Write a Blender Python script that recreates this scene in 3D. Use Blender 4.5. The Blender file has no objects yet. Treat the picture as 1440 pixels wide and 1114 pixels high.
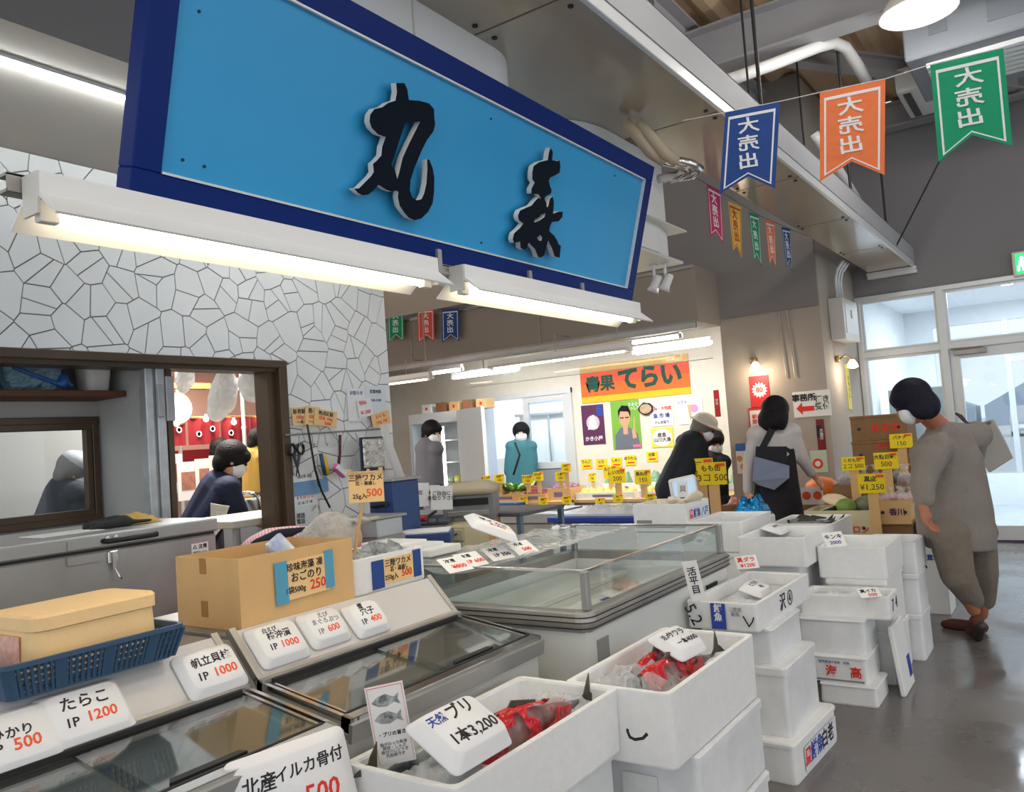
import bpy, bmesh, math, random
from mathutils import Vector, Matrix, Euler, noise
random.seed(7)
SC = bpy.context.scene
COL = SC.collection
# ------------------------------------------------------------------ camera
FPX, YAW, PITCH, ROLL, CAMH = 1149.58, .602861, .0535306, -.0714203, 1.35
_c, _s = math.cos, math.sin
FW = Vector((-_s(YAW)*_c(PITCH), _c(YAW)*_c(PITCH), _s(PITCH)))
_r0 = Vector((_c(YAW), _s(YAW), 0)); _u0 = _r0.cross(FW)
RT = _c(ROLL)*_r0 + _s(ROLL)*_u0
UP = -_s(ROLL)*_r0 + _c(ROLL)*_u0
CAM = Vector((0, 0, CAMH))
cd = bpy.data.cameras.new('camera'); cam = bpy.data.objects.new('camera', cd); COL.objects.link(cam)
cd.sensor_width = 36; cd.sensor_fit = 'HORIZONTAL'; cd.lens = FPX/1440*36; cd.clip_start = .05
m = Matrix((RT, UP, -FW)).transposed().to_4x4(); m.translation = CAM
cam.matrix_world = m; SC.camera = cam
# ------------------------------------------------------------------ sky and exposure
w = bpy.data.worlds.new('daylight'); SC.world = w; w.use_nodes = True
bg = w.node_tree.nodes['Background']; bg.inputs[0].default_value = (.90, .95, 1, 1); bg.inputs[1].default_value = .78
SC.view_settings.view_transform = 'Standard'; SC.view_settings.look = 'None'
SC.view_settings.gamma = 1; SC.view_settings.use_curve_mapping = False
SC.view_settings.exposure = 0.64

def ray(px, py): return (px-720)/FPX*RT - (py-557)/FPX*UP + FW
def at(px, py, **k):
    """world point seen at a photo position, on the plane x=, y= or z="""
    d = ray(px, py); (a, v), = k.items(); i = 'xyz'.index(a)
    return CAM + d*((v-CAM[i])/d[i])
def P(px, py, d): return CAM + ray(px, py)*d
def on_plane(px, py, o, n):
    d = ray(px, py); return CAM + d*((o-CAM).dot(n)/d.dot(n))

# ------------------------------------------------------------------ materials
MATS = {}
def mat(name, col=(.8,.8,.8), rough=.5, metal=0, var=0, scale=8, bump=0, bscale=40, emit=0, spec=.5, trans=0, ecol=None, col2=None, rvar=0):
    if name in MATS: return MATS[name]
    m = bpy.data.materials.new(name); m.use_nodes = True; MATS[name] = m
    nt = m.node_tree; b = nt.nodes['Principled BSDF']
    b.inputs['Base Color'].default_value = (*col, 1); b.inputs['Roughness'].default_value = rough
    b.inputs['Metallic'].default_value = metal; b.inputs['Specular IOR Level'].default_value = spec
    tc = nt.nodes.new('ShaderNodeTexCoord')
    if var or rvar:
        n = nt.nodes.new('ShaderNodeTexNoise'); n.inputs['Scale'].default_value = scale; n.inputs['Detail'].default_value = 5
        nt.links.new(tc.outputs['Object'], n.inputs['Vector'])
        if var:
            r = nt.nodes.new('ShaderNodeValToRGB'); nt.links.new(n.outputs['Fac'], r.inputs['Fac'])
            c2 = col2 or tuple(max(0, c*(1-var)) for c in col)
            r.color_ramp.elements[0].position = .3; r.color_ramp.elements[1].position = .68
            r.color_ramp.elements[0].color = (*c2, 1); r.color_ramp.elements[1].color = (*col, 1)
            nt.links.new(r.outputs['Color'], b.inputs['Base Color'])
        if rvar:
            mr = nt.nodes.new('ShaderNodeMapRange'); mr.inputs[1].default_value = .35; mr.inputs[2].default_value = .65
            mr.inputs[3].default_value = max(.02, rough-rvar); mr.inputs[4].default_value = rough+rvar
            nt.links.new(n.outputs['Fac'], mr.inputs[0]); nt.links.new(mr.outputs[0], b.inputs['Roughness'])
    if bump:
        n2 = nt.nodes.new('ShaderNodeTexNoise'); n2.inputs['Scale'].default_value = bscale; n2.inputs['Detail'].default_value = 3
        nt.links.new(tc.outputs['Object'], n2.inputs['Vector'])
        bp = nt.nodes.new('ShaderNodeBump'); bp.inputs['Strength'].default_value = bump; bp.inputs['Distance'].default_value = .02
        nt.links.new(n2.outputs['Fac'], bp.inputs['Height']); nt.links.new(bp.outputs['Normal'], b.inputs['Normal'])
    if emit:
        b.inputs['Emission Color'].default_value = (*(ecol or col), 1); b.inputs['Emission Strength'].default_value = emit
    return m
def glass(name, tint=(.95,.98,.98), refl=1.0, rough=.02):
    if name in MATS: return MATS[name]
    m = bpy.data.materials.new(name); m.use_nodes = True; MATS[name] = m
    nt = m.node_tree; nt.nodes.clear()
    o = nt.nodes.new('ShaderNodeOutputMaterial'); mx = nt.nodes.new('ShaderNodeMixShader')
    t = nt.nodes.new('ShaderNodeBsdfTransparent'); t.inputs[0].default_value = (*tint, 1)
    g = nt.nodes.new('ShaderNodeBsdfGlossy'); g.inputs['Roughness'].default_value = rough
    f = nt.nodes.new('ShaderNodeLayerWeight'); f.inputs[0].default_value = .5
    pw = nt.nodes.new('ShaderNodeMath'); pw.operation = 'POWER'; pw.inputs[1].default_value = 3.5
    ml = nt.nodes.new('ShaderNodeMath'); ml.operation = 'MULTIPLY_ADD'; ml.inputs[1].default_value = .85*refl; ml.inputs[2].default_value = .045*refl; ml.use_clamp = True
    nt.links.new(f.outputs['Facing'], pw.inputs[0]); nt.links.new(pw.outputs[0], ml.inputs[0]); nt.links.new(ml.outputs[0], mx.inputs[0])
    nt.links.new(t.outputs[0], mx.inputs[1]); nt.links.new(g.outputs[0], mx.inputs[2]); nt.links.new(mx.outputs[0], o.inputs[0])
    return m
def vinyl(name, col=(.85,.88,.9), alpha=.35, rough=.15):
    """crinkled clear plastic bag"""
    if name in MATS: return MATS[name]
    m = bpy.data.materials.new(name); m.use_nodes = True; MATS[name] = m
    nt = m.node_tree; nt.nodes.clear()
    o = nt.nodes.new('ShaderNodeOutputMaterial'); mx = nt.nodes.new('ShaderNodeMixShader'); mx.inputs[0].default_value = alpha
    t = nt.nodes.new('ShaderNodeBsdfTransparent'); b = nt.nodes.new('ShaderNodeBsdfPrincipled')
    b.inputs['Base Color'].default_value = (*col, 1); b.inputs['Roughness'].default_value = rough
    tc = nt.nodes.new('ShaderNodeTexCoord'); n = nt.nodes.new('ShaderNodeTexNoise'); n.inputs['Scale'].default_value = 26
    bp = nt.nodes.new('ShaderNodeBump'); bp.inputs['Strength'].default_value = .9; bp.inputs['Distance'].default_value = .03
    nt.links.new(tc.outputs['Object'], n.inputs['Vector']); nt.links.new(n.outputs['Fac'], bp.inputs['Height']); nt.links.new(bp.outputs[0], b.inputs['Normal'])
    nt.links.new(t.outputs[0], mx.inputs[1]); nt.links.new(b.outputs[0], mx.inputs[2]); nt.links.new(mx.outputs[0], o.inputs[0])
    return m
def stripes(name, c1, c2, scale, axis='Z', rough=.8):
    if name in MATS: return MATS[name]
    m = bpy.data.materials.new(name); m.use_nodes = True; MATS[name] = m
    nt = m.node_tree; b = nt.nodes['Principled BSDF']; b.inputs['Roughness'].default_value = rough
    tc = nt.nodes.new('ShaderNodeTexCoord'); wv = nt.nodes.new('ShaderNodeTexWave'); wv.inputs['Scale'].default_value = scale
    wv.bands_direction = axis; r = nt.nodes.new('ShaderNodeValToRGB')
    r.color_ramp.elements[0].position = .45; r.color_ramp.elements[1].position = .55
    r.color_ramp.elements[0].color = (*c1, 1); r.color_ramp.elements[1].color = (*c2, 1)
    nt.links.new(tc.outputs['Object'], wv.inputs['Vector']); nt.links.new(wv.outputs['Fac'], r.inputs['Fac']); nt.links.new(r.outputs[0], b.inputs['Base Color'])
    return m
def srgb(r, g, b):
    f = lambda c: (c/255/12.92 if c <= 10 else ((c/255+.055)/1.055)**2.4)
    return (f(r), f(g), f(b))

M_foam = mat('white_foam', (.86,.86,.85), .75, var=.05, scale=30, bump=.10, bscale=220)
M_foam2 = mat('used_white_foam', (.82,.83,.84), .75, var=.14, scale=9, bump=.10, bscale=220)
M_peach = mat('peach_foam', srgb(252,214,156), .7, var=.06, scale=12, bump=.10, bscale=200)
M_tile = mat('white_glazed_tile', (.88,.88,.85), .22, var=.04, scale=5)
M_grout = mat('grey_grout', (.17,.17,.165), .9)
M_steel = mat('stainless_steel', (.40,.40,.39), .42, metal=.55, var=.12, scale=6)
M_steeld = mat('dull_steel', (.40,.38,.35), .45, metal=.6, var=.2, scale=10)
M_chrome = mat('chrome_rail', (.72,.71,.69), .16, metal=1)
M_dark = mat('black_rubber', (.012,.012,.012), .6)
M_glass = glass('clear_glass')
M_glassd = glass('dusty_freezer_glass', (.80,.83,.82), 1.5, .05)
M_glassw = glass('window_glass', (.93,.96,.98), .8)
M_acryl = glass('guard_glass', (.90,.95,.95), 1.3)
M_vinyl = vinyl('clear_plastic_bag')
M_vinylw = vinyl('milky_plastic_bag', (.95,.95,.95), .8, .3)
M_cardb = mat('brown_cardboard', srgb(218,178,122), .85, var=.07, scale=14)
M_cardd = mat('dark_cardboard', srgb(140,105,70), .85, var=.12, scale=14)
M_paper = mat('white_paper', (.85,.84,.82), .8)
M_kraft = mat('kraft_card', srgb(240,200,140), .8)
M_yellow = mat('yellow_card', srgb(245,215,20), .7)
M_black = mat('black_ink', (.015,.013,.02), .7)
M_red = mat('red_ink', srgb(225,50,30), .7)
M_orange = mat('orange_ink', srgb(240,90,45), .7)
M_bluink = mat('blue_ink', srgb(40,70,160), .7)
M_white = mat('white_paint', (.80,.80,.79), .45)
M_cream = mat('cream_enamel', (.68,.67,.62), .35, var=.05, scale=5)
M_greywall = mat('grey_plaster', srgb(138,134,132), .85, var=.06, scale=2)
M_beige = mat('beige_plaster', srgb(214,206,194), .8, var=.05, scale=2)
M_alu = mat('white_aluminium', (.70,.72,.73), .35, metal=.2)
M_brown = mat('bronze_frame', srgb(92,74,56), .4, metal=.3, var=.15, scale=6)
M_skin = mat('skin', srgb(214,160,128), .55)
M_skin2 = mat('tanned_skin', srgb(176,112,84), .55)
M_hair = mat('black_hair', (.008,.007,.008), .65, bump=.3, bscale=90, spec=.2)
M_mask = mat('white_mask', (.82,.83,.85), .8)
M_ice = mat('crushed_ice', (.80,.84,.87), .25, bump=.9, bscale=60)

# ------------------------------------------------------------------ mesh helpers
MW = {}
class MB:
    def __init__(s): s.bm = bmesh.new()
    def box(s, a, b, bev=0, seg=1, rot=None, org=None):
        x0,y0,z0 = a; x1,y1,z1 = b
        t = bmesh.new()
        vs = [t.verts.new((x, y, z)) for x in (x0,x1) for y in (y0,y1) for z in (z0,z1)]
        for f in ((0,1,3,2),(4,6,7,5),(0,4,5,1),(2,3,7,6),(0,2,6,4),(1,5,7,3)): t.faces.new([vs[i] for i in f])
        bmesh.ops.recalc_face_normals(t, faces=t.faces)
        if bev: bmesh.ops.bevel(t, geom=t.edges[:], offset=bev, segments=seg, affect='EDGES', profile=.7)
        s.add(t, rot, org); return s
    def add(s, t, rot=None, org=None):
        if rot is not None:
            M = rot if isinstance(rot, Matrix) else Euler(rot).to_matrix().to_4x4()
            o = Vector(org or (0,0,0))
            bmesh.ops.transform(t, matrix=Matrix.Translation(o) @ M.to_4x4() @ Matrix.Translation(-o), verts=t.verts)
        me = bpy.data.meshes.new('tmp'); t.to_mesh(me); t.free(); s.bm.from_mesh(me); bpy.data.meshes.remove(me); return s
    def rings(s, rs, cap0=True, cap1=True, close=True):
        vv = [[s.bm.verts.new(p) for p in r] for r in rs]; n = len(rs[0])
        for i in range(len(rs)-1):
            for k in range(n if close else n-1):
                a,b,c,d = vv[i][k], vv[i][(k+1)%n], vv[i+1][(k+1)%n], vv[i+1][k]
                try: s.bm.faces.new((a,b,c,d))
                except ValueError: pass
        if cap0: s.bm.faces.new(list(reversed(vv[0])))
        if cap1: s.bm.faces.new(vv[-1])
        return s
    def tube(s, pts, r, n=8, r2=None):
        pts = [Vector(p) for p in pts]; rs = []
        for i, p in enumerate(pts):
            t = (pts[min(i+1,len(pts)-1)] - pts[max(i-1,0)]).normalized()
            a = t.cross(Vector((0,0,1)))
            if a.length < .05: a = t.cross(Vector((1,0,0)))
            if rs and 'pa' in s.__dict__ and s.pa.dot(a) < 0: a = -a
            a.normalize(); s.pa = a; b = t.cross(a)
            rr = r if r2 is None else r + (r2-r)*i/(len(pts)-1)
            rs.append([p + (a*_c(2*math.pi*k/n) + b*_s(2*math.pi*k/n))*rr for k in range(n)])
        return s.rings(rs)
    def lathe(s, prof, n=16, org=(0,0,0)):
        o = Vector(org)
        rs = [[o + Vector((max(r,1e-4)*_c(2*math.pi*k/n), max(r,1e-4)*_s(2*math.pi*k/n), z)) for k in range(n)] for r, z in prof]
        return s.rings(rs)
    def prism(s, poly, axis, a, b):
        """polygon in the two other axes, pushed from a to b along axis"""
        def pt(u, v, t): return {'x': (t,u,v), 'y': (u,t,v), 'z': (u,v,t)}[axis]
        return s.rings([[pt(u,v,a) for u,v in poly], [pt(u,v,b) for u,v in poly]])
    def quad(s, *ps):
        s.bm.faces.new([s.bm.verts.new(p) for p in ps]); return s
    def slab(s, ps, t):
        """thick four-cornered plate"""
        ps = [Vector(p) for p in ps]; n = (ps[1]-ps[0]).cross(ps[-1]-ps[0]).normalized()*t
        return s.rings([[p for p in ps], [p+n for p in ps]])
    def xf(s, M): bmesh.ops.transform(s.bm, matrix=M, verts=s.bm.verts); return s
    def mesh(s, smooth=False):
        bmesh.ops.recalc_face_normals(s.bm, faces=s.bm.faces)
        me = bpy.data.meshes.new('shape'); s.bm.to_mesh(me); s.bm.free()
        if smooth: me.polygons.foreach_set('use_smooth', [True]*len(me.polygons))
        return me
    def build(s, name, m, parent=None, smooth=False, world=False):
        return link(name, s.mesh(smooth), m, parent, world)
def link(name, me, m, parent=None, world=False):
    o = bpy.data.objects.new(name, me); COL.objects.link(o)
    if m is not None:
        me.materials.clear()
        for q in (m if isinstance(m, (list, tuple)) else [m]): me.materials.append(q)
    if parent is not None:
        if world: me.transform(MW[parent.name].inverted())
        o.parent = parent; MW[o.name] = MW[parent.name].copy()
    else: MW[o.name] = Matrix.Identity(4)
    return o
def tag(o, label=None, cat=None, group=None, kind=None):
    if label: o['label'] = label
    if cat: o['category'] = cat
    if group: o['group'] = group
    if kind: o['kind'] = kind
    return o
def thing(name, label, cat, loc=(0,0,0), rotz=0, group=None, tilt=None):
    o = bpy.data.objects.new(name, None); COL.objects.link(o); o.empty_display_size = .05
    o.location = loc; e = tilt or (0,0,rotz); o.rotation_euler = e
    MW[o.name] = Matrix.Translation(Vector(loc)) @ Euler(e).to_matrix().to_4x4()
    return tag(o, label, cat, group)
def struct(o): o['kind'] = 'structure'; return o
def copy_thing(root, loc=None, rotz=None, label=None):
    r = root.copy(); COL.objects.link(r)
    if loc is not None: r.location = loc
    if rotz is not None: r.rotation_euler = (0,0,rotz)
    if label: r['label'] = label
    MW[r.name] = Matrix.Translation(r.location) @ r.rotation_euler.to_matrix().to_4x4()
    for ch in list(root.children):
        c = ch.copy(); COL.objects.link(c); c.parent = r
        for g in list(ch.children):
            d = g.copy(); COL.objects.link(d); d.parent = c
    return r
def rr(w, d, r, z, n=4, cx=0, cy=0):
    r = min(r, w/2-1e-4, d/2-1e-4); out = []
    for qx, qy, a0 in ((1,1,0),(-1,1,90),(-1,-1,180),(1,-1,270)):
        for k in range(n+1):
            a = math.radians(a0 + 90*k/n)
            out.append((cx + qx*(w/2-r) + r*_c(a), cy + qy*(d/2-r) + r*_s(a), z))
    return out
def frame(o, right, up):
    x = Vector(right).normalized(); n = x.cross(Vector(up)).normalized(); y = n.cross(x)
    M = Matrix((x, y, n)).transposed().to_4x4(); M.translation = Vector(o); return M
def text_mesh(body, size=.1, off=.0, align='CENTER', ext=.0006, spacing=1, shear=0, lh=1):
    c = bpy.data.curves.new('t', 'FONT'); c.body = body; c.size = size; c.offset = off*size; c.extrude = ext
    c.align_x = align; c.align_y = 'CENTER'; c.space_character = spacing; c.shear = shear; c.space_line = lh; c.resolution_u = 2
    o = bpy.data.objects.new('t', c); COL.objects.link(o)
    dg = bpy.context.evaluated_depsgraph_get(); dg.update()
    me = bpy.data.meshes.new_from_object(o.evaluated_get(dg)); bpy.data.objects.remove(o); bpy.data.curves.remove(c)
    return me
def text(body, size, m, parent, M, off=.012, name='lettering', mirror=False, world=True, **k):
    me = text_mesh(body, size, off, **k)
    if mirror: me.transform(Matrix.Scale(-1, 4, (1,0,0))); me.flip_normals()
    me.transform(M); return link(name, me, m, parent, world)
def poly_mesh(outlines, ext=.005):
    """filled flat outline (with holes), thickness 2*ext, in the XY plane"""
    c = bpy.data.curves.new('p', 'CURVE'); c.dimensions = '2D'; c.fill_mode = 'BOTH'; c.extrude = ext
    for pts in outlines:
        sp = c.splines.new('POLY'); sp.points.add(len(pts)-1)
        for q, p in zip(sp.points, pts): q.co = (p[0], p[1], 0, 1)
        sp.use_cyclic_u = True
    o = bpy.data.objects.new('p', c); COL.objects.link(o); dg = bpy.context.evaluated_depsgraph_get(); dg.update()
    me = bpy.data.meshes.new_from_object(o.evaluated_get(dg)); bpy.data.objects.remove(o); bpy.data.curves.remove(c)
    return me
def blob(name, prims, m, parent, voxel=.012, world=True, smooth=6):
    """one continuous surface grown from tapered limbs, ellipsoids and elliptic lofts"""
    b = MB()
    for p in prims:
        if p[0] == 'c':
            _, a, c, r1, r2 = p; a = Vector(a); c = Vector(c); t = (c-a)
            L = max(t.length, 1e-5); t.normalize(); q = t.to_track_quat('Z','Y').to_matrix().to_4x4(); q.translation = a
            pr = [(r1*_c(x), r1*_s(x)) for x in (-1.45,-1,-.5,0)] + [(r2*_c(x), L+r2*_s(x)) for x in (0,.5,1,1.45)]
            k = MB(); k.lathe(pr, 12); k.xf(q); b.add(k.bm)
        elif p[0] == 'e':
            _, c, r, rot = p if len(p) == 4 else (*p, None)
            k = bmesh.new(); bmesh.ops.create_uvsphere(k, u_segments=16, v_segments=10, radius=1)
            M = Matrix.Translation(Vector(c)) @ (rot.to_4x4() if rot is not None else Matrix.Identity(4)) @ Matrix.Diagonal((*r, 1))
            bmesh.ops.transform(k, matrix=M, verts=k.verts); b.add(k)
        elif p[0] == 'l':
            rs = []
            for c, a, bb, ax in p[1]:
                c = Vector(c); ax = Vector(ax).normalized()
                nrm = p[2] if len(p) > 2 else Vector((0,0,1))
                ay = Vector(nrm).cross(ax).normalized()
                rs.append([c + ax*a*_c(2*math.pi*i/20) + ay*bb*_s(2*math.pi*i/20) for i in range(20)])
            b.rings(rs)
    bmesh.ops.recalc_face_normals(b.bm, faces=b.bm.faces)
    me = b.mesh(); o = bpy.data.objects.new('b', me); COL.objects.link(o)
    md = o.modifiers.new('r', 'REMESH'); md.mode = 'VOXEL'; md.voxel_size = voxel; md.use_smooth_shade = True
    if smooth:
        ms = o.modifiers.new('s', 'SMOOTH'); ms.iterations = smooth; ms.factor = .5
    dg = bpy.context.evaluated_depsgraph_get(); dg.update()
    me2 = bpy.data.meshes.new_from_object(o.evaluated_get(dg)); bpy.data.objects.remove(o); bpy.data.meshes.remove(me)
    me2.polygons.foreach_set('use_smooth', [True]*len(me2.polygons))
    return link(name, me2, m, parent, world)
ORD = ['first','second','third','fourth','fifth','sixth','seventh','eighth','ninth','tenth','eleventh','twelfth','thirteenth','fourteenth','fifteenth','sixteenth']
def area(name, loc, rot, size, power, col=(1,1,1), sy=None, parent=None):
    l = bpy.data.lights.new(name, 'AREA'); l.energy = power; l.color = col; l.size = size
    if sy: l.shape = 'RECTANGLE'; l.size_y = sy
    o = bpy.data.objects.new(name, l); COL.objects.link(o); o.rotation_euler = rot
    if parent: o.parent = parent; o.matrix_parent_inverse = MW[parent.name].inverted()
    o.location = loc; return o
# ================================================================== SETTING
M_floor = mat('wet_concrete', srgb(124,120,118), .27, var=.30, scale=1.6, rvar=.20, bump=.05, bscale=9)
struct(MB().box((-10,-5,-.1),(7,9.4,0)).build('floor', M_floor))
# ---- tiled wall
YT0, YT1, ZT0, ZT1 = .7, 3.855, 1.872, 2.725
wl = MB().box((-3.72,YT0,ZT0),(-3.6,YT1,ZT1)).box((-3.72,3.005,0),(-3.6,YT1,ZT0)).build('wall_left', M_grout); struct(wl)
def clip(poly, px, py, nx, ny):
    out = []
    for i in range(len(poly)):
        a, b = poly[i], poly[(i+1)%len(poly)]
        da = (a[0]-px)*nx + (a[1]-py)*ny; db = (b[0]-px)*nx + (b[1]-py)*ny
        if da <= 0: out.append(a)
        if (da < 0 < db) or (db < 0 < da):
            t = da/(da-db); out.append((a[0]+(b[0]-a[0])*t, a[1]+(b[1]-a[1])*t))
    return out
def shards(y0, y1, z0, z1, sp, rng):
    pts = []
    ny, nz = round((y1-y0)/sp), round((z1-z0)/sp)
    for i in range(ny):
        for j in range(nz):
            pts.append((y0+(i+.5+rng.uniform(-.62,.62))*(y1-y0)/ny, z0+(j+.5+rng.uniform(-.62,.62))*(z1-z0)/nz))
    cells = []
    for p in pts:
        c = [(y0,z0),(y1,z0),(y1,z1),(y0,z1)]
        for q in pts:
            if q is p: continue
            dx, dy = q[0]-p[0], q[1]-p[1]
            if dx*dx+dy*dy > .2: continue
            c = clip(c, (p[0]+q[0])/2, (p[1]+q[1])/2, dx, dy)
            if len(c) < 3: break
        if len(c) < 3: continue
        A = abs(sum(c[k][0]*c[(k+1)%len(c)][1]-c[(k+1)%len(c)][0]*c[k][1] for k in range(len(c)))/2)
        if A > .016 and rng.random() < .55:        # a big piece cracked in two
            a = rng.uniform(0, math.pi); cells += [clip(c, *p, _c(a), _s(a)), clip(c, *p, -_c(a), -_s(a))]
        else: cells.append(c)
    return [c for c in cells if len(c) >= 3]
def inset(c, g):
    A = sum(c[k][0]*c[(k+1)%len(c)][1]-c[(k+1)%len(c)][0]*c[k][1] for k in range(len(c)))
    if A < 0: c = c[::-1]
    out = c
    for k in range(len(c)):
        a, b = c[k], c[(k+1)%len(c)]; dx, dy = b[0]-a[0], b[1]-a[1]; L = math.hypot(dx, dy)
        if L < 1e-6: continue
        nx, ny = dy/L, -dx/L
        out = clip(out, a[0]-nx*g, a[1]-ny*g, nx, ny)
        if len(out) < 3: return None
    return out
rng = random.Random(11)
def area2(c): return abs(sum(c[k][0]*c[(k+1)%len(c)][1]-c[(k+1)%len(c)][0]*c[k][1] for k in range(len(c)))/2) if len(c) > 2 else 0
cells = []
for c in shards(1.02, YT1, .86, ZT1, .121, rng):
    if any(p[0] < 3.005 and p[1] < ZT0 for p in c):      # piece cut by the opening
        c = max(clip(c, 0, ZT0, 0, -1), clip(c, 3.005, 0, -1, 0), key=area2)
        if area2(c) < 2e-4: continue
    cells.append(c)
big = []
for c in cells:
    c2 = inset(c, .0027)
    if c2: big.append((abs(sum(c2[k][0]*c2[(k+1)%len(c2)][1]-c2[(k+1)%len(c2)][0]*c2[k][1] for k in range(len(c2)))/2), c2))
big.sort(key=lambda t: -t[0])
def tile_prism(b, c): b.prism(c, 'x', -3.6, -3.6+rng.uniform(.0045,.007))
for _, c in big[:298]:
    b = MB(); tile_prism(b, c); b.build('tile', M_tile, wl)
if big[298:]:
    b = MB()
    for _, c in big[298:]: tile_prism(b, c)
    o = b.build('small_tile_pieces', M_tile, wl); o['kind'] = 'stuff'
# ---- frame of the wide opening in the tiled wall
b = MB().box((-3.74,.7,1.835),(-3.575,3.02,1.877),.004).box((-3.74,.7,1.815),(-3.60,3.0,1.838)).box((-3.74,2.965,.5),(-3.575,3.02,1.84),.004).box((-3.73,2.915,.5),(-3.62,2.97,1.82)).box((-3.73,2.33,.5),(-3.65,2.36,1.82))
struct(tag(b.build('trim_1', M_brown), 'bronze frame around the wide kitchen opening'))
b = MB().box((-3.70,2.215,.5),(-3.64,2.255,1.82),.004).box((-3.70,2.272,.5),(-3.64,2.318,1.82),.004)
p = struct(b.build('trim_2', mat('galvanised_post', (.55,.57,.58), .4, metal=.5, var=.2, scale=20)))
MB().box((-3.64,2.27,1.58),(-3.628,2.30,1.74),.003).box((-3.64,2.315,1.56),(-3.628,2.36,1.78),.003).build('hinge', M_steel, p)
# ---- alcove behind the left half of the opening
M_alc = mat('grey_alcove_board', srgb(192,192,188), .7, var=.08, scale=3)
b = MB().box((-4.25,.5,0),(-4.15,.62,2.2)).box((-4.25,2.235,0),(-4.15,2.25,2.2)).box((-4.25,.62,0),(-4.15,2.235,1.09)).box((-4.25,.62,1.62),(-4.15,2.235,2.2))
struct(b.build('wall_alcove', M_alc))
struct(MB().box((-4.25,2.25,0),(-3.66,2.29,2.2)).build('wall_alcove_side', M_alc))
struct(MB().box((-4.25,.5,1.9),(-3.72,2.29,1.95)).build('ceiling_alcove', M_alc))
wn = struct(MB().box((-4.17,.62,1.09),(-4.11,2.235,1.125),.003).box((-4.17,.62,1.585),(-4.11,2.235,1.62),.003).box((-4.168,2.205,1.12),(-4.112,2.233,1.59),.003).box((-4.165,1.35,1.12),(-4.12,1.41,1.59),.003)
     .box((-4.16,1.4,1.12),(-4.115,2.205,1.155),.003).box((-4.16,1.4,1.555),(-4.115,2.205,1.59),.003).box((-4.158,2.172,1.15),(-4.117,2.203,1.56),.003).build('window_6', M_brown))
MB().box((-4.142,1.4,1.15),(-4.138,2.175,1.56)).build('pane', M_glassw, wn)
MB().box((-4.142,.65,1.15),(-4.138,1.38,1.56)).build('pane', M_glassw, wn)
# ---- upper left: LED cove, stall ceiling
struct(MB().prism([(-3.62,2.725),(-3.30,2.99),(-3.30,3.03),(-3.66,3.03)],'y',.3,3.9).build('trim_3', M_beige))
b = MB(); b.box((-3.32,.3,2.99),(-2.99,3.9,3.03)); struct(b.build('trim_4', M_beige))
struct(MB().box((-3.0,.3,2.965),(-1.75,3.9,3.03)).build('ceiling_stall', mat('grey_soffit', srgb(140,138,142), .75)))
led = thing('led_strip', 'thin glowing LED strip above the white broken-tile wall', 'light', (-3.3,.3,2.97))
MB().box((-3.325,.32,2.972),(-3.295,3.88,2.99)).build('housing', M_alu, led, world=True)
MB().box((-3.318,.34,2.962),(-3.302,3.86,2.974)).build('diffuser', mat('led_glow', (1,1,1), .4, emit=16, ecol=(.9,.97,1)), led, world=True)
# ---- beige beam from the end of the tiled wall out to the signboard
struct(MB().box((-3.72,3.86,2.49),(-3.1,4.05,2.60),.004).build('trim_5', M_beige))
# ---- long glossy soffit (services duct)
M_soff = mat('glossy_beige_panel', srgb(176,164,145), .16, var=.06, scale=3, spec=.6)
dt = MB().box((-1.70,-.6,2.885),(-1.265,9.39,3.05)).box((-2.14,-.6,2.885),(-1.70,3.79,2.95)).build('ceiling_duct', M_dark); struct(dt)
ys = [-.55, 1.02, 2.405, 3.79, 5.18, 6.56, 7.95, 9.3]
for y0, y1 in zip(ys[:-1], ys[1:]):
    MB().box((-2.14 if y1 < 4 else -1.70,y0+.006,2.85),(-1.285,y1-.006,2.885),.002).build('panel', M_soff, dt)
MB().box((-1.264,-.6,2.90),(-1.258,9.385,3.055)).box((-1.702,-.6,3.05),(-1.258,9.385,3.056)).build('side_plate', mat('grey_painted_steel', srgb(168,168,172), .6, var=.05, scale=4), dt)
MB().box((-1.285,-.55,2.842),(-1.262,9.38,2.90),.003).build('edge_rail', M_alu, dt)
MB().box((-1.72,9.3,2.82),(-1.24,9.36,2.845)).box((-1.72,9.33,2.78),(-1.24,9.39,2.83)).build('end_bracket', M_alu, dt)
b = MB()
for y in ys[1:-1]:
    for dx in (-1.66,-1.33):
        for dy in (-.06,.06): b.lathe([(.011,0),(.011,.006)], 8, (dx, y+dy, 2.844))
b.build('bolt', M_dark, dt)
for k, (x, y) in enumerate(((-1.275,3.05),(-1.275,4.45),(-1.275,6.6),(-1.275,8.0))):
    o = MB().tube([(x,y,2.90),(x,y,4.6)], .011, 6).build('hanger_rod', M_dark, dt); 
for k, (x, y) in enumerate(((-1.68,5.6),(-1.68,7.0))): MB().tube([(x,y,2.9),(x,y,4.6)], .008, 6).build('hanger_rod', M_dark, dt)
MB().tube([(-1.265,8.35,2.9),(-.75,8.35,3.75),(-.35,8.35,4.55)], .008, 6).build('hanger_rod', M_dark, dt)
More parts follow.
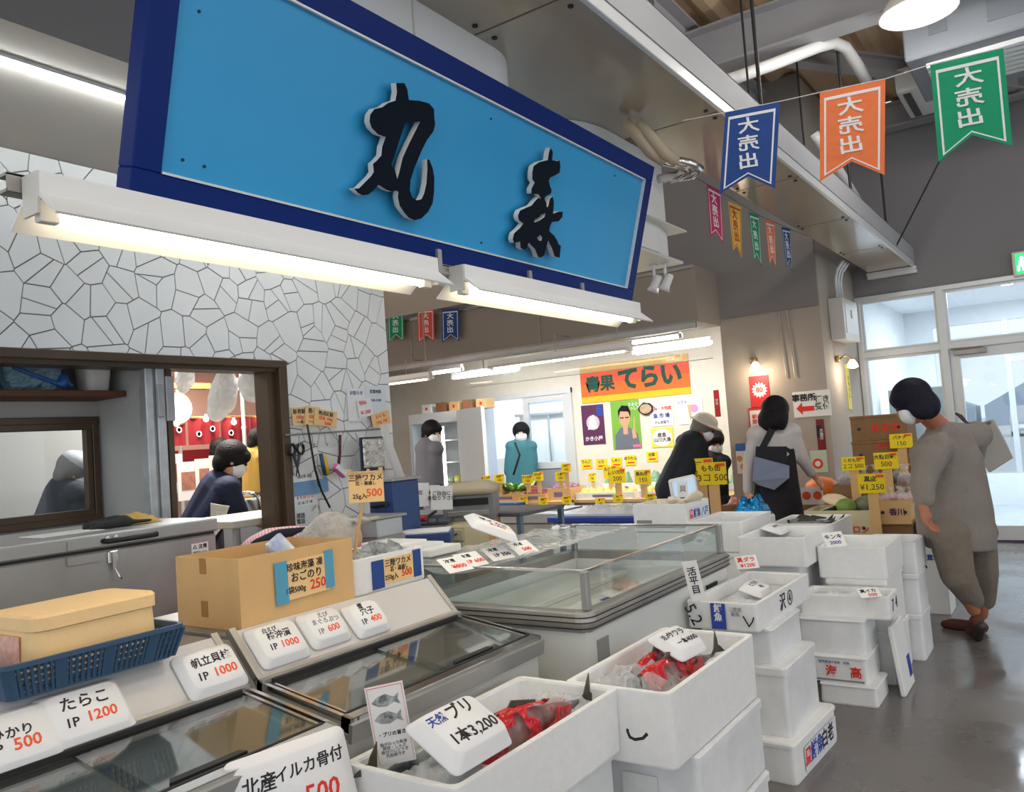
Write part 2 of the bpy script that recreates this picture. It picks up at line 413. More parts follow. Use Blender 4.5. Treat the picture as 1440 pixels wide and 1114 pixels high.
# ---- column, back walls, bulkhead
M_col = mat('column_paint', srgb(176,166,154), .8, var=.05, scale=2)
cl = struct(MB().box((-2.86,7.9,0),(-1.89,9.4,4.6)).build('wall_column', M_col))
M_back = mat('pale_mottled_wall', srgb(232,226,210), .8, var=.07, scale=6)
XD0, XD1 = at(684,600,y=9.4).x, at(808,600,y=9.4).x
b = MB().box((-10,9.4,0),(XD0,9.5,2.6)).box((XD1,9.4,0),(-2.86,9.5,2.6)).box((XD0,9.4,1.99),(XD1,9.5,2.6))
struct(b.build('wall_back', M_back))
struct(MB().box((-10,7.86,2.4),(-1.89,7.9,4.62)).build('wall_upper', M_greywall))
bh = struct(MB().box((-10,7.28,2.33),(-2.84,7.88,2.87),.004).build('wall_bulkhead', mat('taupe_board', srgb(150,142,132), .7, var=.04, scale=2)))
MB().box((-10,7.262,2.33),(-2.84,7.28,2.345)).box((-10,7.262,2.84),(-2.84,7.28,2.87)).box((-6.4,7.27,2.345),(-6.388,7.281,2.84)).box((-4.6,7.27,2.345),(-4.588,7.281,2.84)).build('edge_strip', M_steeld, bh)
MB().box((-10,7.235,2.27),(-2.86,7.29,2.328),.004).build('steel_rail', M_steel, bh)
struct(MB().box((-10,7.3,2.52),(-2.86,9.4,2.58)).build('ceiling_shop', mat('shop_ceiling', srgb(206,206,204), .8)))
struct(MB().box((-10.1,3,0),(-10,9.5,4.6)).build('wall_far_left', M_beige))
# corrugated roof
b = MB(); rs = []; n = 220
for y in (-4.0, 9.4):
    rs.append([(-10+16*k/n, y, 4.62+ (.022 if (k//2)%2 else -.022)) for k in range(n+1)])
b.rings(rs, False, False, close=False)
struct(b.build('ceiling', mat('brown_corrugated_roof', srgb(214,186,150), .8, var=.10, scale=3)))
M_beam = mat('grey_painted_steel', srgb(176,176,180), .6, var=.05, scale=4)
def ibeam(name, a, b_, h=.26, w=.16):
    a = Vector(a); b_ = Vector(b_); d = (b_-a); L = d.length; q = d.normalized().to_track_quat('X','Z').to_matrix().to_4x4(); q.translation = a
    k = MB().box((0,-w/2,-h/2),(L,w/2,-h/2+.02)).box((0,-w/2,h/2-.02),(L,w/2,h/2)).box((0,-.01,-h/2+.02),(L,.01,h/2-.02)); k.xf(q); return struct(k.build(name, M_beam))
ibeam('trim_6', (-6,6.2,4.30), (5.5,6.2,4.30), .34, .2)
ibeam('trim_7', (-6,9.25,4.42), (5.5,9.25,4.42), .26, .18)
ibeam('trim_8', (-2.3,1.5,4.38), (-2.3,9.3,4.38), .30, .2)
ibeam('trim_9', (-2.25,6.25,4.42), (-.2,9.2,4.42), .16, .12)
ibeam('trim_10', (.9,-3,4.42), (.9,9.3,4.42), .24, .16)
# ---- window wall with entrance
M_gw = mat('dark_grey_wall', srgb(136,134,138), .85, var=.04, scale=2)
struct(MB().box((-1.89,9.4,2.60),(5.5,9.52,4.62)).box((2.1,9.4,0),(5.5,9.52,2.6)).build('wall_right', M_gw))
fr = MB()
X0, XM, XR = -1.885, -1.065, 2.1
fr.box((X0,9.363,2.56),(XR,9.497,2.61),.004).box((X0,9.36,0),(X0+.05,9.5,2.58),.004).box((XM-.035,9.36,0),(XM+.035,9.5,2.58),.004)
fr.box((X0,9.363,1.95),(XR,9.497,2.02),.004).box((XM+1.0,9.36,0),(XM+1.07,9.5,2.58),.004).box((X0,9.363,.0),(XM,9.497,.12),.004).box((XR-.05,9.36,0),(XR,9.5,2.58))
struct(fr.build('trim_11', M_alu))
for k, (x0, x1, z0, z1) in enumerate(((X0+.05,XM-.035,2.02,2.56),(XM+.035,XM+1.0,2.02,2.56),(X0+.05,XM-.035,.12,1.95))):
    wd = struct(MB().box((x0,9.41,z0),(x0+.025,9.45,z1)).box((x1-.025,9.41,z0),(x1,9.45,z1)).box((x0+.025,9.41,z0),(x1-.025,9.45,z0+.025)).box((x0+.025,9.41,z1-.025),(x1-.025,9.45,z1)).build('window_%d' % (k+1), M_alu))
    MB().box((x0+.025,9.428,z0+.025),(x1-.025,9.434,z1-.025)).build('pane', M_glassw, wd)
x0, x1 = XM+.04, XM+.995
dr = struct(MB().box((x0,9.40,.02),(x0+.09,9.46,1.945),.004).box((x1-.09,9.40,.02),(x1,9.46,1.945),.004).box((x0+.09,9.40,.02),(x1-.09,9.46,.16)).box((x0+.09,9.40,1.85),(x1-.09,9.46,1.945)).build('door_1', M_alu))
MB().box((x0+.09,9.428,.16),(x1-.09,9.434,1.85)).build('pane', M_glassw, dr)
MB().box((x0+.04,9.34,1.88),(x0+.33,9.40,1.935),.006).tube([(x0+.30,9.37,1.935),(x0+.12,9.33,1.945),(x0+.02,9.36,1.95)], .01, 6).build('door_closer', M_steeld, dr)
# lobby behind the glass
M_lob = mat('white_lobby', srgb(235,238,240), .7)
struct(MB().box((-2.0,9.5,-.1),(4,13.0,0.0)).build('floor_lobby', mat('pale_lobby_floor', srgb(190,196,205), .25, var=.08, scale=3)))
struct(MB().box((-2.0,9.5,2.75),(4,13.0,2.8)).build('ceiling_lobby', M_lob))
struct(MB().box((-2.05,9.5,0),(-1.95,13.0,2.75)).build('wall_lobby_left', M_lob))
struct(MB().box((-1.95,12.9,0),(-1.6,13.0,2.75)).box((-1.6,12.9,0),(4,13.0,.42)).box((-1.6,12.9,2.5),(4,13,2.75)).build('wall_lobby_front', M_lob))
ow = struct(MB().box((-.75,12.9,.42),(-.68,13,2.5)).box((-.08,12.9,.42),(-.01,13,2.5)).box((1.2,12.9,.42),(1.27,13,2.5)).box((-.68,12.92,1.02),(4,12.98,1.07)).box((-.68,12.92,1.93),(4,12.98,2.0)).build('window_4', M_alu))
area('lobby_fill_light',(0,11.2,2.72),(0,0,0),2.2,75,(.86,.94,1),1.6)  # added fill light without a fixture, brightens the lobby
for q in ((-1.6,-.75),(-.68,-.08),(-.01,1.2)): MB().box((q[0],12.945,.45),(q[1],12.95,2.33)).build('pane', M_glassw, ow)
st = MB().box((-.2,11.9,0),(3.5,12.88,.14),.005).box((-.2,12.3,.14),(3.5,12.88,.28),.005).build('lobby_step', M_lob); tag(st,'pale steps inside the bright entrance lobby','steps')
tag(MB().box((-1.85,10.6,.0),(-1.05,10.66,1.62),.01).box((-1.8,10.5,0),(-1.74,10.78,.04)).box((-1.16,10.5,0),(-1.1,10.78,.04)).build('partition_screen', mat('grey_green_screen', srgb(165,180,178), .5)), 'grey green partition screen behind the left window pane', 'screen')
for k, (x, y) in enumerate(((-1.2,10.3),(-.55,11.1),(.2,12.2))):
    t = thing('downlight', 'round recessed downlight in the lobby ceiling, %s from the tall column' % ORD[k], 'light', (x,y,2.75), group='lobby downlights')
    MB().lathe([(.09,0),(.09,-.012),(.065,-.012),(.06,0)],16).build('ring', M_white, t); MB().lathe([(.06,-.002),(.06,-.008)],12).build('lens', mat('downlight_glow',(1,1,1),.4,emit=6,ecol=(1,.96,.88)), t)
struct(MB().box((-3.0,9.385,-.001),(3,9.52,.012)).build('trim_12', mat('purple_mat', srgb(92,70,110), .9)))
# outside ground and parked cars
struct(MB().box((-40,13.0,-.25),(60,120,-.15)).build('ground_outside', mat('pale_forecourt', srgb(205,208,208), .9, var=.08, scale=.3)))
def car(x, y, col, label):
    t = thing('parked_car', label, 'car', (x,y,-.15), 1.57, 'cars parked outside')
    MB().prism([(-2.1,.25),(2.1,.25),(2.12,.7),(1.3,.85),(.75,1.4),(-1.2,1.42),(-2.0,.85),(-2.12,.7)],'y',-.82,.82).build('car_body', mat('car_'+label.split()[0], col, .25), t)
    MB().prism([(1.12,.9),(.68,1.33),(-1.1,1.35),(-1.75,.9)],'y',-.83,.83).build('windows', M_dark, t)
    for wx in (-1.3,1.3):
        for wy in (-.75,.75): 
            k = MB(); k.lathe([(.31,-.09),(.31,.09)],14); k.xf(Matrix.Translation((wx,wy,.31)) @ Matrix.Rotation(math.pi/2,4,'X')); k.build('wheel', M_dark, t)
car(-1.8,46,(.6,.6,.62),'silver car parked far outside beyond the lobby window')
car(.6,48,(.75,.75,.75),'white car parked far outside right of the silver car')
car(3.2,47,(.12,.16,.3),'blue car parked far outside near the frame edge')
b = MB()
pass

for i in range(6): tag(MB().prism([(-2.7,-.2),(2.7,-.2),(2.7,1.4),(0,2.6+.3*(i%2)),(-2.7,1.4)],'y',70,74).xf(Matrix.Translation((-9+i*6,0,0))).build('harbour_shed', mat('distant_shed', srgb(170,182,196), .9)), 'low grey harbour shed on the far side of the car park', 'shed', 'distant harbour sheds')
# ================================================================== SIGNBOARD
SO = Vector((-1.755,0,1.9665)); ST = Vector((.2,0,.715)).normalized(); SN = Vector((ST.z,0,-ST.x))
def suv(px, py, off=0):
    p = on_plane(px, py, SO + SN*off, SN); return (p.y, (p-SO).dot(ST))
U0, U1 = suv(180,280)[0]-.005, suv(899,330)[0]+.02; V0, V1 = 0, suv(918,235)[1]
SM = Matrix((Vector((0,1,0)), ST, SN)).transposed().to_4x4(); SM.translation = SO
sg = thing('shop_signboard', 'large sky blue signboard with navy border and two black brushed characters', 'sign', (-1.755,(U0+U1)/2,1.9665))
M_cyan = mat('sky_blue_panel', srgb(50,158,216), .35, var=.03, scale=2, spec=.3); M_navy = mat('navy_border', srgb(4,38,112), .45, spec=.15)
bw = .074
MB().box((U0+bw,V0+bw,-.045),(U1-bw,V1-bw,0)).xf(SM).build('panel', M_cyan, sg, world=True)
b = MB().box((U0,V0,-.05),(U1,V0+bw,.012),.003).box((U0,V1-bw,-.05),(U1,V1,.012),.003).box((U0,V0+bw,-.05),(U0+bw,V1-bw,.012),.003).box((U1-bw,V0+bw,-.05),(U1,V1-bw,.012),.003)
b.xf(SM).build('border_frame', M_navy, sg, world=True)
b = MB().box((U0+bw,V0+bw,0),(U1-bw,V0+bw+.006,.014)).box((U0+bw,V1-bw-.006,0),(U1-bw,V1-bw,.014)).box((U1-bw-.006,V0+bw,0),(U1-bw,V1-bw,.014))
b.xf(SM).build('inner_trim', M_alu, sg, world=True)
c1 = [(340,85),(400,85),(420,130),(430,205),(510,212),(575,230),(610,270),(612,330),(618,380),(605,430),(560,490),(520,570),(470,690),(442,780),(438,850),(455,900),(490,920),(520,912),(540,870),(555,800),(562,700),(560,630),(575,630),(600,690),(612,760),(610,860),(600,940),(570,1000),(520,1050),(470,1062),(430,1045),(395,1005),(365,960),(352,900),(355,860),(340,850),(310,860),(270,845),(215,810),(180,850),(140,880),(100,885),(70,870),(40,838),(75,835),(110,800),(160,750),(180,720),(175,660),(200,640),(235,600),(240,540),(265,470),(210,450),(165,405),(150,360),(155,310),(185,270),(240,258),(280,228),(335,210),(345,150)]
h1 = [(405,370),(510,360),(480,420),(430,520),(385,620),(362,720),(348,768),(330,700),(305,665),(330,600),(360,500),(385,430)]
c2 = [(485,50),(508,90),(500,165),(550,175),(570,165),(578,220),(570,280),(530,305),(485,325),(470,355),(480,400),(497,440),(490,475),(440,500),(430,520),(450,570),(450,600),(465,590),(480,520),(505,500),(518,550),(510,660),(560,640),(600,640),(595,690),(560,730),(500,735),(480,780),(475,820),(520,860),(550,910),(560,940),(582,955),(570,1065),(525,1055),(500,980),(465,905),(445,970),(430,1040),(395,1065),(370,1055),(345,990),(285,925),(270,970),(245,995),(210,975),(205,915),(150,930),(138,895),(150,840),(205,790),(235,750),(195,720),(185,680),(205,630),(260,605),(310,585),(350,535),(375,510),(395,520),(375,480),(310,475),(310,430),(340,375),(318,340),(318,280),(330,220),(380,185),(460,165),(470,100)]
h2 = [[(335,700),(400,665),(440,655),(430,690),(380,725),(335,740)],[(360,880),(390,855),(408,880),(400,910),(375,905)]]
M_edge = mat('pale_letter_edge', (.72,.70,.66), .6); M_brush = mat('black_brush_letter', srgb(10,20,34), .7, spec=.1)
def brush(outl, ox, oy, sc, nm):
    pl = [[suv(ox+x/sc, oy+y/sc, .045) for x, y in o] for o in outl]
    me = poly_mesh(pl, .011); me.transform(SM @ Matrix.Translation((0,0,.034)))
    o = link(nm, me, [M_brush, M_edge], sg, True)
    for p in me.polygons: p.material_index = 0 if abs(p.normal.dot(SN)) > .7 else 1
    o['label'] = 'black brushed character with pale edge'
brush([c1,h1], 490, 100, 5.064, 'brushed_character'); brush([c2]+h2, 700, 200, 6.553, 'brushed_character')
for u, v in ((U0+.13,V0+.12),(U0+.19,V0+.118),(U0+.13,V1-.2),((U0+U1)/2,V1-.13),((U0+U1)/2+.05,V0+.11),(U1-.35,V1-.12)):
    k = MB(); k.lathe([(.004,0),(.004,.003)],8,(u,v,0)); k.xf(SM).build('screw', M_dark, sg, world=True)
# ---- channel and lamps under the sign
XL = -1.675
yl0 = at(10,262,x=-1.71).y
ch = thing('steel_channel', 'long galvanised steel channel along the lower edge of the signboard', 'channel', (-1.71,yl0,1.92))
b = MB().box((-1.75,yl0,1.917),(-1.71,U1-.05,1.923)).box((-1.714,yl0,1.917),(-1.708,U1-.05,1.954)).box((-1.75,yl0,1.950),(-1.708,U1-.05,1.956)); b.build('channel_body', M_steeld, ch, world=True)
for y in (2.10,2.65,3.06): MB().box((-1.705,y-.01,1.918),(-1.695,y+.01,2.0)).box((-1.708,y-.04,1.917),(-1.69,y+.04,1.927)).build('clip', M_steel, ch, world=True)
M_tube = mat('warm_tube_glow', (1,.93,.8), .4, emit=9, ecol=(1,.84,.58))
M_tubec = mat('cool_tube_glow', (1,1,1), .4, emit=11, ecol=(.93,.97,1))
def trough(name, label, group, y0, y1, x, z, tm, parts=True, hw=.095, axis='y', drop=.05):
    t = thing(name, label, 'lamp', (x,(y0+y1)/2,z) if axis=='y' else ((y0+y1)/2,x,z), 0, group)
    prof = [(-.035,.045),(.035,.045),(.035,.0),(hw,-drop),(hw-.004,-drop-.004),(.030,-.006),(-.030,-.006),(-hw+.004,-drop-.004),(-hw,-drop),(-.035,.0)]
    L = y1-y0
    MX = Matrix.Identity(4) if axis=='y' else Matrix.Rotation(-math.pi/2,4,'Z')
    MB().prism(prof,'y',-L/2,L/2).xf(MX).build('reflector', M_white, t)
    [MB().box((-.03,q*L/2-.003,-.04),(.03,q*L/2+.003,.045)).xf(MX).build('end_cap', M_cream, t) for q in (-1,1)]
    MB().tube([(0,-L/2+.05,-.032),(0,L/2-.05,-.032)],.0145,10).xf(MX).build('fluorescent_tube', tm, t, True)
    [MB().box((-.012,q*(L/2-.03)-.02,-.05),(.012,q*(L/2-.03)+.02,-.006),.002).xf(MX).build('tube_holder', M_white, t) for q in (-1,1)]
    if axis=='x': MB().tube([(0,0,.045),(0,0,.22),(0,.285,.22)],.006,6).build('hanger', M_steeld, t)
    return t
ya, yb = at(12,325,x=XL-.1).y, at(574,412,x=XL-.1).y; za = at(12,325,x=XL-.1).z+.05
yc, yd = at(612,420,x=XL-.1).y, at(866,455,x=XL-.1).y
trough('fluorescent_lamp','white trough lamp under the signboard, the long one nearest the camera','sign lamps',ya,yb,XL,za,M_tube)
trough('fluorescent_lamp','white trough lamp under the far right end of the signboard','sign lamps',yc,yd,XL,za,M_tube)
trough('stall_fill_lamp','added unseen trough lamp under the stall ceiling behind the signboard','added stall fill lamps',1.95,3.15,-2.45,2.90,M_tubec)  # added lamp, hidden by the sign, brightens freezers and tiled wall
trough('stall_fill_lamp','added unseen trough lamp under the stall ceiling near the tiled wall','added stall fill lamps',2.3,3.5,-2.85,2.90,M_tubec)  # second added lamp, also out of sight, for more light over the stall
# ---- white rounded hoods and duct box above the sign
hd = thing('curved_white_hood', 'white round-ended sheet hood between the signboard and the soffit', 'hood', (-1.9,2,2.6))
pts = [(-1.705,.2),(-1.705,2.40)] + [(-1.90+.195*_c(a),2.52+.24*_s(a)) for a in [math.radians(q) for q in range(0,91,10)]] + [(-2.3,2.76)]
def sheet(z0, z1, off, nm, m, par):
    b = MB(); b.rings([[(x+off,y+off,z) for x,y in pts] for z in (z0,z1)], False, False, close=False); return b.build(nm, m, par, True, True)
sheet(2.60,2.848,0,'sheet',M_white,hd); sheet(2.597,2.625,.006,'rim_band',M_cream,hd)
b = MB().box((-1.704,1.1,2.62),(-1.700,1.106,2.84)).box((-1.704,2.05,2.62),(-1.700,2.056,2.84)); b.build('seam', M_cream, hd, world=True)
tw = thing('white_duct_box', 'tall white round-fronted duct box behind the far end of the signboard', 'duct', (-2.0,3.9,2.3))
pts2 = [(-2.3,4.42),(-2.3,3.22),(-2.05,3.22)] + [(-2.05+.26*_s(a),3.62-.40*_c(a)) for a in [math.radians(q) for q in range(10,91,10)]] + [(-1.79,4.1),(-1.82,4.3),(-1.87,4.42)]
b = MB(); b.rings([[(x,y,z) for x,y in pts2] for z in (2.31,2.848)]); b.build('casing', M_white, tw, world=True)
MB().box((-2.32,3.7,2.295),(-1.80,4.46,2.31)).build('bottom_plate', M_cream, tw, world=True); MB().box((-2.1,3.9,2.46),(-1.74,4.40,2.468)).build('shelf_plate', M_cream, tw, world=True)
for k, px in enumerate((908,921)):
    p0 = Vector((-1.93+.06*k,4.33+.02*k,2.295))
    t = thing('track_spotlight', ('left' if k == 0 else 'right')+' one of two small white spotlights beyond the end of the signboard', 'spotlight', p0, 0, 'white spotlights')
    MB().tube([(0,0,0),(0,0,-.07)],.009,8).box((-.02,-.02,-.008),(.02,.02,.002)).build('stem', M_white, t)
    k2 = MB(); k2.lathe([(.018,.04),(.024,.03),(.026,-.03),(.036,-.06),(.030,-.058),(.01,-.04)],14); k2.xf(Matrix.Translation((.01,0,-.1)) @ Matrix.Rotation(.5,4,'Y')); k2.build('head', M_white, t, True)
    k2 = MB(); k2.lathe([(.026,-.05),(.026,-.054)],12); k2.xf(Matrix.Translation((.01,0,-.1)) @ Matrix.Rotation(.5,4,'Y')); k2.build('lens', mat('spot_glow',(1,.95,.85),.3,emit=6,ecol=(1,.9,.75)), t)
cp = thing('coolant_pipes', 'pair of beige lagged pipes with silver elbows under the soffit', 'pipes', P(905,180,4.0))
for dx in (0, 18):
    MB().tube([P(878+dx,172,3.9),P(895+dx,190,3.9),P(915+dx,215,3.95),P(932+dx,226,4.0)],.028,10).build('lagged_pipe', mat('beige_lagging', srgb(198,182,155), .8), cp, True, True)
    MB().tube([P(932+dx,226,4.0),P(955+dx,231,4.05),P(966+dx,237,4.1),P(955+dx,246,4.15),P(925+dx,252,4.2)],.024,10).build('silver_elbow', M_chrome, cp, True, True)
# ================================================================== FLAGS
FC = dict(blue=srgb(36,72,140), orange=srgb(238,124,72), green=srgb(16,150,104), pink=srgb(196,48,100), yellow=srgb(232,190,70), red=srgb(222,86,70))
M_fw = mat('white_print', (.82,.82,.82), .8)
def flag(col, label, group, corners, notch, back, tcol=None):
    """corners: top-left, top-right, bottom-right, bottom-left world points"""
    tl, tr, br, bl = corners; o = (tl+tr)/2
    t = thing('sale_flag', label, 'flag', o, 0, group)
    M = frame(o, tr-tl, (tl+tr)/2-(bl+br)/2); Mi = M.inverted()
    q = [Mi @ c for c in corners]; q = [(c.x, c.y) for c in q]; nn = Mi @ notch
    poly = [q[0], q[1], q[2], (nn.x, nn.y), q[3]]
    me = poly_mesh([poly], .0009); me.transform(M); link('cloth', me, mat('flag_'+col, FC[col], .85, bump=.15, bscale=30), t, True)
    cx = sum(p[0] for p in poly)/5; cy = sum(p[1] for p in poly)/5
    def ins(s): return [(cx+(p[0]-cx)*s, cy+(p[1]-cy)*(s+.02)) for p in poly]
    W = abs(q[1][0]-q[0][0])
    me = poly_mesh([ins(.86), ins(.80)], .0004); me.transform(M @ Matrix.Translation((0,0,.0016))); link('border_line', me, tcol or M_fw, t, True)
    H = abs(q[0][1]-nn.y)
    for i, c in enumerate('大売出'):
        y = q[0][1] - H*(.27+.26*i)
        text(c, W*.40, tcol or M_fw, t, M @ Matrix.Translation((cx, y, .0022)) @ Matrix.Diagonal((1.0,.74,1,1)), .018, mirror=True, shear=.1)
    return t
YF = 3.0
def F(px, py): return at(px, py, y=YF)
flag('blue','blue swallowtail sale flag hanging nearest the glossy soffit','large sale flags',[F(1020,158),F(1097,143),F(1090,265),F(1012,273)],F(1052,248),0)
flag('orange','orange swallowtail sale flag between the blue and the green one','large sale flags',[F(1153,131),F(1245,111),F(1244,246),F(1153,255)],F(1198,227),0)
flag('green','large green swallowtail sale flag hanging at the top right','large sale flags',[F(1308,92),F(1411,68),F(1424,205),F(1320,228)],F(1367,190),0)
b = MB().tube([F(960,170),F(1020,158),F(1100,142),F(1153,130),F(1245,111),F(1308,91),F(1411,67),F(1480,52),Vector((.9,3.0,4.31))],.0018,5)
tag(b.build('flag_string', M_alu), 'thin pale string carrying the three large sale flags', 'string')
XF = -1.73
def G_(px, py): return at(px, py, x=XF)
sm = [('pink',(994,259),(1014,270),(1017,343),(999,332),(1006,326)),('yellow',(1024,283),(1042,291),(1043,363),(1031,352),(1036,346)),('green',(1053,298),(1067,303),(1071,375),(1060,366),(1064,359)),('orange',(1076,309),(1089,313),(1091,376),(1082,372),(1086,362)),('blue',(1099,319),(1111,322),(1114,382),(1106,376),(1110,368))]
for c, *ps in sm:
    ps = [G_(*p) for p in ps]
    flag(c, 'narrow-looking %s sale flag in the row beneath the soffit edge' % c, 'small sale flags', ps[:4], ps[4], 0, mat('red_print', srgb(190,40,60), .8) if c == 'yellow' else None)
tag(MB().tube([G_(975,248),G_(1014,270),G_(1067,303),G_(1111,322),G_(1135,332)],.002,5).build('flag_string', M_dark), 'dark string carrying the receding row of small flags', 'string')
for c, x0, x1 in (('green',545,567),('red',587,610),('blue',621,645)):
    f = lambda px, py: at(px, py, y=7.2)
    flag(c, '%s sale flag far back between the tiled wall and the taupe bulkhead' % c, 'far sale flags', [f(x0,436),f(x1,434),f(x1+1,480),f(x0+1,482)], f((x0+x1)/2+1,472), 0)
tag(MB().tube([at(500,437,y=7.2),at(645,434,y=7.2),at(760,428,y=7.255)],.003,5).build('flag_string', M_dark), 'string carrying the far flags by the bulkhead', 'string')
# ================================================================== HIGH FITTINGS
def pendant(x, y, z, label, first=None):
    t = thing('pendant_lamp', label, 'lamp', (x,y,z), 0, 'pendant lamps')
    MB().lathe([(.235,0),(.24,.004),(.17,.11),(.07,.16),(.05,.26),(.045,.26),(.04,.18),(.06,.15),(.16,.10),(.228,.002)],24).build('shade', mat('enamel_shade',(.86,.86,.80),.4), t, True)
    MB().tube([(0,0,.25),(0,0,4.6-z)],.008,6).build('stem', M_white, t)
    k = bmesh.new(); bmesh.ops.create_uvsphere(k, u_segments=14, v_segments=8, radius=.07); bmesh.ops.translate(k, verts=k.verts, vec=(0,0,.10)); mb = MB(); mb.add(k)
    mb.build('bulb', mat('bulb_glow',(1,1,.95),.4,emit=12,ecol=(1,.97,.86)), t, True)
    l = bpy.data.lights.new('pendant_light','POINT'); l.energy = 38; l.color = (1,.96,.90); l.shadow_soft_size = .2
    o = bpy.data.objects.new('pendant_light', l); COL.objects.link(o); o.parent = t; o.location = (0,0,-.04)
    return t
p0 = P(1291,14,5.3); pendant(p0.x,p0.y,p0.z-.02,'white enamel pendant lamp hanging high at the top edge')
pendant(p0.x,p0.y-3.4,p0.z,'white enamel pendant lamp above the aisle, nearest the camera')
pendant(p0.x+2.6,p0.y-1.6,p0.z,'white enamel pendant lamp over the far side of the aisle')
pendant(p0.x+2.6,p0.y-5.0,p0.z,'white enamel pendant lamp over the far side behind the viewer')
pendant(p0.x+.4,p0.y-6.6,p0.z,'white enamel pendant lamp behind the viewer over the aisle')
wp = thing('white_pipe', 'white ceiling pipe with a wide bend below the roof', 'pipe', P(990,125,6.0))
MB().tube([P(985,127,5.6),P(1080,93,5.9),P(1150,66,6.1),P(1172,60,6.2),P(1188,66,6.3),P(1205,90,6.5),P(1222,120,6.7)],.045,12).build('pipe_run', M_white, wp, True, True)
MB().tube([P(1148,66,6.1),P(1149,40,6.1),P(1151,10,6.1)],.012,6).build('hanger', M_dark, wp, world=True)
wp = thing('white_drop_pipe', 'slanted white drain pipe behind the orange flag', 'pipe', P(1145,190,6.8))
MB().tube([P(1145,188,6.8),P(1150,196,6.8),P(1180,240,7.2),P(1211,291,7.6)],.04,12).build('pipe_run', M_white, wp, True, True)
ac = thing('air_duct_unit', 'grey insulated air duct at the top right behind the green flag', 'duct', P(1370,60,6.2))
o = P(1370,58,6.2); Mx = Matrix.Translation(o)
MB().box((-.42,-.5,-.2),(.9,.5,.2),.01).xf(Mx).build('casing', mat('grey_duct', srgb(128,134,142), .6), ac, world=True)
[MB().box((x0,-.508,z0),(x1,-.5,z1)).xf(Mx).build('access_panel', mat('grey_duct_panel', srgb(112,118,126), .6), ac, world=True) for x0,z0,x1,z1 in ((-.25,-.06,-.13,.06),(.12,-.09,.34,.13))]
b = MB()
for k in range(7): b.box((-.3,-.35+k*.09,-.235),(.88,-.29+k*.09,-.2))
b.xf(Mx).build('louvre', M_alu, ac, world=True)
ac = thing('ceiling_cassette', 'white ceiling air conditioner cassette between the orange and green flags', 'air conditioner', P(1303,135,7.2))
Mx = Matrix.Translation(P(1310,132,7.4))
MB().box((-.25,-.3,-.02),(.5,.5,.2),.03,2).xf(Mx).build('casing', M_white, ac, world=True)
[MB().box((x0,-.24,-.03),(x0+.06,.44,-.018)).xf(Mx).build('vent_slot', mat('slot_dark',(.08,.08,.08),.6), ac, world=True) for x0 in (-.2,.38)]
for c in ((-.1,-.2),(.35,-.2)): MB().tube([(c[0],c[1],.2),(c[0],c[1],1.4)],.008,6).xf(Mx).build('hanger', M_dark, ac, world=True)
ex = thing('exit_sign', 'green and white lit exit sign above the entrance', 'sign', at(1440,372,y=9.38))
c = at(1446,370,y=9.38); MB().box((c.x-.13,9.33,c.z-.12),(c.x+.25,9.4,c.z+.12),.006).build('casing', M_cream, ex, world=True)
MB().box((c.x-.10,9.322,c.z-.095),(c.x+.22,9.33,c.z+.095)).build('face', mat('exit_green', srgb(20,180,90), .4, emit=1.6), ex, world=True)
M_ew = mat('exit_white',(1,1,1),.4,emit=2)
k = MB(); k.lathe([(.018,0),(.018,.004)],10); k.xf(Matrix.Translation((c.x-.05,9.321,c.z+.05)) @ Matrix.Rotation(math.pi/2,4,'X')); k.box((c.x-.075,9.316,c.z-.03),(c.x-.035,9.321,c.z+.03)).box((c.x-.09,9.316,c.z-.07),(c.x-.07,9.321,c.z-.02)).box((c.x-.05,9.316,c.z-.07),(c.x-.02,9.321,c.z-.03)).box((c.x+.04,9.316,c.z-.08),(c.x+.14,9.321,c.z+.08)); k.build('running_figure', M_ew, ex, world=True)
# ================================================================== ON THE COLUMN
def wlamp(px, py, label, face):
    p = at(px,py,y=7.88) if face == 'y' else at(px,py,x=-1.87)
    rz = 0 if face == 'y' else math.pi/2
    t = thing('wall_lamp', label, 'lamp', p, rz, 'small brass wall lamps')
    k = MB(); k.lathe([(.035,-.01),(.035,.012),(.02,.02)],12); k.xf(Matrix.Rotation(math.pi/2,4,'X')); k.build('wall_plate', mat('brass',(.5,.36,.16),.3,metal=.9), t, True)
    MB().tube([(0,-.02,0),(.03,-.06,.03),(.06,-.10,.01),(.05,-.12,-.03)],.009,8).build('arm', mat('brass'), t, True)
    MB().lathe([(.02,-.02),(.045,-.06),(.05,-.09),(.02,-.10)],14,(.05,-.12,0)).build('glass_shade', mat('wall_bulb',(1,.9,.75),.3,emit=7,ecol=(1,.84,.62)), t, True)
    l = bpy.data.lights.new('wall_lamp_light','POINT'); l.energy = 3.5; l.color = (1,.8,.58); l.shadow_soft_size = .04
    o = bpy.data.objects.new('wall_lamp_light', l); COL.objects.link(o); o.parent = t; o.location = (.05,-.16,-.12)
wlamp(1060,508,'brass wall lamp glowing on the front of the column','y'); wlamp(1178,505,'brass wall lamp glowing on the side of the column near the window','x')
def panel(name, label, cat, px0, py0, px1, py1, y, m, th=.004, group=None, tiltpx=0):
    """thin card on a wall that faces the viewer; corners given by photo position"""
    a = at(px0,py0,y=y); c = at(px1,py1,y=y); bl = at(px0+tiltpx,py1,y=y)
    t = thing(name, label, cat, ((a.x+c.x)/2,y,c.z), 0, group)
    x0, x1, z0, z1 = a.x, c.x, c.z, a.z
    MB().box((x0,y-th,z0),(x1,y,z1)).build('sheet', m, t, world=True)
    Mt = frame(((x0+x1)/2, y-th-.001, (z0+z1)/2),(1,0,0),(0,0,1)); return t, Mt, x1-x0, z1-z0
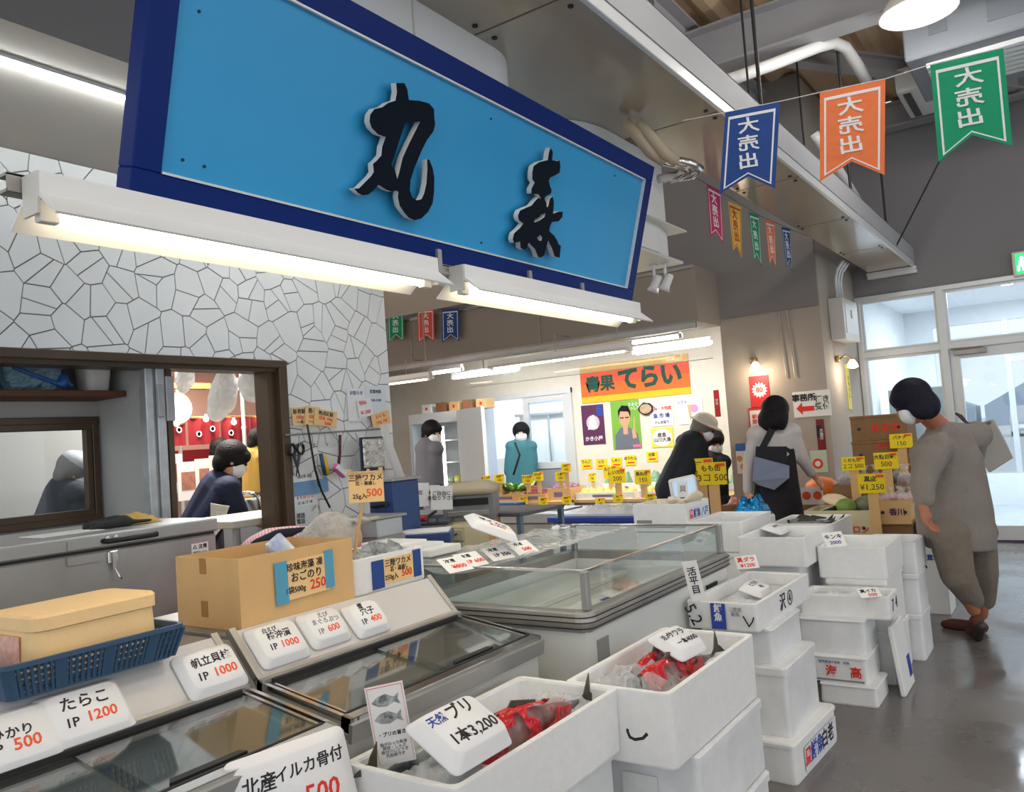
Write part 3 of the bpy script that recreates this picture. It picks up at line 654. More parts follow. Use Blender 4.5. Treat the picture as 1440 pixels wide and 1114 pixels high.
M_rp = mat('red_poster', srgb(214,50,56), .6)
t, M, W, H = panel('red_poster','red poster with a white starburst on the column','poster',1053,530,1084,572,7.895,M_rp)
me = poly_mesh([[((W*.42 if i%2 else W*.3)*_c(i*math.pi/14), (W*.42 if i%2 else W*.3)*_s(i*math.pi/14)+H*.05) for i in range(28)]],.0005); me.transform(M); link('starburst', me, M_paper, t, True)
text('80',W*.36,M_red,t,M@Matrix.Translation((0,H*.05,.001)),.03)
t, M, W, H = panel('white_poster','white poster with red edge below the starburst poster','poster',1052,574,1078,606,7.895,M_rp)
MB().box((-W*.42,-H*.40,0),(W*.42,H*.38,.001)).xf(M).build('inner_sheet', M_paper, t, world=True); text('朝市\n開催',W*.3,M_red,t,M@Matrix.Translation((0,0,.002)),.02)
t, M, W, H = panel('blue_poster','narrow blue headed poster left of the woman in a black skirt','poster',1034,624,1052,666,7.895,M_paper)
MB().box((-W*.5,H*.25,0),(W*.5,H*.5,.001)).xf(M).build('blue_heading', mat('poster_blue', srgb(60,110,180), .6), t, world=True); MB().lathe([(.03,0),(.03,.001)],10,(-.02,0,0)).lathe([(.03,0),(.03,.001)],10,(.01,-.08,0)).xf(M).build('picture', mat('poster_orange', srgb(230,150,90), .6), t, world=True)
t, M, W, H = panel('arrow_sign','white office direction sign with a red arrow','sign',1114,552,1170,584,7.895,M_paper)
text('事務所',H*.30,M_black,t,M@Matrix.Translation((-W*.2,H*.24,.001)),.03); text('行き\n受付',H*.28,mat('green_ink',srgb(60,100,60),.7),t,M@Matrix.Translation((W*.28,0,.001)),.03)
me = poly_mesh([[(-W*.42,-H*.15),(-W*.26,H*.08),(-W*.26,-.02),(W*.06,-.02),(W*.06,-H*.27),(-W*.26,-H*.27),(-W*.26,-H*.4)]],.0006); me.transform(M@Matrix.Translation((0,0,.001))); link('red_arrow', me, M_red, t, True)
t, M, W, H = panel('dark_poster','narrow dark red and black hanging poster below the arrow sign','poster',1147,590,1162,632,7.895,mat('maroon_poster', srgb(120,24,36), .6))
MB().box((-W*.5,-H*.1,0),(W*.1,H*.3,.001)).xf(M).build('dark_block', M_black, t, world=True); text('大\n漁\n祭',W*.5,M_fw,t,M@Matrix.Translation((W*.1,0,.002)),.02)
t, M, W, H = panel('round_doll_poster','small poster with a round red face right of the woman','poster',1139,634,1165,664,7.895,mat('mint_poster', srgb(196,214,190), .6))
MB().lathe([(W*.32,0),(W*.32,.001)],18).xf(M@Matrix.Translation((-W*.08,-H*.1,0))).build('red_disc', M_red, t, world=True); MB().lathe([(W*.18,0),(W*.18,.0018)],14).xf(M@Matrix.Translation((-W*.08,-H*.1,0))).build('face_disc', M_paper, t, world=True)
t, M, W, H = panel('red_tag_banner','small pointed red banner hanging at the left edge of the column','banner',1003,549,1014,586,7.88,M_rp)
text('特\n売',W*.55,M_fw,t,M@Matrix.Translation((0,H*.05,.001)),.02)
# side face of the column
a, c = at(1190,512,x=-1.885), at(1199,576,x=-1.885)
t = thing('yellow_strip_note','long narrow yellow paper strip on the side of the column','note',(-1.885,a.y,c.z)); MB().box((-1.888,a.y-.05,c.z),(-1.884,a.y+.09,a.z)).build('sheet', mat('pale_yellow_paper', srgb(226,220,110), .8), t, world=True); text('い\nら\nっ\nし',.06,M_black,t,frame((-1.883,a.y+.02,(a.z+c.z)/2),(0,1,0),(0,0,1)),.0)
a, c = at(1163,420,x=-1.885), at(1190,484,x=-1.885)
jb = thing('junction_box','cream electrical junction box high on the side of the column','box',(-1.88,(a.y+c.y)/2,c.z))
MB().box((-1.888,a.y+.02,c.z),(-1.75,c.y,a.z),.006).build('casing', M_cream, jb, world=True); MB().box((-1.75,a.y+.08,c.z+.06),(-1.744,c.y-.05,a.z-.06),.002).build('cover', M_white, jb, world=True); MB().box((-1.744,(a.y+c.y)/2-.02,c.z+.22),(-1.735,(a.y+c.y)/2+.02,c.z+.30)).build('latch', M_steeld, jb, world=True)
for k in range(3):
    y = a.y+.12+k*.1; MB().tube([(-1.82,y,a.z),(-1.82,y,a.z+.20),(-1.80,y+.01,a.z+.28),(-1.76,y+.03,min(a.z+.34,2.84)),(-1.74,y+.04,2.86)],.018,8).build('conduit', M_alu, jb, True, True)
for k, (px, py) in enumerate(((1088,395),(1100,395))):
    tt = at(px,py,y=7.885); MB().tube([(tt.x,7.885,4.5),(tt.x,7.885,tt.z),(tt.x+.04,7.885,1.75)],.006,6).build('conduit', M_steeld, cl)
# ================================================================== COUNTER FREEZERS
FX, FZ = -1.46, .72; GX, GZ = -1.795, .772; PX_, PZ_ = -1.90, .885
PS = Vector((PX_-GX,0,PZ_-GZ)).normalized(); PN = Vector((PS.z,0,-PS.x)); PO = Vector((GX,0,GZ+.012))
M_body = mat('freezer_body', (.66,.66,.62), .4, var=.06, scale=4)
M_panel = mat('grey_sloped_panel', srgb(196,194,192), .45, var=.05, scale=5)
def slope_freezer(y0, y1, label):
    t = thing('slope_top_freezer', label, 'freezer', ((FX+PX_)/2,(y0+y1)/2,0), 0, 'slope-topped freezers')
    B = lambda: MB()
    b = B().box((FX-.05,y0,.06),(FX-.015,y1,FZ-.03),.004).prism([(FX-.05,.06),(FX-.05,FZ-.02),(GX,GZ-.02),(PX_,PZ_-.012),(-2.38,PZ_-.012),(-2.38,.06)],'y',y0,y0+.04)
    b.prism([(FX-.05,.06),(FX-.05,FZ-.02),(GX,GZ-.02),(PX_,PZ_-.012),(-2.38,PZ_-.012),(-2.38,.06)],'y',y1-.04,y1).box((-2.38,y0,.06),(-2.34,y1,PZ_-.012)).box((-2.38,y0,.04),(FX-.03,y1,.08))
    b.build('cabinet', M_body, t, world=True)
    B().box((-2.3,y0+.03,0),(FX-.08,y1-.03,.06)).build('plinth', M_dark, t, world=True)
    B().box((-2.34,y0+.04,.50),(FX-.05,y1-.04,.56)).box((GX-.06,y0+.04,.5),(GX-.03,y1-.04,GZ-.01)).build('inner_liner', mat('freezer_liner',(.80,.82,.80),.5), t, world=True)
    # sloped back panel with its frame, flat shelf behind
    B().slab([PO+Vector((0,y0+.02,0)),PO+Vector((0,y1-.02,0)),PO+PS*.15+Vector((0,y1-.02,0)),PO+PS*.15+Vector((0,y0+.02,0))],-.012).build('sloped_panel', M_panel, t, world=True)
    for ya, yb in ((y0,y0+.02),(y1-.02,y1)):
        B().slab([PO+Vector((0,ya,0))+PN*.003,PO+Vector((0,yb,0))+PN*.003,PO+PS*.16+Vector((0,yb,0))+PN*.003,PO+PS*.16+Vector((0,ya,0))+PN*.003],-.02).build('panel_frame', M_steeld, t, world=True)
    B().slab([PO-PS*.022+Vector((0,y0,0))+PN*.004,PO-PS*.022+Vector((0,y1,0))+PN*.004,PO+PS*.004+Vector((0,y1,0))+PN*.004,PO+PS*.004+Vector((0,y0,0))+PN*.004],-.02).build('panel_frame', M_steeld, t, world=True)
    B().box((-2.38,y0,PZ_-.012),(PX_-.005,y1,PZ_),.002).build('top_shelf', M_steeld, t, world=True)
    # glass lids on rails
    gs = Vector((GX-FX,0,GZ-FZ)); gl = gs.length; gs.normalize(); gn = Vector((-gs.z,0,gs.x)); gn = gn if gn.z > 0 else -gn
    O = Vector((FX,0,FZ))
    def bar(a0, a1, yy0, yy1, h0, h1, nm, m):
        k = MB(); vs = []
        k.rings([[O+gs*a+Vector((0,y,0))+gn*h for a, y in ((a0,yy0),(a1,yy0),(a1,yy1),(a0,yy1))] for h in (h0,h1)]); return k.build(nm, m, t, world=True)
    bar(0,.03,y0,y1,-.045,.006,'front_rail',M_chrome); bar(.03,.036,y0+.02,y1-.02,-.01,.008,'gasket',M_dark)
    bar(-.012,.0,y0-.004,y1+.004,-.05,-.005,'front_bumper',M_steel)
    bar(0,gl,y0,y0+.012,-.03,.006,'side_rail',M_chrome); bar(0,gl,y0+.022,y0+.03,-.03,.004,'side_rail',M_chrome)
    bar(0,gl,y1-.012,y1,-.03,.006,'side_rail',M_chrome); bar(0,gl,y1-.03,y1-.022,-.03,.004,'side_rail',M_chrome)
    bar(gl-.02,gl,y0,y1,-.03,.012,'rear_rail',M_steeld); bar(gl-.028,gl-.02,y0+.03,y1-.03,-.005,.010,'gasket',M_dark)
    ymid = (y0+y1)/2
    g1 = bar(.036,gl-.025,y0+.03,ymid+.02,-.008,-.005,'sliding_glass',M_glassd)
    g2 = bar(.036,gl-.025,ymid-.02,y1-.03,-.002,.001,'sliding_glass',M_glassd)
    k = MB().rings([[O+gs*a+Vector((0,y,0))+gn*h for a, y in ((.04,ymid+.03),(.056,ymid+.04),(.056,ymid+.20),(.04,ymid+.21))] for h in (.001,.012)]); k.build('slide_handle', M_dark, t, world=True)
    return t
f1 = slope_freezer(.46,1.325,'slope-topped freezer with blue basket on it, nearest the camera')
f2 = slope_freezer(1.36,2.185,'slope-topped freezer with cardboard box on it, beside the open island freezer')
# frozen packs inside
packs = [srgb(212,205,190),srgb(190,160,120),srgb(205,150,140),srgb(170,185,195),srgb(225,220,210),srgb(120,150,190)]
for fi, (y0, y1, nm) in enumerate(((.52,1.28,'the nearest'),(1.42,2.13,'the second'))):
    k = 0
    for i in range(5):
        for j in range(2):
            c = packs[(i*2+j+fi) % 6]; x = -1.56-.13*j; y = y0+.09+i*(y1-y0)/5.2
            b = MB(); b.rings([rr(.11,.125,.02,z,3) if q else rr(.09,.10,.02,z,3) for z, q in ((0,0),(.012,1),(.03,1),(.045,0))])
            b.xf(Matrix.Translation((x,y,.562+.012*((i+j)%2))) @ Matrix.Rotation(random.uniform(-.3,.3),4,'Z'))
            tag(b.build('frozen_pack', mat('frozen_pack_%d' % ((i*2+j+fi)%6), c, .35, bump=.3, bscale=40)), 'frozen pack under the glass of %s slope-topped freezer, %s row, %s from the left' % (nm, ['front','rear'][j], ORD[i]), 'food pack', 'frozen packs in %s freezer' % nm); k += 1
# ---- price written on upturned foam trays
M_tray = mat('white_tray', (.84,.84,.85), .45)
def tray(label, lines, M, W=.175, D=.12, Hh=.026, group='price trays', cat='price tray', name='price_tray'):
    """lines: (text, size, x, y, material); M places the tray, +Z out of its written face"""
    loc = M.translation
    t = bpy.data.objects.new(name, None); COL.objects.link(t); t.empty_display_size = .05
    t.matrix_world = M; MW[t.name] = M.copy(); tag(t, label, cat, group)
    b = MB(); b.rings([rr(W-.004,D-.004,.016,0,4), rr(W,D,.018,.003,4), rr(W-.004,D-.004,.018,.007,4), rr(W*.84,D*.78,.022,Hh-.004,4), rr(W*.80,D*.73,.02,Hh,4)])
    b.build('tray_shell', M_tray, t, True)
    for s, sz, x, y, m in lines:
        me = text_mesh(s, sz, .016, ext=.0003, shear=.12); me.transform(Matrix.Translation((x,y,Hh+.0006)) @ Matrix.Rotation(random.uniform(-.05,.05),4,'Z')); link('lettering', me, m, t)
    return t
def on_slope(px, py): 
    p = on_plane(px, py, PO, PN); return frame(p + PN*.001, (0,1,0), PS)
pr_ = 'price tray on the nearest freezer slope, '
tray('upturned foam price tray reading 500, cut by the left frame edge', [('サ',.03,-.035,.028,M_black),('ひかり',.028,.0,.006,M_black),('1P',.03,-.04,-.022,M_black),('500',.036,.02,-.022,M_orange)], on_slope(12,1046), .19,.14)
tray('upturned foam price tray reading tarako 1200, next to the blue basket', [('たらこ',.036,.0,.022,M_black),('1P',.03,-.042,-.02,M_black),('1200',.034,.022,-.018,M_orange)], on_slope(118,1008), .19,.14)
tray('upturned foam price tray for scallops reading 1000, alone right of the basket', [('帆立貝柱',.028,.0,.02,M_black),('1P',.03,-.042,-.02,M_black),('1000',.034,.022,-.018,M_orange)], on_slope(295,946), .17,.13)
tray('upturned foam price tray reading 1000, left of the three below the cardboard box', [('白えび',.016,-.02,.035,M_black),('柿沖漬',.026,.0,.014,M_black),('1P',.026,-.036,-.018,M_black),('1000',.03,.018,-.018,M_orange)], on_slope(389,907), .165,.13)
tray('upturned foam price tray reading 600, middle of the three below the cardboard box', [('えび\nまぐろぶつ',.020,.0,.02,mat('grey_ink',(.25,.24,.25),.7)),('1P',.024,-.036,-.02,mat('grey_ink')),('600',.03,.012,-.018,M_orange)], on_slope(454,885), .15,.12)
tray('upturned foam price tray for eel reading 400, right of the three', [('煮',.022,-.015,.034,M_black),('穴子',.028,.0,.012,M_black),('1P',.026,-.034,-.02,M_black),('400',.03,.016,-.018,M_orange)], on_slope(513,872), .14,.12)
# big card in front of the nearest freezer
pc = P(412,1106,1.72); rt = (P(489,1075,1.80)-P(320,1140,1.62)).normalized()
tray('large foam price card with black and red writing leaning on the nearest freezer front', [('北産',.038,-.078,.025,M_black),('イルカ骨付',.032,.035,.03,M_black),('1P',.045,-.03,-.035,M_red),('500',.055,.05,-.03,M_red)], frame(pc, rt, (-.35,-.1,.93)), .275,.175,.02)
# ---- cardboard box with seaweed
def carton(name, label, loc, W, L, H, rotz, m=None, group=None, flaps=None, th=.005, cat='box'):
    t = thing(name, label, cat, loc, rotz, group); m = m or M_cardb
    b = MB().box((-W/2,-L/2,0),(W/2,L/2,th)).box((-W/2,-L/2,th),(-W/2+th,L/2,H)).box((W/2-th,-L/2,th),(W/2,L/2,H)).box((-W/2+th,-L/2,th),(W/2-th,-L/2+th,H)).box((-W/2+th,L/2-th,th),(W/2-th,L/2,H))
    b.build('carton', m, t); return t
cb = carton('cardboard_box','open brown cardboard box with seaweed price card on the second freezer',(-2.045,1.61,.886),.29,.42,.195,0,cat='cardboard box')
[MB().box((-.03,-.2112,z0),(.0,-.2098,z1)).build('tape', mat('packing_tape',srgb(170,120,60),.3), cb) for z0,z1 in ((.03,.075),(.15,.194))]
M_btape = mat('blue_tape', srgb(84,160,190), .5); M_dtape = mat('dark_blue_tape', srgb(30,70,140), .5)
kc = thing('price_card','kraft price card with blue tape on the cardboard box, reading 250','price card',(-1.898,1.61,.93)); fr_ = frame((-1.897,1.63,.995),(0,1,0.02),(0,0,1))
MB().box((-.085,-.055,0),(.085,.055,.002)).xf(fr_).build('card', M_kraft, kc, world=True)
[MB().box(a_,b_).xf(fr_).build('tape', M_btape, kc, world=True) for a_,b_ in (((-.115,-.062,.001),(-.07,.058,.003)),((.07,-.05,.001),(.105,.062,.003)))]
for s, sz, x, y, mm in (('珍味海藻 凍',.026,-.005,.034,M_black),('おごのり',.03,0,.004,M_black),('1袋500g',.022,-.045,-.03,M_black),('250',.04,.04,-.028,M_red)): text(s,sz,mm,kc,fr_@Matrix.Translation((x,y,.0025)),.012)
# bundle inside the cardboard box
b = MB(); b.rings([rr(.10,.05,.02,0,3),rr(.12,.07,.02,.08,3),rr(.02,.06,.008,.17,3)]); b.xf(Matrix.Translation((-2.06,1.73,.95)) @ Matrix.Rotation(.5,4,'X'))
tag(b.build('snack_pouch', mat('blue_white_pouch', srgb(70,120,200), .3, var=.6, col2=(.85,.9,.95), scale=18)), 'shiny blue and white pouch standing in the cardboard box', 'pouch')
# ---- wakame foam box
def foam_box(label, loc, W, L, H, rotz=0, open_=True, t=.022, group='white foam boxes', m=None, taper=.97, name='foam_box', lid_h=.03, rad=.018):
    o = thing(name, label, 'foam box', loc, rotz, group); m = m or M_foam
    if open_:
        rs = [rr(W*taper,L*taper,rad,0), rr(W*taper+.004,L*taper+.004,rad,.006), rr(W-.006,L-.004,rad,H-.004), rr(W-.006,L-.006,rad,H), rr(W-2*t+.006,L-2*t+.006,rad*1.2,H), rr(W-2*t,L-2*t,rad*1.2,H-.006), rr((W-2*t)*.97,(L-2*t)*.97,rad,.025)]
        MB().rings(rs).build('box_body', m, o)
    else:
        hb = H-lid_h
        MB().rings([rr(W*taper,L*taper,rad,0), rr(W*taper+.004,L*taper+.004,rad,.006), rr(W-.01,L-.01,rad,hb)]).build('box_body', m, o)
        MB().rings([rr(W,L,rad,hb+.002), rr(W,L,rad,H-.006), rr(W-.008,L-.008,rad,H)]).build('lid', m, o)
    return o
def corner_box(label, cx, cy, z, W, L, H, rotz=0, **k):
    """near right-hand corner (largest x, smallest y) at cx, cy"""
    c, s = _c(rotz), _s(rotz); dx, dy = -W/2, L/2
    return foam_box(label, (cx+dx*c-dy*s, cy+dx*s+dy*c, z), W, L, H, rotz, **k)
wb = foam_box('white foam box of seaweed bags with blue-taped card on the second freezer',(-2.06,2.02,.886),.26,.36,.115)
def rumple(name, label, cat, loc, W, L, H, m, seed=0, n=14, amp=.02, parent=None, kind=None, rotz=0):
    b = MB(); rs = []
    for i in range(n+1):
        row = []
        for j in range(n+1):
            x = (i/n-.5)*W; y = (j/n-.5)*L; e = (1-abs(2*i/n-1)**4)*(1-abs(2*j/n-1)**4)
            row.append((x, y, H*e + e*amp*(noise.noise(Vector((x*28+seed*7,y*28,seed)))+.6*noise.noise(Vector((x*70,y*70+seed,seed*3))))))
        rs.append(row)
    b.rings(rs, False, False, close=False)
    b.xf(Matrix.Translation(Vector(loc)) @ Matrix.Rotation(rotz,4,'Z')); o = b.build(name, m, parent, True)
    if cat: tag(o, label, cat)
    if kind: o['kind'] = kind
    return o
for k in range(5): 
    rumple('seaweed_bag','silvery bag of seaweed in the foam box, %s from the cardboard box' % ORD[k],'bag',(-2.06+.04*((k%2)-.5),1.90+k*.06,.955),.19,.13,.055,mat('silver_seaweed_bag',(.42,.44,.45),.2,metal=.2,bump=.9,bscale=45,var=.6,scale=25),seed=k,n=10,amp=.035)['group'] = 'seaweed bags'
fr_ = frame((-1.9315,2.055,.945),(0,1,0.0),(0,0,1))
kc = thing('price_card','kraft price card with dark blue tape on the foam box, reading 500','price card',(-1.9315,2.05,.9))
MB().box((-.09,-.042,0),(.09,.042,.002)).xf(fr_).build('card', M_kraft, kc, world=True); [MB().box(a_,b_).xf(fr_).build('tape', M_dtape, kc, world=True) for a_,b_ in (((-.125,-.05,.001),(-.07,.042,.003)),((.075,-.042,.001),(.115,.05,.003)))]
for s, sz, x, y, mm in (('三陸ワカメ',.026,.0,.024,M_black),('芯・湯通し',.018,.005,.002,M_black),('250g入',.022,-.035,-.022,M_black),('500',.034,.04,-.018,M_red)): text(s,sz,mm,kc,fr_@Matrix.Translation((x,y,.0025)),.012)
# stick sign
sp = Vector((-2.03,1.93,.93)); top = P(518,660,(sp-CAM).dot(FW))
ss = thing('stick_sign','kraft price sign on a wooden stick standing in the seaweed box','price sign',sp)
MB().tube([sp,top+Vector((0,0,.0))],.0055,6).build('stick', mat('pale_wood',srgb(205,170,120),.7), ss, world=True)
ctr = P(515,685,(sp-CAM).dot(FW)-.01); fr_ = frame(ctr, RT+UP*.06, UP)
MB().box((-.058,-.05,0),(.058,.05,.003)).xf(fr_).build('card', M_kraft, ss, world=True)
MB().box((-.05,.046,.002),(.05,.053,.008)).box((-.058,.042,.0),(-.045,.062,.01)).box((.045,.042,.0),(.058,.062,.01)).xf(fr_).build('clip_bar', mat('pale_wood'), ss, world=True)
for s, sz, x, y, mm in (('三陸ワカメ',.023,.0,.03,M_black),('芯・湯通し',.014,.0,.012,M_black),('25g入',.02,-.022,-.03,M_black),('500',.036,.026,-.02,M_orange)): text(s,sz,mm,ss,fr_@Matrix.Translation((x,y,.0035)),.016)
# ---- basket with peach foam box
def basket(loc, W, L, H, label):
    t = thing('plastic_basket', label, 'basket', loc); m = mat('blue_plastic', srgb(50,82,112), .4)
    W2, L2 = W+.035, L+.035
    def ring(f, z): return rr(W+(W2-W)*f, L+(L2-L)*f, .02, z, 3)
    b = MB(); b.rings([rr(W2-.004,L2-.004,.02,H-.014,3),rr(W2+.012,L2+.012,.024,H-.010,3),rr(W2+.012,L2+.012,.024,H,3),rr(W2-.006,L2-.006,.02,H,3),rr(W2-.010,L2-.010,.02,H-.014,3)],False,False); b.build('rim', m, t)
    MB().rings([rr(W,L,.02,0,3),rr(W,L,.02,.008,3)]).build('base', m, t)
    b = MB()
    def side(p0, p1, q0, q1, nn):
        p0,p1,q0,q1 = map(Vector,(p0,p1,q0,q1))
        for i in range(nn+1):
            f = i/nn; wide = .006 if (i % 8) not in (0,1) else .014
            a = p0.lerp(p1,f); c = q0.lerp(q1,f); d = (p1-p0).normalized()*wide/2; n_ = d.cross(c-a).normalized()*.004
            b.rings([[a-d,a+d,a+d+n_,a-d+n_],[c-d,c+d,c+d+n_,c-d+n_]])
        for f in (.02,.26,.48,.70,.94):
            a = p0.lerp(q0,f); c = p1.lerp(q1,f); u = (q0-p0).normalized()*.0045; n_ = (c-a).cross(u).normalized()*-.004
            b.rings([[a-u,a+u,a+u+n_,a-u+n_],[c-u,c+u,c+u+n_,c-u+n_]])
    x, y, X, Y = W/2, L/2, W2/2, L2/2
    side((x,-y,.005),(x,y,.005),(X,-Y,H-.01),(X,Y,H-.01),30); side((-x,-y,.005),(-x,y,.005),(-X,-Y,H-.01),(-X,Y,H-.01),30)
    side((-x,-y,.005),(x,-y,.005),(-X,-Y,H-.01),(X,-Y,H-.01),18); side((-x,y,.005),(x,y,.005),(-X,Y,H-.01),(X,Y,H-.01),18)
    b.build('lattice_sides', m, t); return t
basket((-1.965,.975,.888),.25,.37,.078,'dark blue lattice plastic basket holding a peach foam box')
pb = foam_box('peach coloured foam box lying in the blue basket',(-1.975,1.00,.900),.21,.30,.145,0.05,open_=False,m=M_peach,group=None,lid_h=.035,taper=.98,rad=.03)
MB().box((-.05,-.1525,.02),(.04,-.150,.10)).build('shipping_label', mat('pink_label', srgb(226,160,140), .7, var=.4, scale=60, col2=(.85,.6,.5)), pb)
# ================================================================== ISLAND FREEZER
IX0, IX1, IY0, IY1, IZ = -2.21, -1.362, 2.32, 3.65, .77
isl = thing('island_freezer','open white island freezer with steel rim and low glass guard','freezer',((IX0+IX1)/2,(IY0+IY1)/2,0))
w_ = .06
b = MB().box((IX0+.02,IY0+.02,.05),(IX1-.02,IY0+w_,.73)).box((IX0+.02,IY1-w_,.05),(IX1-.02,IY1-.02,.73)).box((IX0+.02,IY0+w_,.05),(IX0+w_,IY1-w_,.73)).box((IX1-w_,IY0+w_,.05),(IX1-.02,IY1-w_,.73)).box((IX0+w_,IY0+w_,.05),(IX1-w_,IY1-w_,.61))
b.build('cabinet', mat('white_enamel',(.74,.76,.73),.3,var=.04,scale=3), isl, world=True)
MB().box((IX0+.05,IY0+.05,0),(IX1-.05,IY1-.05,.05)).build('plinth', M_dark, isl, world=True)
cx, cy = (IX0+IX1)/2, (IY0+IY1)/2; WX, WY = IX1-IX0, IY1-IY0
b = MB(); b.rings([rr(WX-.03,WY-.03,.03,.702,4,cx,cy),rr(WX,WY,.05,.710,4,cx,cy),rr(WX+.01,WY+.01,.05,.738,4,cx,cy),rr(WX,WY,.05,.766,4,cx,cy),rr(WX-.02,WY-.02,.04,.77,4,cx,cy),rr(WX-.10,WY-.10,.02,.77,4,cx,cy),rr(WX-.11,WY-.11,.02,.707,4,cx,cy)],False,False)
b.build('steel_rim', M_steeld, isl, world=True)
b = MB()
for zz in (.719,.738,.755): b.rings([rr(WX+.012,WY+.012,.05,zz-.002,4,cx,cy),rr(WX+.012,WY+.012,.05,zz+.002,4,cx,cy)],False,False)
b.build('rim_groove', M_dark, isl, world=True)
gx0, gx1, gy0, gy1, gz0, gz1 = IX0+.05, IX1-.03, IY0+.05, IY1-.05, .77, .899
for x in (gx0,gx1):
    for y in (gy0,gy1): MB().box((x-.013,y-.013,gz0),(x+.013,y+.013,gz1),.003).build('guard_post', M_steel, isl, world=True)
for a, c in (((gx0,gy0,gz0),(gx1,gy0+.005,gz1-.005)),((gx0,gy1-.005,gz0),(gx1,gy1,gz1-.005)),((gx1-.005,gy0+.006,gz0),(gx1,gy1-.006,gz1-.005)),((gx0,gy0+.006,gz0),(gx0+.005,gy1-.006,gz1-.005))): MB().box(a,c).build('guard_glass', M_acryl, isl, world=True)
for a, c in (((gx0,gy0-.004,gz1-.006),(gx1,gy0+.008,gz1+.003)),((gx0,gy1-.008,gz1-.006),(gx1,gy1+.004,gz1+.003)),((gx1-.009,gy0,gz1-.006),(gx1+.003,gy1,gz1+.003))): MB().box(a,c,.001).build('guard_rail', M_chrome, isl, world=True)
MB().box((IX1-.0195,IY0+.08,.58),(IX1-.017,IY0+.16,.665)).build('rating_plate', M_steel, isl, world=True)
MB().box((IX1-.0185,IY1-.28,.65),(IX1-.012,IY1-.16,.665)).build('vent_slot', M_dark, isl, world=True)
rumple('frost_layer',None,None,(cx,cy,.612),WX-.13,WY-.13,.02,mat('frosty_ice',(.84,.81,.76),.5,bump=.5,bscale=40,var=.12,scale=12),seed=3,n=24,parent=None)
bpy.data.objects['frost_layer']['kind'] = 'stuff'; tag(bpy.data.objects['frost_layer'],'frosty ice bed inside the open island freezer','ice')
tag(MB().box((IX0+.08,IY0+.3,.66),(IX0+.36,IY1-.09,.685),.004).box((IX0+.08,IY0+.3,.62),(IX0+.1,IY1-.09,.66)).box((IX0+.34,IY0+.3,.62),(IX0+.36,IY1-.09,.66)).build('wire_shelf', M_cream), 'cream shelf inside the left half of the island freezer','shelf')
for k, (x, y, c, s) in enumerate(((-1.62,3.0,(.75,.77,.80),.16),(-1.5,3.35,(.8,.78,.74),.14),(-1.66,2.62,(.80,.45,.36),.15),(-1.78,3.42,(.82,.55,.45),.13))):
    o = rumple('seafood_pack',['clear pack with a blue label in the island freezer','pale pack at the far right of the island freezer','orange shrimp pack near the front of the island freezer','orange pack at the back of the island freezer'][k],'food pack',(x,y,.63),s,s*1.2,.03,mat('seafood_%d'%k,c,.3,bump=.7,bscale=60,var=.3,scale=40),seed=k+20,n=10,amp=.02,rotz=.3*k)
    if k == 0: MB().box((x-.05,y-.05,.672),(x+.02,y+.01,.674)).build('blue_label', M_bluink, o)
# clear film over the left half with price cards under it
fl = thing('plastic_film','crumpled clear plastic film sagging over the left half of the island freezer','film',(IX0+.2,cy,.9))
n = 18; rs = []
for i in range(n+1):
    rs.append([(IX0+.0+.42*j/8, IY0+.06+(WY-.12)*i/n, .905-.04*_s(math.pi*j/8)+.02*noise.noise(Vector((i*.6,j*.7,2)))) for j in range(9)])
MB().rings(rs,False,False,close=False).build('sheet', vinyl('freezer_film',(.85,.88,.9),.42,.06), fl, True, True)
for k, (px, py, tx, cl_) in enumerate(((640,794,'¥800',M_red),(662,787,'1P 600',M_red),(700,778,'1P 350',M_black),(735,770,'500',M_red))):
    p = at(px,py,z=.918); t = thing('film_price_note','price note on the clear film of the island freezer, %s from the seaweed box' % ORD[k],'note',p,0,'notes on the film')
    fr_ = frame(p,(.25,1,0),(-.9,.2,.5)); MB().box((-.055,-.045,0),(.055,.045,.0012)).xf(fr_).build('sheet', M_paper, t, world=True); text(tx,.03,cl_,t,fr_@Matrix.Translation((.01,-.015,.0018)),.02); text('冷凍',.024,M_black,t,fr_@Matrix.Translation((-.01,.022,.0018)),.01)
fr_ = frame(P(690,746,3.2),(.5,.8,-.42),(-.2,.3,.8)); tray('white foam tray tipped up at the back of the island freezer', [('活〆 カニ',.03,0,.01,M_black),('¥1500',.028,.01,-.025,M_red)], fr_ @ Matrix.Rotation(-.9,4,'X'), .21,.15,.03)
# ================================================================== STYROFOAM BOX STACKS IN THE AISLE
# nearest stack (yellowtail)
s1 = corner_box('open foam box of yellowtail with a large price tray, nearest the camera', -1.10,1.30,.485,.335,.72,.165)
corner_box('closed foam box directly under the yellowtail box',-1.13,1.34,.25,.31,.68,.235,open_=False,m=M_foam2); corner_box('closed foam box at the floor under the yellowtail stack',-1.12,1.33,0,.31,.68,.248,open_=False,m=M_foam2)
s2 = corner_box('open foam box of red-bagged fish behind the yellowtail box', -.945,2.005,.452,.33,.685,.20)
MB().box((-.167,-.20,.06),(-.166,-.1,.14)).build('moulded_mark', M_foam2, s2)
fr_ = frame((-1.06,2.011,.55),(1,0,0),(0,0,1)); text('し',.10,M_black,s2,fr_,.0,name='ink_mark')
b2 = corner_box('foam box with lid step, second from the top under the red-bagged fish',-.935,2.13,.225,.36,.55,.224,open_=False,m=M_foam2)
MB().box((-.06,-.277,.03),(.05,-.274,.15)).build('recess', M_foam, b2)
corner_box('foam box at the floor of the stack under the red-bagged fish',-.925,2.05,0,.36,.62,.222,open_=False,m=M_foam2)
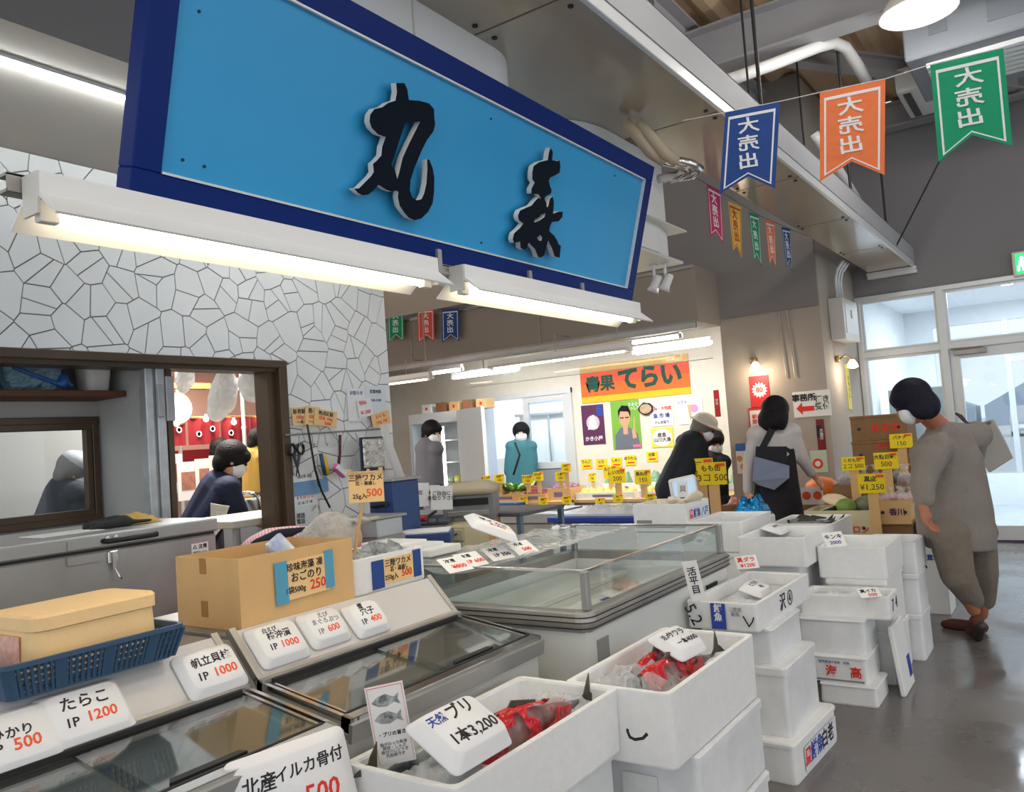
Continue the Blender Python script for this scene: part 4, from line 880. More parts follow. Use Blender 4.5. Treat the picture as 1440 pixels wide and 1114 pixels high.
# third stack with the blue label
b = corner_box('bottom foam box with blue and red print, third stack from the camera',-.97,3.08,0,.30,.52,.15,-.05,open_=False,lid_h=.02)
fr_ = frame((-.955,3.36,.07),(.05,1,0),(0,0,1)); fr_ = frame(Vector((.1512,.04,.065)),(0,1,0),(0,0,1))
MB().box((-.20,-.045,0),(.19,.045,.001)).xf(fr_).build('print_patch', mat('pale_print',(.75,.77,.82),.7), b)
for s, sz, x, mm in (('凰',.07,-.165,M_red),('鮮魚',.075,-.06,M_bluink),('白老',.075,.075,M_black)): text(s,sz,mm,b,MW[b.name]@fr_@Matrix.Translation((x,0,.0015)),.02)
MB().box((-.149,-.262,.105),(-.115,-.258,.13)).build('blue_tab', M_bluink, b)
corner_box('tall lidded foam box, second from the floor in the third stack',-.995,3.14,.15,.30,.43,.262,0,open_=False,lid_h=.035,m=M_foam2)
corner_box('low closed foam box, second from the top in the third stack',-1.045,3.17,.412,.30,.40,.136,0,open_=False,lid_h=.012,m=M_foam2)
s3 = corner_box('open foam box with a blue label and ink marks, top of the third stack',-1.072,3.10,.548,.295,.70,.108,-.02)
MW_s3 = MW[s3.name]
fr_ = frame((.0,-.3515,.055),(1,0,0),(0,0,1)); MB().box((-.04,-.05,0),(.02,.05,.001)).xf(fr_).build('blue_label', M_bluink, s3)
text('鮮\n魚',.035,M_fw,s3,MW_s3@fr_@Matrix.Translation((-.01,.012,.0015)),.02); text('5.2',.07,M_black,s3,MW_s3@fr_@Matrix.Translation((-.115,0,.001))@Matrix.Rotation(-1.1,4,'Z'),0,name='ink_mark'); text('レ',.06,M_black,s3,MW_s3@fr_@Matrix.Translation((.115,-.01,.001))@Matrix.Rotation(.5,4,'Z'),0,name='ink_mark'); text('三陸産\n鮮魚',.018,mat('grey_ink'),s3,MW_s3@fr_@Matrix.Translation((.06,.02,.001)),0)
fr_ = frame((.1462,0,.055),(0,1,0),(0,0,1)); text('沢 ④',.075,M_black,s3,MW_s3@fr_@Matrix.Translation((0,0,.001)),.0,name='ink_mark')
# fourth stack
b = corner_box('bottom foam box of the fourth stack, standing on the wet floor',-.872,4.05,0,.26,.27,.094,0,open_=False,lid_h=.012)
b = corner_box('foam box printed with red characters in the fourth stack',-.908,4.07,.094,.30,.30,.124,0,open_=False,lid_h=.012); fr_ = frame((0,-.1505,.05),(1,0,0),(0,0,1))
text('海　高',.055,M_red,b,MW[b.name]@fr_@Matrix.Translation((.04,0,.002)),.02); text('産地直送の活魚・鮮魚',.014,M_bluink,b,MW[b.name]@fr_@Matrix.Translation((0,.045,.002)),0); MB().box((-.11,-.042,.001),(.13,-.034,.0018)).xf(fr_).build('printed_line', mat('grey_ink'), b)
corner_box('plain closed foam box above the red-printed one, fourth stack',-.915,4.11,.218,.31,.28,.16,0,open_=False,lid_h=.004,m=M_foam2)
s4 = corner_box('open foam box of ice marked 7 and 4, fourth stack',-.805,4.17,.378,.42,.235,.106)
fr_ = frame((.2075,0,.055),(0,1,0),(0,0,1)); text('7  4',.08,M_black,s4,MW[s4.name]@fr_@Matrix.Translation((0,0,.001)),0,name='ink_mark')
s4t = corner_box('open foam box with a leaning price card, raised behind the box of ice',-.85,4.415,.52,.338,.48,.16)
corner_box('closed foam box supporting the raised box behind the box of ice',-.86,4.42,.26,.30,.46,.259,open_=False); corner_box('foam box at the floor behind the fourth stack',-.85,4.42,0,.32,.46,.259,open_=False)
sl = thing('foam_slab','thin foam slab leaning upright on the side of the fourth stack','foam slab',(-.80,4.35,0)); b = MB(); b.box((-.012,-.13,0),(.012,.13,.33),.006).xf(Matrix.Translation((-.80,4.38,.0)) @ Matrix.Rotation(-.10,4,'Y')); b.build('board', M_foam, sl, world=True)
MB().box((.012,.04,.05),(.0135,.11,.15)).xf(Matrix.Translation((-.80,4.38,.0)) @ Matrix.Rotation(-.10,4,'Y')).build('blue_print', M_bluink, sl, world=True)
# fifth stack
for k, (z, H, W, L) in enumerate(((0,.248,.34,.30),(.248,.218,.30,.28),(.466,.172,.28,.34))):
    b = corner_box('%s foam box of the fifth stack by the walking woman' % ['bottom','middle','top open'][k],-.79,4.905,z,W,L,H,0,open_=(k==2),m=M_foam2)
    if k == 0: text('鮮魚\n1号',.05,mat('grey_ink'),b,MW[b.name]@frame((-.02,-L/2-.0005,.13),(1,0,0),(0,0,1)),.0)
# boxes behind the island freezer
corner_box('open foam box of packed shellfish on the pile left of the leaning price card',-1.19,4.25,.60,.36,.50,.15); 
gb = corner_box('foam box with a green print under the shellfish box',-1.24,4.30,.36,.34,.44,.238,open_=False); MB().box((-.13,-.223,.15),(.10,-.2205,.20)).build('green_print', mat('green_print',srgb(60,150,110),.7), gb)
corner_box('foam box at the floor under the green-printed box',-1.24,4.30,0,.34,.44,.358,open_=False)
corner_box('open foam box with dark fish behind the shellfish box',-1.285,5.215,.54,.40,.52,.16); corner_box('tall foam box carrying the box of dark fish',-1.29,5.22,0,.38,.5,.538,open_=False)
corner_box('open foam box beside the blue foil bundle',-1.60,4.49,.63,.34,.56,.17); corner_box('foam box supporting the open box beside the blue bundle',-1.60,4.5,.32,.33,.54,.308,open_=False); corner_box('floor foam box under the boxes by the blue bundle',-1.6,4.5,0,.33,.54,.318,open_=False)
tb = corner_box('printed foam box with shells, farthest of the boxes beyond the island freezer',-1.944,4.55,.765,.36,.375,.135)
fr_ = frame((.1785,.0,.065),(0,1,0),(0,0,1)); MB().box((-.16,-.045,0),(.16,.045,.001)).xf(fr_).build('print_patch', mat('pale_print'), tb); text('凰',.06,M_red,tb,MW[tb.name]@fr_@Matrix.Translation((-.12,0,.0015)),.02); text('鮮魚 八戸',.055,M_bluink,tb,MW[tb.name]@fr_@Matrix.Translation((.03,0,.0015)),.02); MB().box((-.15,-.186,.02),(-.05,-.1845,.04)).build('printed_mark', mat('grey_ink'), tb)
corner_box('foam box under the printed box of shells',-1.95,4.56,.4,.35,.37,.364,open_=False); corner_box('floor foam box under the printed box pile',-1.95,4.56,0,.35,.37,.399,open_=False)
# ---- contents: ice, fish, trays
def ice(x, y, z, W, L, label, seed, amp=.02):
    o = rumple('crushed_ice',label,'ice',(x,y,z),W,L,.01,M_ice,seed=seed,n=16,amp=amp); o['kind'] = 'stuff'
ice(-1.2675,1.66,.585,.28,.66,'crushed ice in the yellowtail box',1); ice(-1.11,2.35,.575,.27,.62,'ice and wrap in the box of red-bagged fish',2); ice(-1.215,3.45,.60,.23,.63,'ice in the blue-labelled box',3,.012); ice(-1.015,4.287,.455,.36,.18,'ice in the box marked 7 and 4',4)
ice(-1.37,4.50,.69,.30,.44,'ice in the shellfish box',5); ice(-1.485,5.47,.64,.34,.46,'ice in the box of dark fish',6); ice(-1.77,4.77,.72,.28,.5,'ice in the box beside the blue bundle',7); ice(-1.02,4.655,.59,.29,.44,'ice in the raised box with the leaning card',8,.01); ice(-2.12,4.74,.84,.3,.31,'ice in the printed shell box',9); ice(-.93,5.075,.56,.22,.28,'ice in the top box of the fifth stack',10,.01)
M_fish = mat('dark_fish_back', srgb(52,60,66), .25, var=.4, scale=14, col2=srgb(170,176,170)); M_fin = mat('fish_fin', srgb(86,84,62), .4, var=.4, scale=20, col2=srgb(40,40,30))
def redbag():
    m = bpy.data.materials.new('red_printed_bag'); m.use_nodes = True; nt = m.node_tree; nt.nodes.clear()
    o = nt.nodes.new('ShaderNodeOutputMaterial'); mx = nt.nodes.new('ShaderNodeMixShader'); t = nt.nodes.new('ShaderNodeBsdfTransparent'); b = nt.nodes.new('ShaderNodeBsdfPrincipled')
    b.inputs['Base Color'].default_value = (*srgb(200,22,34),1); b.inputs['Roughness'].default_value = .18
    tc = nt.nodes.new('ShaderNodeTexCoord'); n = nt.nodes.new('ShaderNodeTexNoise'); n.inputs['Scale'].default_value = 16; n.inputs['Detail'].default_value = 0; n.inputs['Distortion'].default_value = 1.2
    r = nt.nodes.new('ShaderNodeValToRGB'); r.color_ramp.elements[0].position = .45; r.color_ramp.elements[1].position = .49; r.color_ramp.elements[0].color = (.2,.2,.2,1); r.color_ramp.elements[1].color = (1,1,1,1)
    nt.links.new(tc.outputs['Object'], n.inputs['Vector']); nt.links.new(n.outputs['Fac'], r.inputs['Fac']); nt.links.new(r.outputs[0], mx.inputs[0]); nt.links.new(t.outputs[0], mx.inputs[1]); nt.links.new(b.outputs[0], mx.inputs[2]); nt.links.new(mx.outputs[0], o.inputs[0])
    bp = nt.nodes.new('ShaderNodeBump'); bp.inputs['Strength'].default_value = .7; bp.inputs['Distance'].default_value = .02; n2 = nt.nodes.new('ShaderNodeTexNoise'); n2.inputs['Scale'].default_value = 30; nt.links.new(tc.outputs['Object'], n2.inputs['Vector']); nt.links.new(n2.outputs['Fac'], bp.inputs['Height']); nt.links.new(bp.outputs[0], b.inputs['Normal'])
    return m
M_rbag = redbag()
def fish(label, loc, L, ang, H, bag=None, tailup=0, group='whole fish'):
    t = thing('whole_fish', label, 'fish', loc, ang, group)
    prof = [(0,.004),(.06,.35),(.2,.8),(.38,1),(.58,.82),(.78,.42),(.9,.16),(.95,.14)]
    rs = [[(L*(u-.5), H*.36*f*_s(a), H*.5*f*_c(a)+H*.5) for a in [2*math.pi*k/12 for k in range(12)]] for u, f in prof]
    MB().rings(rs).build('fish_body', M_fish, t, True)
    me = poly_mesh([[(0,-.01),(.03,-.012),(.10,-.075),(.085,-.02),(.075,0),(.085,.02),(.10,.075),(.03,.012),(0,.01)]],.0025)
    me.transform(Matrix.Translation((L*.44,0,H*.5)) @ Matrix.Rotation(-tailup,4,'Y') @ Matrix.Rotation(math.pi/2,4,'X') @ Matrix.Scale(.62,4)); link('tail_fin', me, M_fin, t)
    me = poly_mesh([[(-.06,0),(-.03,.03),(.06,.008),(.06,0)]],.002); me.transform(Matrix.Translation((0,0,H*.96)) @ Matrix.Rotation(math.pi/2,4,'X')); link('dorsal_fin', me, M_fin, t)
    for s in (-1,1):
        k = MB(); k.lathe([(.009,0),(.009,.003)],10); k.xf(Matrix.Translation((-L*.42,s*H*.15,H*.58)) @ Matrix.Rotation(s*-math.pi/2,4,'X')); k.build('eye', M_dark, t)
    if bag:
        rs = [[(L*(u-.5), H*.43*(f+.12)*_s(a)*(1+.12*_s(5*a+u*9)), H*.56*(f+.1)*_c(a)*(1+.08*_s(4*a+u*7))+H*.5) for a in [2*math.pi*k/18 for k in range(18)]] for u, f in ((.16,.62),(.25,.9),(.4,1.0),(.55,.9),(.7,.66),(.8,.4),(.84,.22))]
        MB().rings(rs,False,False).build('printed_bag', M_rbag, t, True)
    return t
fish('yellowtail in a red printed bag under the large price tray',(-1.215,1.70,.575),.56,1.45,.105,True,.3); fish('yellowtail with yellow tail beside the fish card',(-1.33,1.55,.57),.46,-1.75,.09,None,.9)
fish('fish in a red printed bag in the second open foam box, nearer one',(-1.075,2.32,.57),.50,1.4,.085,True,.6); fish('fish in a red printed bag with a dark tail standing up',(-1.16,2.40,.565),.50,1.62,.085,True,1.2)
for k, (x, y, a) in enumerate(((-1.5,5.42,.3),(-1.46,5.52,.5),(-1.55,5.58,.2))): fish('dark fish lying on ice, %s in the box near the watermelon carton' % ORD[k],(x,y,.65),.26,a,.045)
rumple('plastic_wrap','crumpled clear plastic over the red-bagged fish','plastic wrap',(-1.14,2.20,.60),.22,.30,.04,M_vinyl,seed=31,n=18,amp=.045)
rumple('plastic_wrap','crumpled clear plastic in the front corner of the yellowtail box','plastic wrap',(-1.24,1.42,.60),.2,.18,.03,M_vinyl,seed=32,n=16,amp=.04); rumple('plastic_wrap','crumpled clear plastic at the far end of the yellowtail box','plastic wrap',(-1.25,1.93,.60),.22,.14,.03,M_vinyl,seed=33,n=16,amp=.035)
def tray_px(label, lines, px, py, z, rz, tilt, W, D, H=.03):
    p = at(px,py,z=z); M = Matrix.Translation(p) @ Matrix.Rotation(rz,4,'Z') @ Euler(tilt).to_matrix().to_4x4(); return tray(label, lines, M, W, D, H)
tray_px('large upturned foam price tray lying on the yellowtail, reading 3200', [('天然',.03,-.06,.035,M_bluink),('ブリ',.045,.02,.035,M_black),('1本3,200',.042,.0,-.028,M_black)], 646,1036,.70,math.pi/2,(.52,0,0),.215,.165,.04)
tray_px('foam price tray on the red-bagged fish, reading 4000', [('活〆',.024,-.05,.02,M_black),('サワラ',.03,.01,.02,M_black),('一本4000',.028,.01,-.022,M_black)], 952,908,.675,math.pi/2-.1,(.40,0,0),.17,.135,.03)
tray_px('small foam tray of fish in the blue-labelled open box', [('ヒラメ',.03,0,.015,M_black),('1枚',.024,0,-.02,M_black)], 1062,832,.63,math.pi/2,(.3,0,0),.15,.11,.03)
tray_px('foam tray standing in the shellfish box', [('ホタテ',.03,0,0,M_black)], 1090,746,.735,math.pi/2,(.3,0,0),.17,.12,.025)
def card(label, px, py, d, W, H, right, up, lines, m=None, cat='price card', name='price_card', grp=None, extra=None):
    c = P(px,py,d); fr_ = frame(c, right, up); t = thing(name, label, cat, c-fr_.to_3x3().col[1]*H/2, 0, grp)
    MB().box((-W/2,-H/2,0),(W/2,H/2,.002)).xf(fr_).build('card', m or M_paper, t, world=True)
    for s, sz, x, y, mm in lines: text(s,sz,mm,t,fr_@Matrix.Translation((x,y,.0026)),.015)
    return t, fr_
t, fr_ = card('white fish picture card standing in the near corner of the yellowtail box',549,1018,1.88,.088,.185,RT+UP*.18+FW*.1,UP+RT*.02,[('・ブリの旨さ',.011,0,-.022,M_black),('脂がのった刺身\n照焼・しゃぶ\n煮付けにどうぞ\n天然物です',.009,0,-.058,mat('grey_ink'))],name='fish_card')
b = MB(); b.box((-.04,.088,.002),(.04,.089,.003)).box((-.04,-.088,.002),(-.0393,.089,.003)).box((.0393,-.088,.002),(.04,.089,.003)); b.xf(fr_).build('border_line', M_red, t, world=True)
for yy, cc in ((.055,srgb(70,75,80)),(.015,srgb(60,70,78))):
    me = poly_mesh([[(-.034,0),(-.02,.012),(0,.016),(.018,.006),(.03,.014),(.027,0),(.031,-.013),(.018,-.005),(0,-.013),(-.02,-.010)]],.0004); me.transform(fr_@Matrix.Translation((0,yy,.0028))); link('fish_picture', me, mat('picture_grey',cc,.5,var=.6,scale=60,col2=(.6,.62,.62)), t, True)
card('white price card on a clip leaning from the blue-labelled box',976,817,3.0,.055,.15,RT*.8+UP*.2-FW*.3,UP-RT*.35,[('活\n平\n目',.034,0,0,M_black)]); card('red-lettered price card lying behind the blue-labelled box',1050,791,3.75,.10,.07,RT+UP*.1,UP*.7+FW*.7+RT*.25,[('真ダラ',.028,0,.012,M_red),('¥1200',.026,0,-.018,M_red)])
card('price card leaning in the raised open foam box',1173,759,4.05,.10,.09,RT+UP*.1,UP*.5+FW*.6-RT*.5,[('キンキ',.03,0,.015,M_black),('2000',.028,0,-.02,M_bluink)]); card('price slip lying on the box of ice marked 7 and 4',1222,834,3.9,.10,.07,RT+UP*.1,UP*.4+FW*.9,[('真イカ',.026,0,.012,M_black),('500',.028,.01,-.018,M_red)])
card('small picture card of shells in the printed foam box',960,688,4.55,.06,.09,RT+UP*.05,UP,[('貝',.04,0,0,mat('grey_ink'))])
rumple('foil_bundle','shiny blue foil bundle between the printed box and the woman with a bag','bundle',(-1.83,5.35,.74),.22,.22,.10,mat('blue_foil',srgb(30,150,220),.15,metal=.6,bump=1,bscale=30,var=.5,scale=20),seed=40,n=18,amp=.06)
tag(MB().box((-1.94,5.24,0),(-1.71,5.46,.74),.01).build('foam_box', M_foam), 'upright foam box carrying the blue foil bundle','foam box','white foam boxes')
# ================================================================== STAINLESS CHEST FREEZER
SX0, SX1, SY0, SY1 = -3.52, -2.95, .62, 2.075
sf = thing('chest_freezer','wide stainless chest freezer below the kitchen opening','freezer',((SX0+SX1)/2,(SY0+SY1)/2,0))
MB().box((SX0,SY0,.08),(SX1,SY1,1.055),.006).build('cabinet', M_steel, sf, world=True); MB().box((SX0+.03,SY0+.03,0),(SX1-.04,SY1-.03,.08)).build('plinth', M_dark, sf, world=True)
MB().box((SX0,SY0,1.055),(SX1-.006,SY1-.006,1.066)).build('lid_gasket', M_dark, sf, world=True)
MB().box((SX0-.005,SY0-.005,1.066),(SX1+.008,SY1+.006,1.118),.006).build('lid', M_steel, sf, world=True)
h = at(210,752,x=SX1+.01); MB().tube([(SX1+.008,h.y-.18,1.09),(SX1+.03,h.y-.17,1.088),(SX1+.03,h.y+.02,1.088),(SX1+.008,h.y+.03,1.09)],.009,8).build('lid_handle', M_dark, sf, True, True)
l = at(160,785,x=SX1+.01); MB().box((SX1,l.y-.02,1.005),(SX1+.012,l.y+.02,1.05),.003).box((SX1+.012,l.y-.008,.985),(SX1+.018,l.y+.008,1.045)).tube([(SX1+.014,l.y,.99),(SX1+.03,l.y+.01,.955),(SX1+.02,l.y+.02,.945)],.004,6).build('latch', M_chrome, sf, world=True)
l = at(117,775,x=SX1+.01); MB().box((SX1+.004,l.y-.055,1.075),(SX1+.012,l.y+.055,1.105)).box((SX1,l.y-.055,1.02),(SX1+.008,l.y+.055,1.05)).build('hinge_plate', M_steel, sf, world=True)
for k in (-.012,.02): 
    l = at(155,762,x=SX1+.01); q = MB(); q.lathe([(.010,0),(.008,.008)],10); q.xf(Matrix.Translation((SX1+.008,l.y+k,1.10)) @ Matrix.Rotation(math.pi/2,4,'Y')); q.build('rivet', M_chrome, sf, world=True)
l = at(281,774,x=SX1); fr_ = frame((SX1+.001,l.y,l.z),(0,1,0),(0,0,1)); MB().box((-.038,-.045,0),(.038,.03,.001)).xf(fr_).build('warning_label', M_paper, sf, world=True); text('△ 注意',.02,M_black,sf,fr_@Matrix.Translation((0,.015,.0015)),.02); text('開閉時は手を\nはさまないで\n下さい',.011,mat('grey_ink'),sf,fr_@Matrix.Translation((0,-.018,.0015)),0)
gl = thing('work_gloves','black rubber work gloves lying beside a yellow cloth on the chest freezer','gloves',(-3.2,1.75,1.118))
for k, dx in enumerate((0,.05)): blob('glove',[('c',(-3.2+dx,1.68,1.13),(-3.2+dx,1.80,1.135),.022,.03),('c',(-3.2+dx,1.8,1.135),(-3.22+dx,1.88,1.13),.012,.008),('c',(-3.19+dx,1.8,1.135),(-3.18+dx,1.9,1.13),.012,.008)],M_dark,gl,.008)
rumple('yellow_cloth','folded mustard yellow cloth on the stainless chest freezer','cloth',(-3.22,1.86,1.12),.16,.20,.035,mat('mustard_cloth',srgb(206,170,90),.9),seed=50,n=12,amp=.02)
tag(MB().box((-3.25,1.45,1.119),(-3.08,1.68,1.122)).build('paper_sheet', M_paper),'white sheet of paper on top of the stainless chest freezer','paper')
hs = thing('steel_hasp','small chrome stand behind the blue basket','fitting',P(172,862,2.3)); MB().tube([P(168,845,2.3),P(177,868,2.3)],.006,6).tube([P(164,872,2.3),P(184,866,2.3)],.005,6).tube([P(170,866,2.3),P(180,890,2.3)],.005,6).build('bars', M_chrome, hs, world=True)
# ================================================================== ALCOVE SHELF
tag(MB().box((-4.15,.6,1.70),(-3.86,2.245,1.73),.003).build('wooden_shelf', mat('dark_wood',srgb(110,70,45),.6,var=.2,scale=8)),'brown wooden shelf high in the alcove','shelf')
def lidded(name,label,c,W,L,H,m,cat):
    t = thing(name,label,cat,c); MB().rings([rr(W*.85,L*.85,.03,0),rr(W,L,.03,H*.8),rr(W+.01,L+.01,.03,H*.82),rr(W+.01,L+.01,.03,H*.9),rr(W*.9,L*.9,.03,H)]).build('tub', m, t, True); return t
a = at(38,555,x=-3.98); t = lidded('tied_container','clear plastic tub tied up in a blue carrier bag on the alcove shelf',(-3.99,a.y,1.731),.2,.26,.13,vinyl('blue_tint_tub',srgb(150,190,210),.75,.2),'tub')
blob('blue_bag',[('c',(0,-.14,.03),(0,.12,.09),.016,.02),('c',(.11,-.1,.1),(.09,.13,.02),.012,.014),('e',(.07,.13,.05),(.04,.03,.04)),('c',(.07,.13,.05),(.10,.17,.02),.015,.008)],mat('blue_carrier',srgb(40,100,170),.35),t,.01,world=False)
a = at(-8,550,x=-3.98); lidded('tied_container','second clear tub at the frame edge on the alcove shelf',(-3.99,a.y-.12,1.731),.2,.2,.13,MATS['blue_tint_tub'],'tub')
a = at(150,540,x=-3.9); t = lidded('white_canister','white plastic canister at the right end of the alcove shelf',(-3.95,2.13,1.731),.15,.13,.16,M_white,'canister')
t = thing('cable_loop','pale cable loop hanging from the opening frame','cable',P(112,520,4.2)); MB().tube([P(113,505,4.2),P(108,522,4.2),P(112,534,4.2),P(118,522,4.2),P(114,508,4.2)],.004,6).build('cable', M_alu, t, True, True)
# ================================================================== ROOMS BEHIND THE OPENING
M_kw = mat('kitchen_wall',srgb(214,204,190),.8); M_wood = mat('orange_wood',srgb(170,120,72),.6,var=.2,scale=6)
struct(MB().box((-8.6,.3,-.05),(-3.72,7.0,.0)).build('floor_kitchen', mat('kitchen_floor',srgb(120,116,110),.5)))
struct(MB().box((-8.6,.3,2.5),(-3.72,5.33,2.55)).build('ceiling_kitchen', M_kw))
struct(MB().box((-8.6,3.45,0),(-8.5,7.4,2.5)).build('wall_stall', mat('salmon_wall',srgb(222,176,156),.8)))
struct(MB().box((-5.9,.3,0),(-5.8,3.45,2.5)).build('wall_kitchen_left', mat('grey_room_wall',srgb(150,148,144),.8))); struct(MB().box((-8.5,3.45,0),(-5.8,3.49,2.5)).build('wall_kitchen_side', M_kw))
for k,(x,z,h_) in enumerate(((-6.2,2.16,.12),(-7.6,2.12,.06))): struct(MB().box((x-.06,3.5,z),(x+.06,5.33,z+h_)).build('trim_%d'%(13+k), M_wood))
struct(MB().box((-6.6,3.5,2.28),(-6.5,5.33,2.5)).build('trim_15', M_kw))
trough('kitchen_lamp','white trough lamp inside the kitchen beyond the striped-shirt man','kitchen lamps',4.35,5.3,-6.05,2.02,M_tubec); trough('kitchen_lamp','white trough lamp in the room behind the small bronze window','kitchen lamps',1.0,2.1,-5.2,2.0,M_tubec)
area('back_room_light',(-5.0,1.8,2.45),(0,0,0),.5,7,(.95,.98,1))
area('kitchen_ceiling_light',(-5.0,3.6,2.45),(0,0,0),.5,60,(1,.95,.88))
area('stall_ceiling_light',(-7.2,4.9,2.45),(0,0,0),.8,45,(1,.92,.85))
t = thing('round_ceiling_lamp','round white wall lamp glowing at the left of the kitchen view','lamp',at(249,575,x=-7.5)); q = MB(); q.lathe([(.14,0),(.15,.03),(.10,.07),(.01,.08)],20); q.xf(Matrix.Translation(at(249,575,x=-7.5)) @ Matrix.Rotation(math.pi/2,4,'Y')); q.build('globe', mat('globe_glow',(1,1,1),.4,emit=2.5), t, True, True); q = MB(); q.lathe([(.17,-.01),(.17,.01)],20); q.xf(Matrix.Translation(at(249,575,x=-7.5)) @ Matrix.Rotation(math.pi/2,4,'Y')); q.build('base_ring', M_wood, t, world=True)
nr = thing('noren_curtain','dark red shop curtain with white dots hung across the stall','curtain',at(310,625,x=-7.5)); M_nor = mat('red_noren',srgb(140,24,34),.8)
ya_, yb_ = at(238,600,x=-7.5).y-.2, at(400,600,x=-7.5).y+.3; zt_, zb_ = at(310,588,x=-7.5).z, at(310,624,x=-7.5).z
npan = 5; wv = (yb_-ya_)/npan
for k in range(npan):
    y0 = ya_+k*wv+.01; rs = []
    for z in (zt_,(zt_+zb_)/2,zb_): rs.append([(-7.5+.015*_s(6*math.pi*i/12+k), y0+(wv-.02)*i/12, z) for i in range(13)])
    b = MB(); b.rings(rs,False,False,close=False); b.build('curtain_panel', M_nor, nr, True, True)
    for j in range(2): 
        q = MB(); q.lathe([(.032,0),(.032,.004),(.02,.004),(.02,0)],12); q.xf(Matrix.Translation((-7.475,y0+wv*(.3+.42*j),zb_+.11+.05*j)) @ Matrix.Rotation(math.pi/2,4,'Y')); q.build('white_crest', M_fw, nr, world=True)
MB().tube([(-7.5,ya_-.1,zt_+.01),(-7.5,yb_+.1,zt_+.01)],.014,8).build('rod', M_wood, nr, world=True)
for k in range(5):
    p = Vector((-7.45,ya_+.25+k*.34,zb_+.22+.04*(k%2))); t = thing('small_bulb','small warm bulb in front of the red curtain, %s from the left'%ORD[k],'bulb',p,0,'bulbs before the red curtain')
    MB().lathe([(.001,-.03),(.025,-.015),(.03,.005),(.012,.035),(.012,.05)],10).build('globe', mat('tiny_bulb',(1,.9,.8),.3,emit=6,ecol=(1,.85,.7)), t, True); MB().tube([(0,0,.05),(0,0,zt_+.01-p.z),(-.05,0,zt_+.015-p.z)],.004,5).build('flex', M_dark, t)
b2_ = thing('lower_curtain','second dark red curtain low at the back of the stall','curtain',(-8.48,4,1.2)); MB().rings([[(-8.48+.012*_s(i),3.6+i*.14,z) for i in range(22)] for z in (1.05,1.5)],False,False,close=False).build('cloth', M_nor, b2_, True, True)
for k,(px,py) in enumerate(((232,655),(257,665),(280,660),(298,655))):
    p = at(px+8,py+10,x=-7.3); t = thing('menu_poster','pale picture poster in the stall behind the man, %s from the left'%ORD[k],'poster',p,0,'stall posters'); p.x += .02*k; MB().box((p.x-.01,p.y-.13,p.z-.2),(p.x,p.y+.13,p.z+.18)).build('sheet', M_paper, t, world=True); MB().box((p.x+.001,p.y-.09,p.z-.1),(p.x+.003,p.y+.09,p.z+.08)).build('picture', mat('food_picture',srgb(190,130,110),.6,var=.4,scale=14), t, world=True)
    if k == 0: tag(MB().box((-8.0,ya_,0),(-7.9,yb_,1.2)).build('stall_counter', mat('stall_panel',srgb(196,170,160),.7)),'pale stall counter front behind the kitchen','counter')
for k,(px0,d) in enumerate(((252,8.6),(343,8.6),(378,7.5))):
    a = P(px0,600,d); tag(MB().tube([(a.x,a.y,0),(a.x,a.y,2.5)],.02,8).build('steel_pole', M_alu),'thin steel pole standing in the stall, %s from the left'%ORD[k],'pole','stall poles')
# hanging poly bags
def polybag(label,pts,d,m=M_vinylw):
    top = P(*pts[0],d); t = thing('hanging_poly_bag',label,'bag',top,0,'hanging poly bags')
    blob('film',[('c',P(*pts[i],d),P(*pts[i+1],d),pts_r[i],pts_r[i+1]) for i in range(len(pts)-1)],m,t,.012)
    MB().tube([top,Vector((top.x,top.y,2.52))],.004,5).build('string', M_alu, t, world=True)
pts_r = [.05,.08,.085,.06]; polybag('long crumpled white poly bag hanging in the kitchen opening',[(318,522),(316,545),(312,565),(305,580)],4.9)
pts_r = [.06,.09,.08]; polybag('rounded white poly bag hanging right of the long one',[(352,528),(355,540),(356,548)],4.9)
pts_r = [.05,.06,.04]; polybag('small white poly bag hanging left in the kitchen opening',[(262,520),(260,535),(258,545)],5.0)
kt = thing('work_table','pale kitchen work table in front of the striped-shirt man','table',(-4.4,3.2,0)); MB().box((-4.32,2.75,.98),(-3.76,4.1,1.02),.004).build('table_top', mat('pale_board',srgb(205,196,180),.5), kt, world=True)
for x in (-4.28,-3.8):
    for y in (2.8,4.05): MB().tube([(x,y,0),(x,y,.98)],.02,8).build('leg', M_steel, kt, world=True)
t = thing('tube_rail','chrome bent tube rail right of the man','rail',P(365,720,6.4)); MB().tube([P(342,694,6.4),P(358,694,6.4),P(364,700,6.4),P(366,735,6.4)],.018,8).build('rail', M_chrome, t, True, True)
tag(MB().box((-5.6,4.0,0),(-5.4,5.0,1.03),.01).build('grey_cabinet', mat('grey_cabinet',srgb(120,122,126),.5)),'grey cabinet behind the kitchen work table','cabinet')
bx = thing('inner_window_unit','glazed cupboard seen through the small bronze window','cupboard',(-5.7,1.5,0)); MB().box((-5.78,1.3,.0),(-5.5,1.95,1.75)).build('carcass', mat('cupboard_grey',srgb(140,140,140),.6), bx, world=True); MB().box((-5.5,1.35,1.1),(-5.49,1.9,1.6)).build('door', mat('dark_pane',(.10,.11,.12),.15), bx, world=True); MB().box((-5.49,1.5,1.2),(-5.485,1.68,1.5)).build('notice', M_paper, bx, world=True)
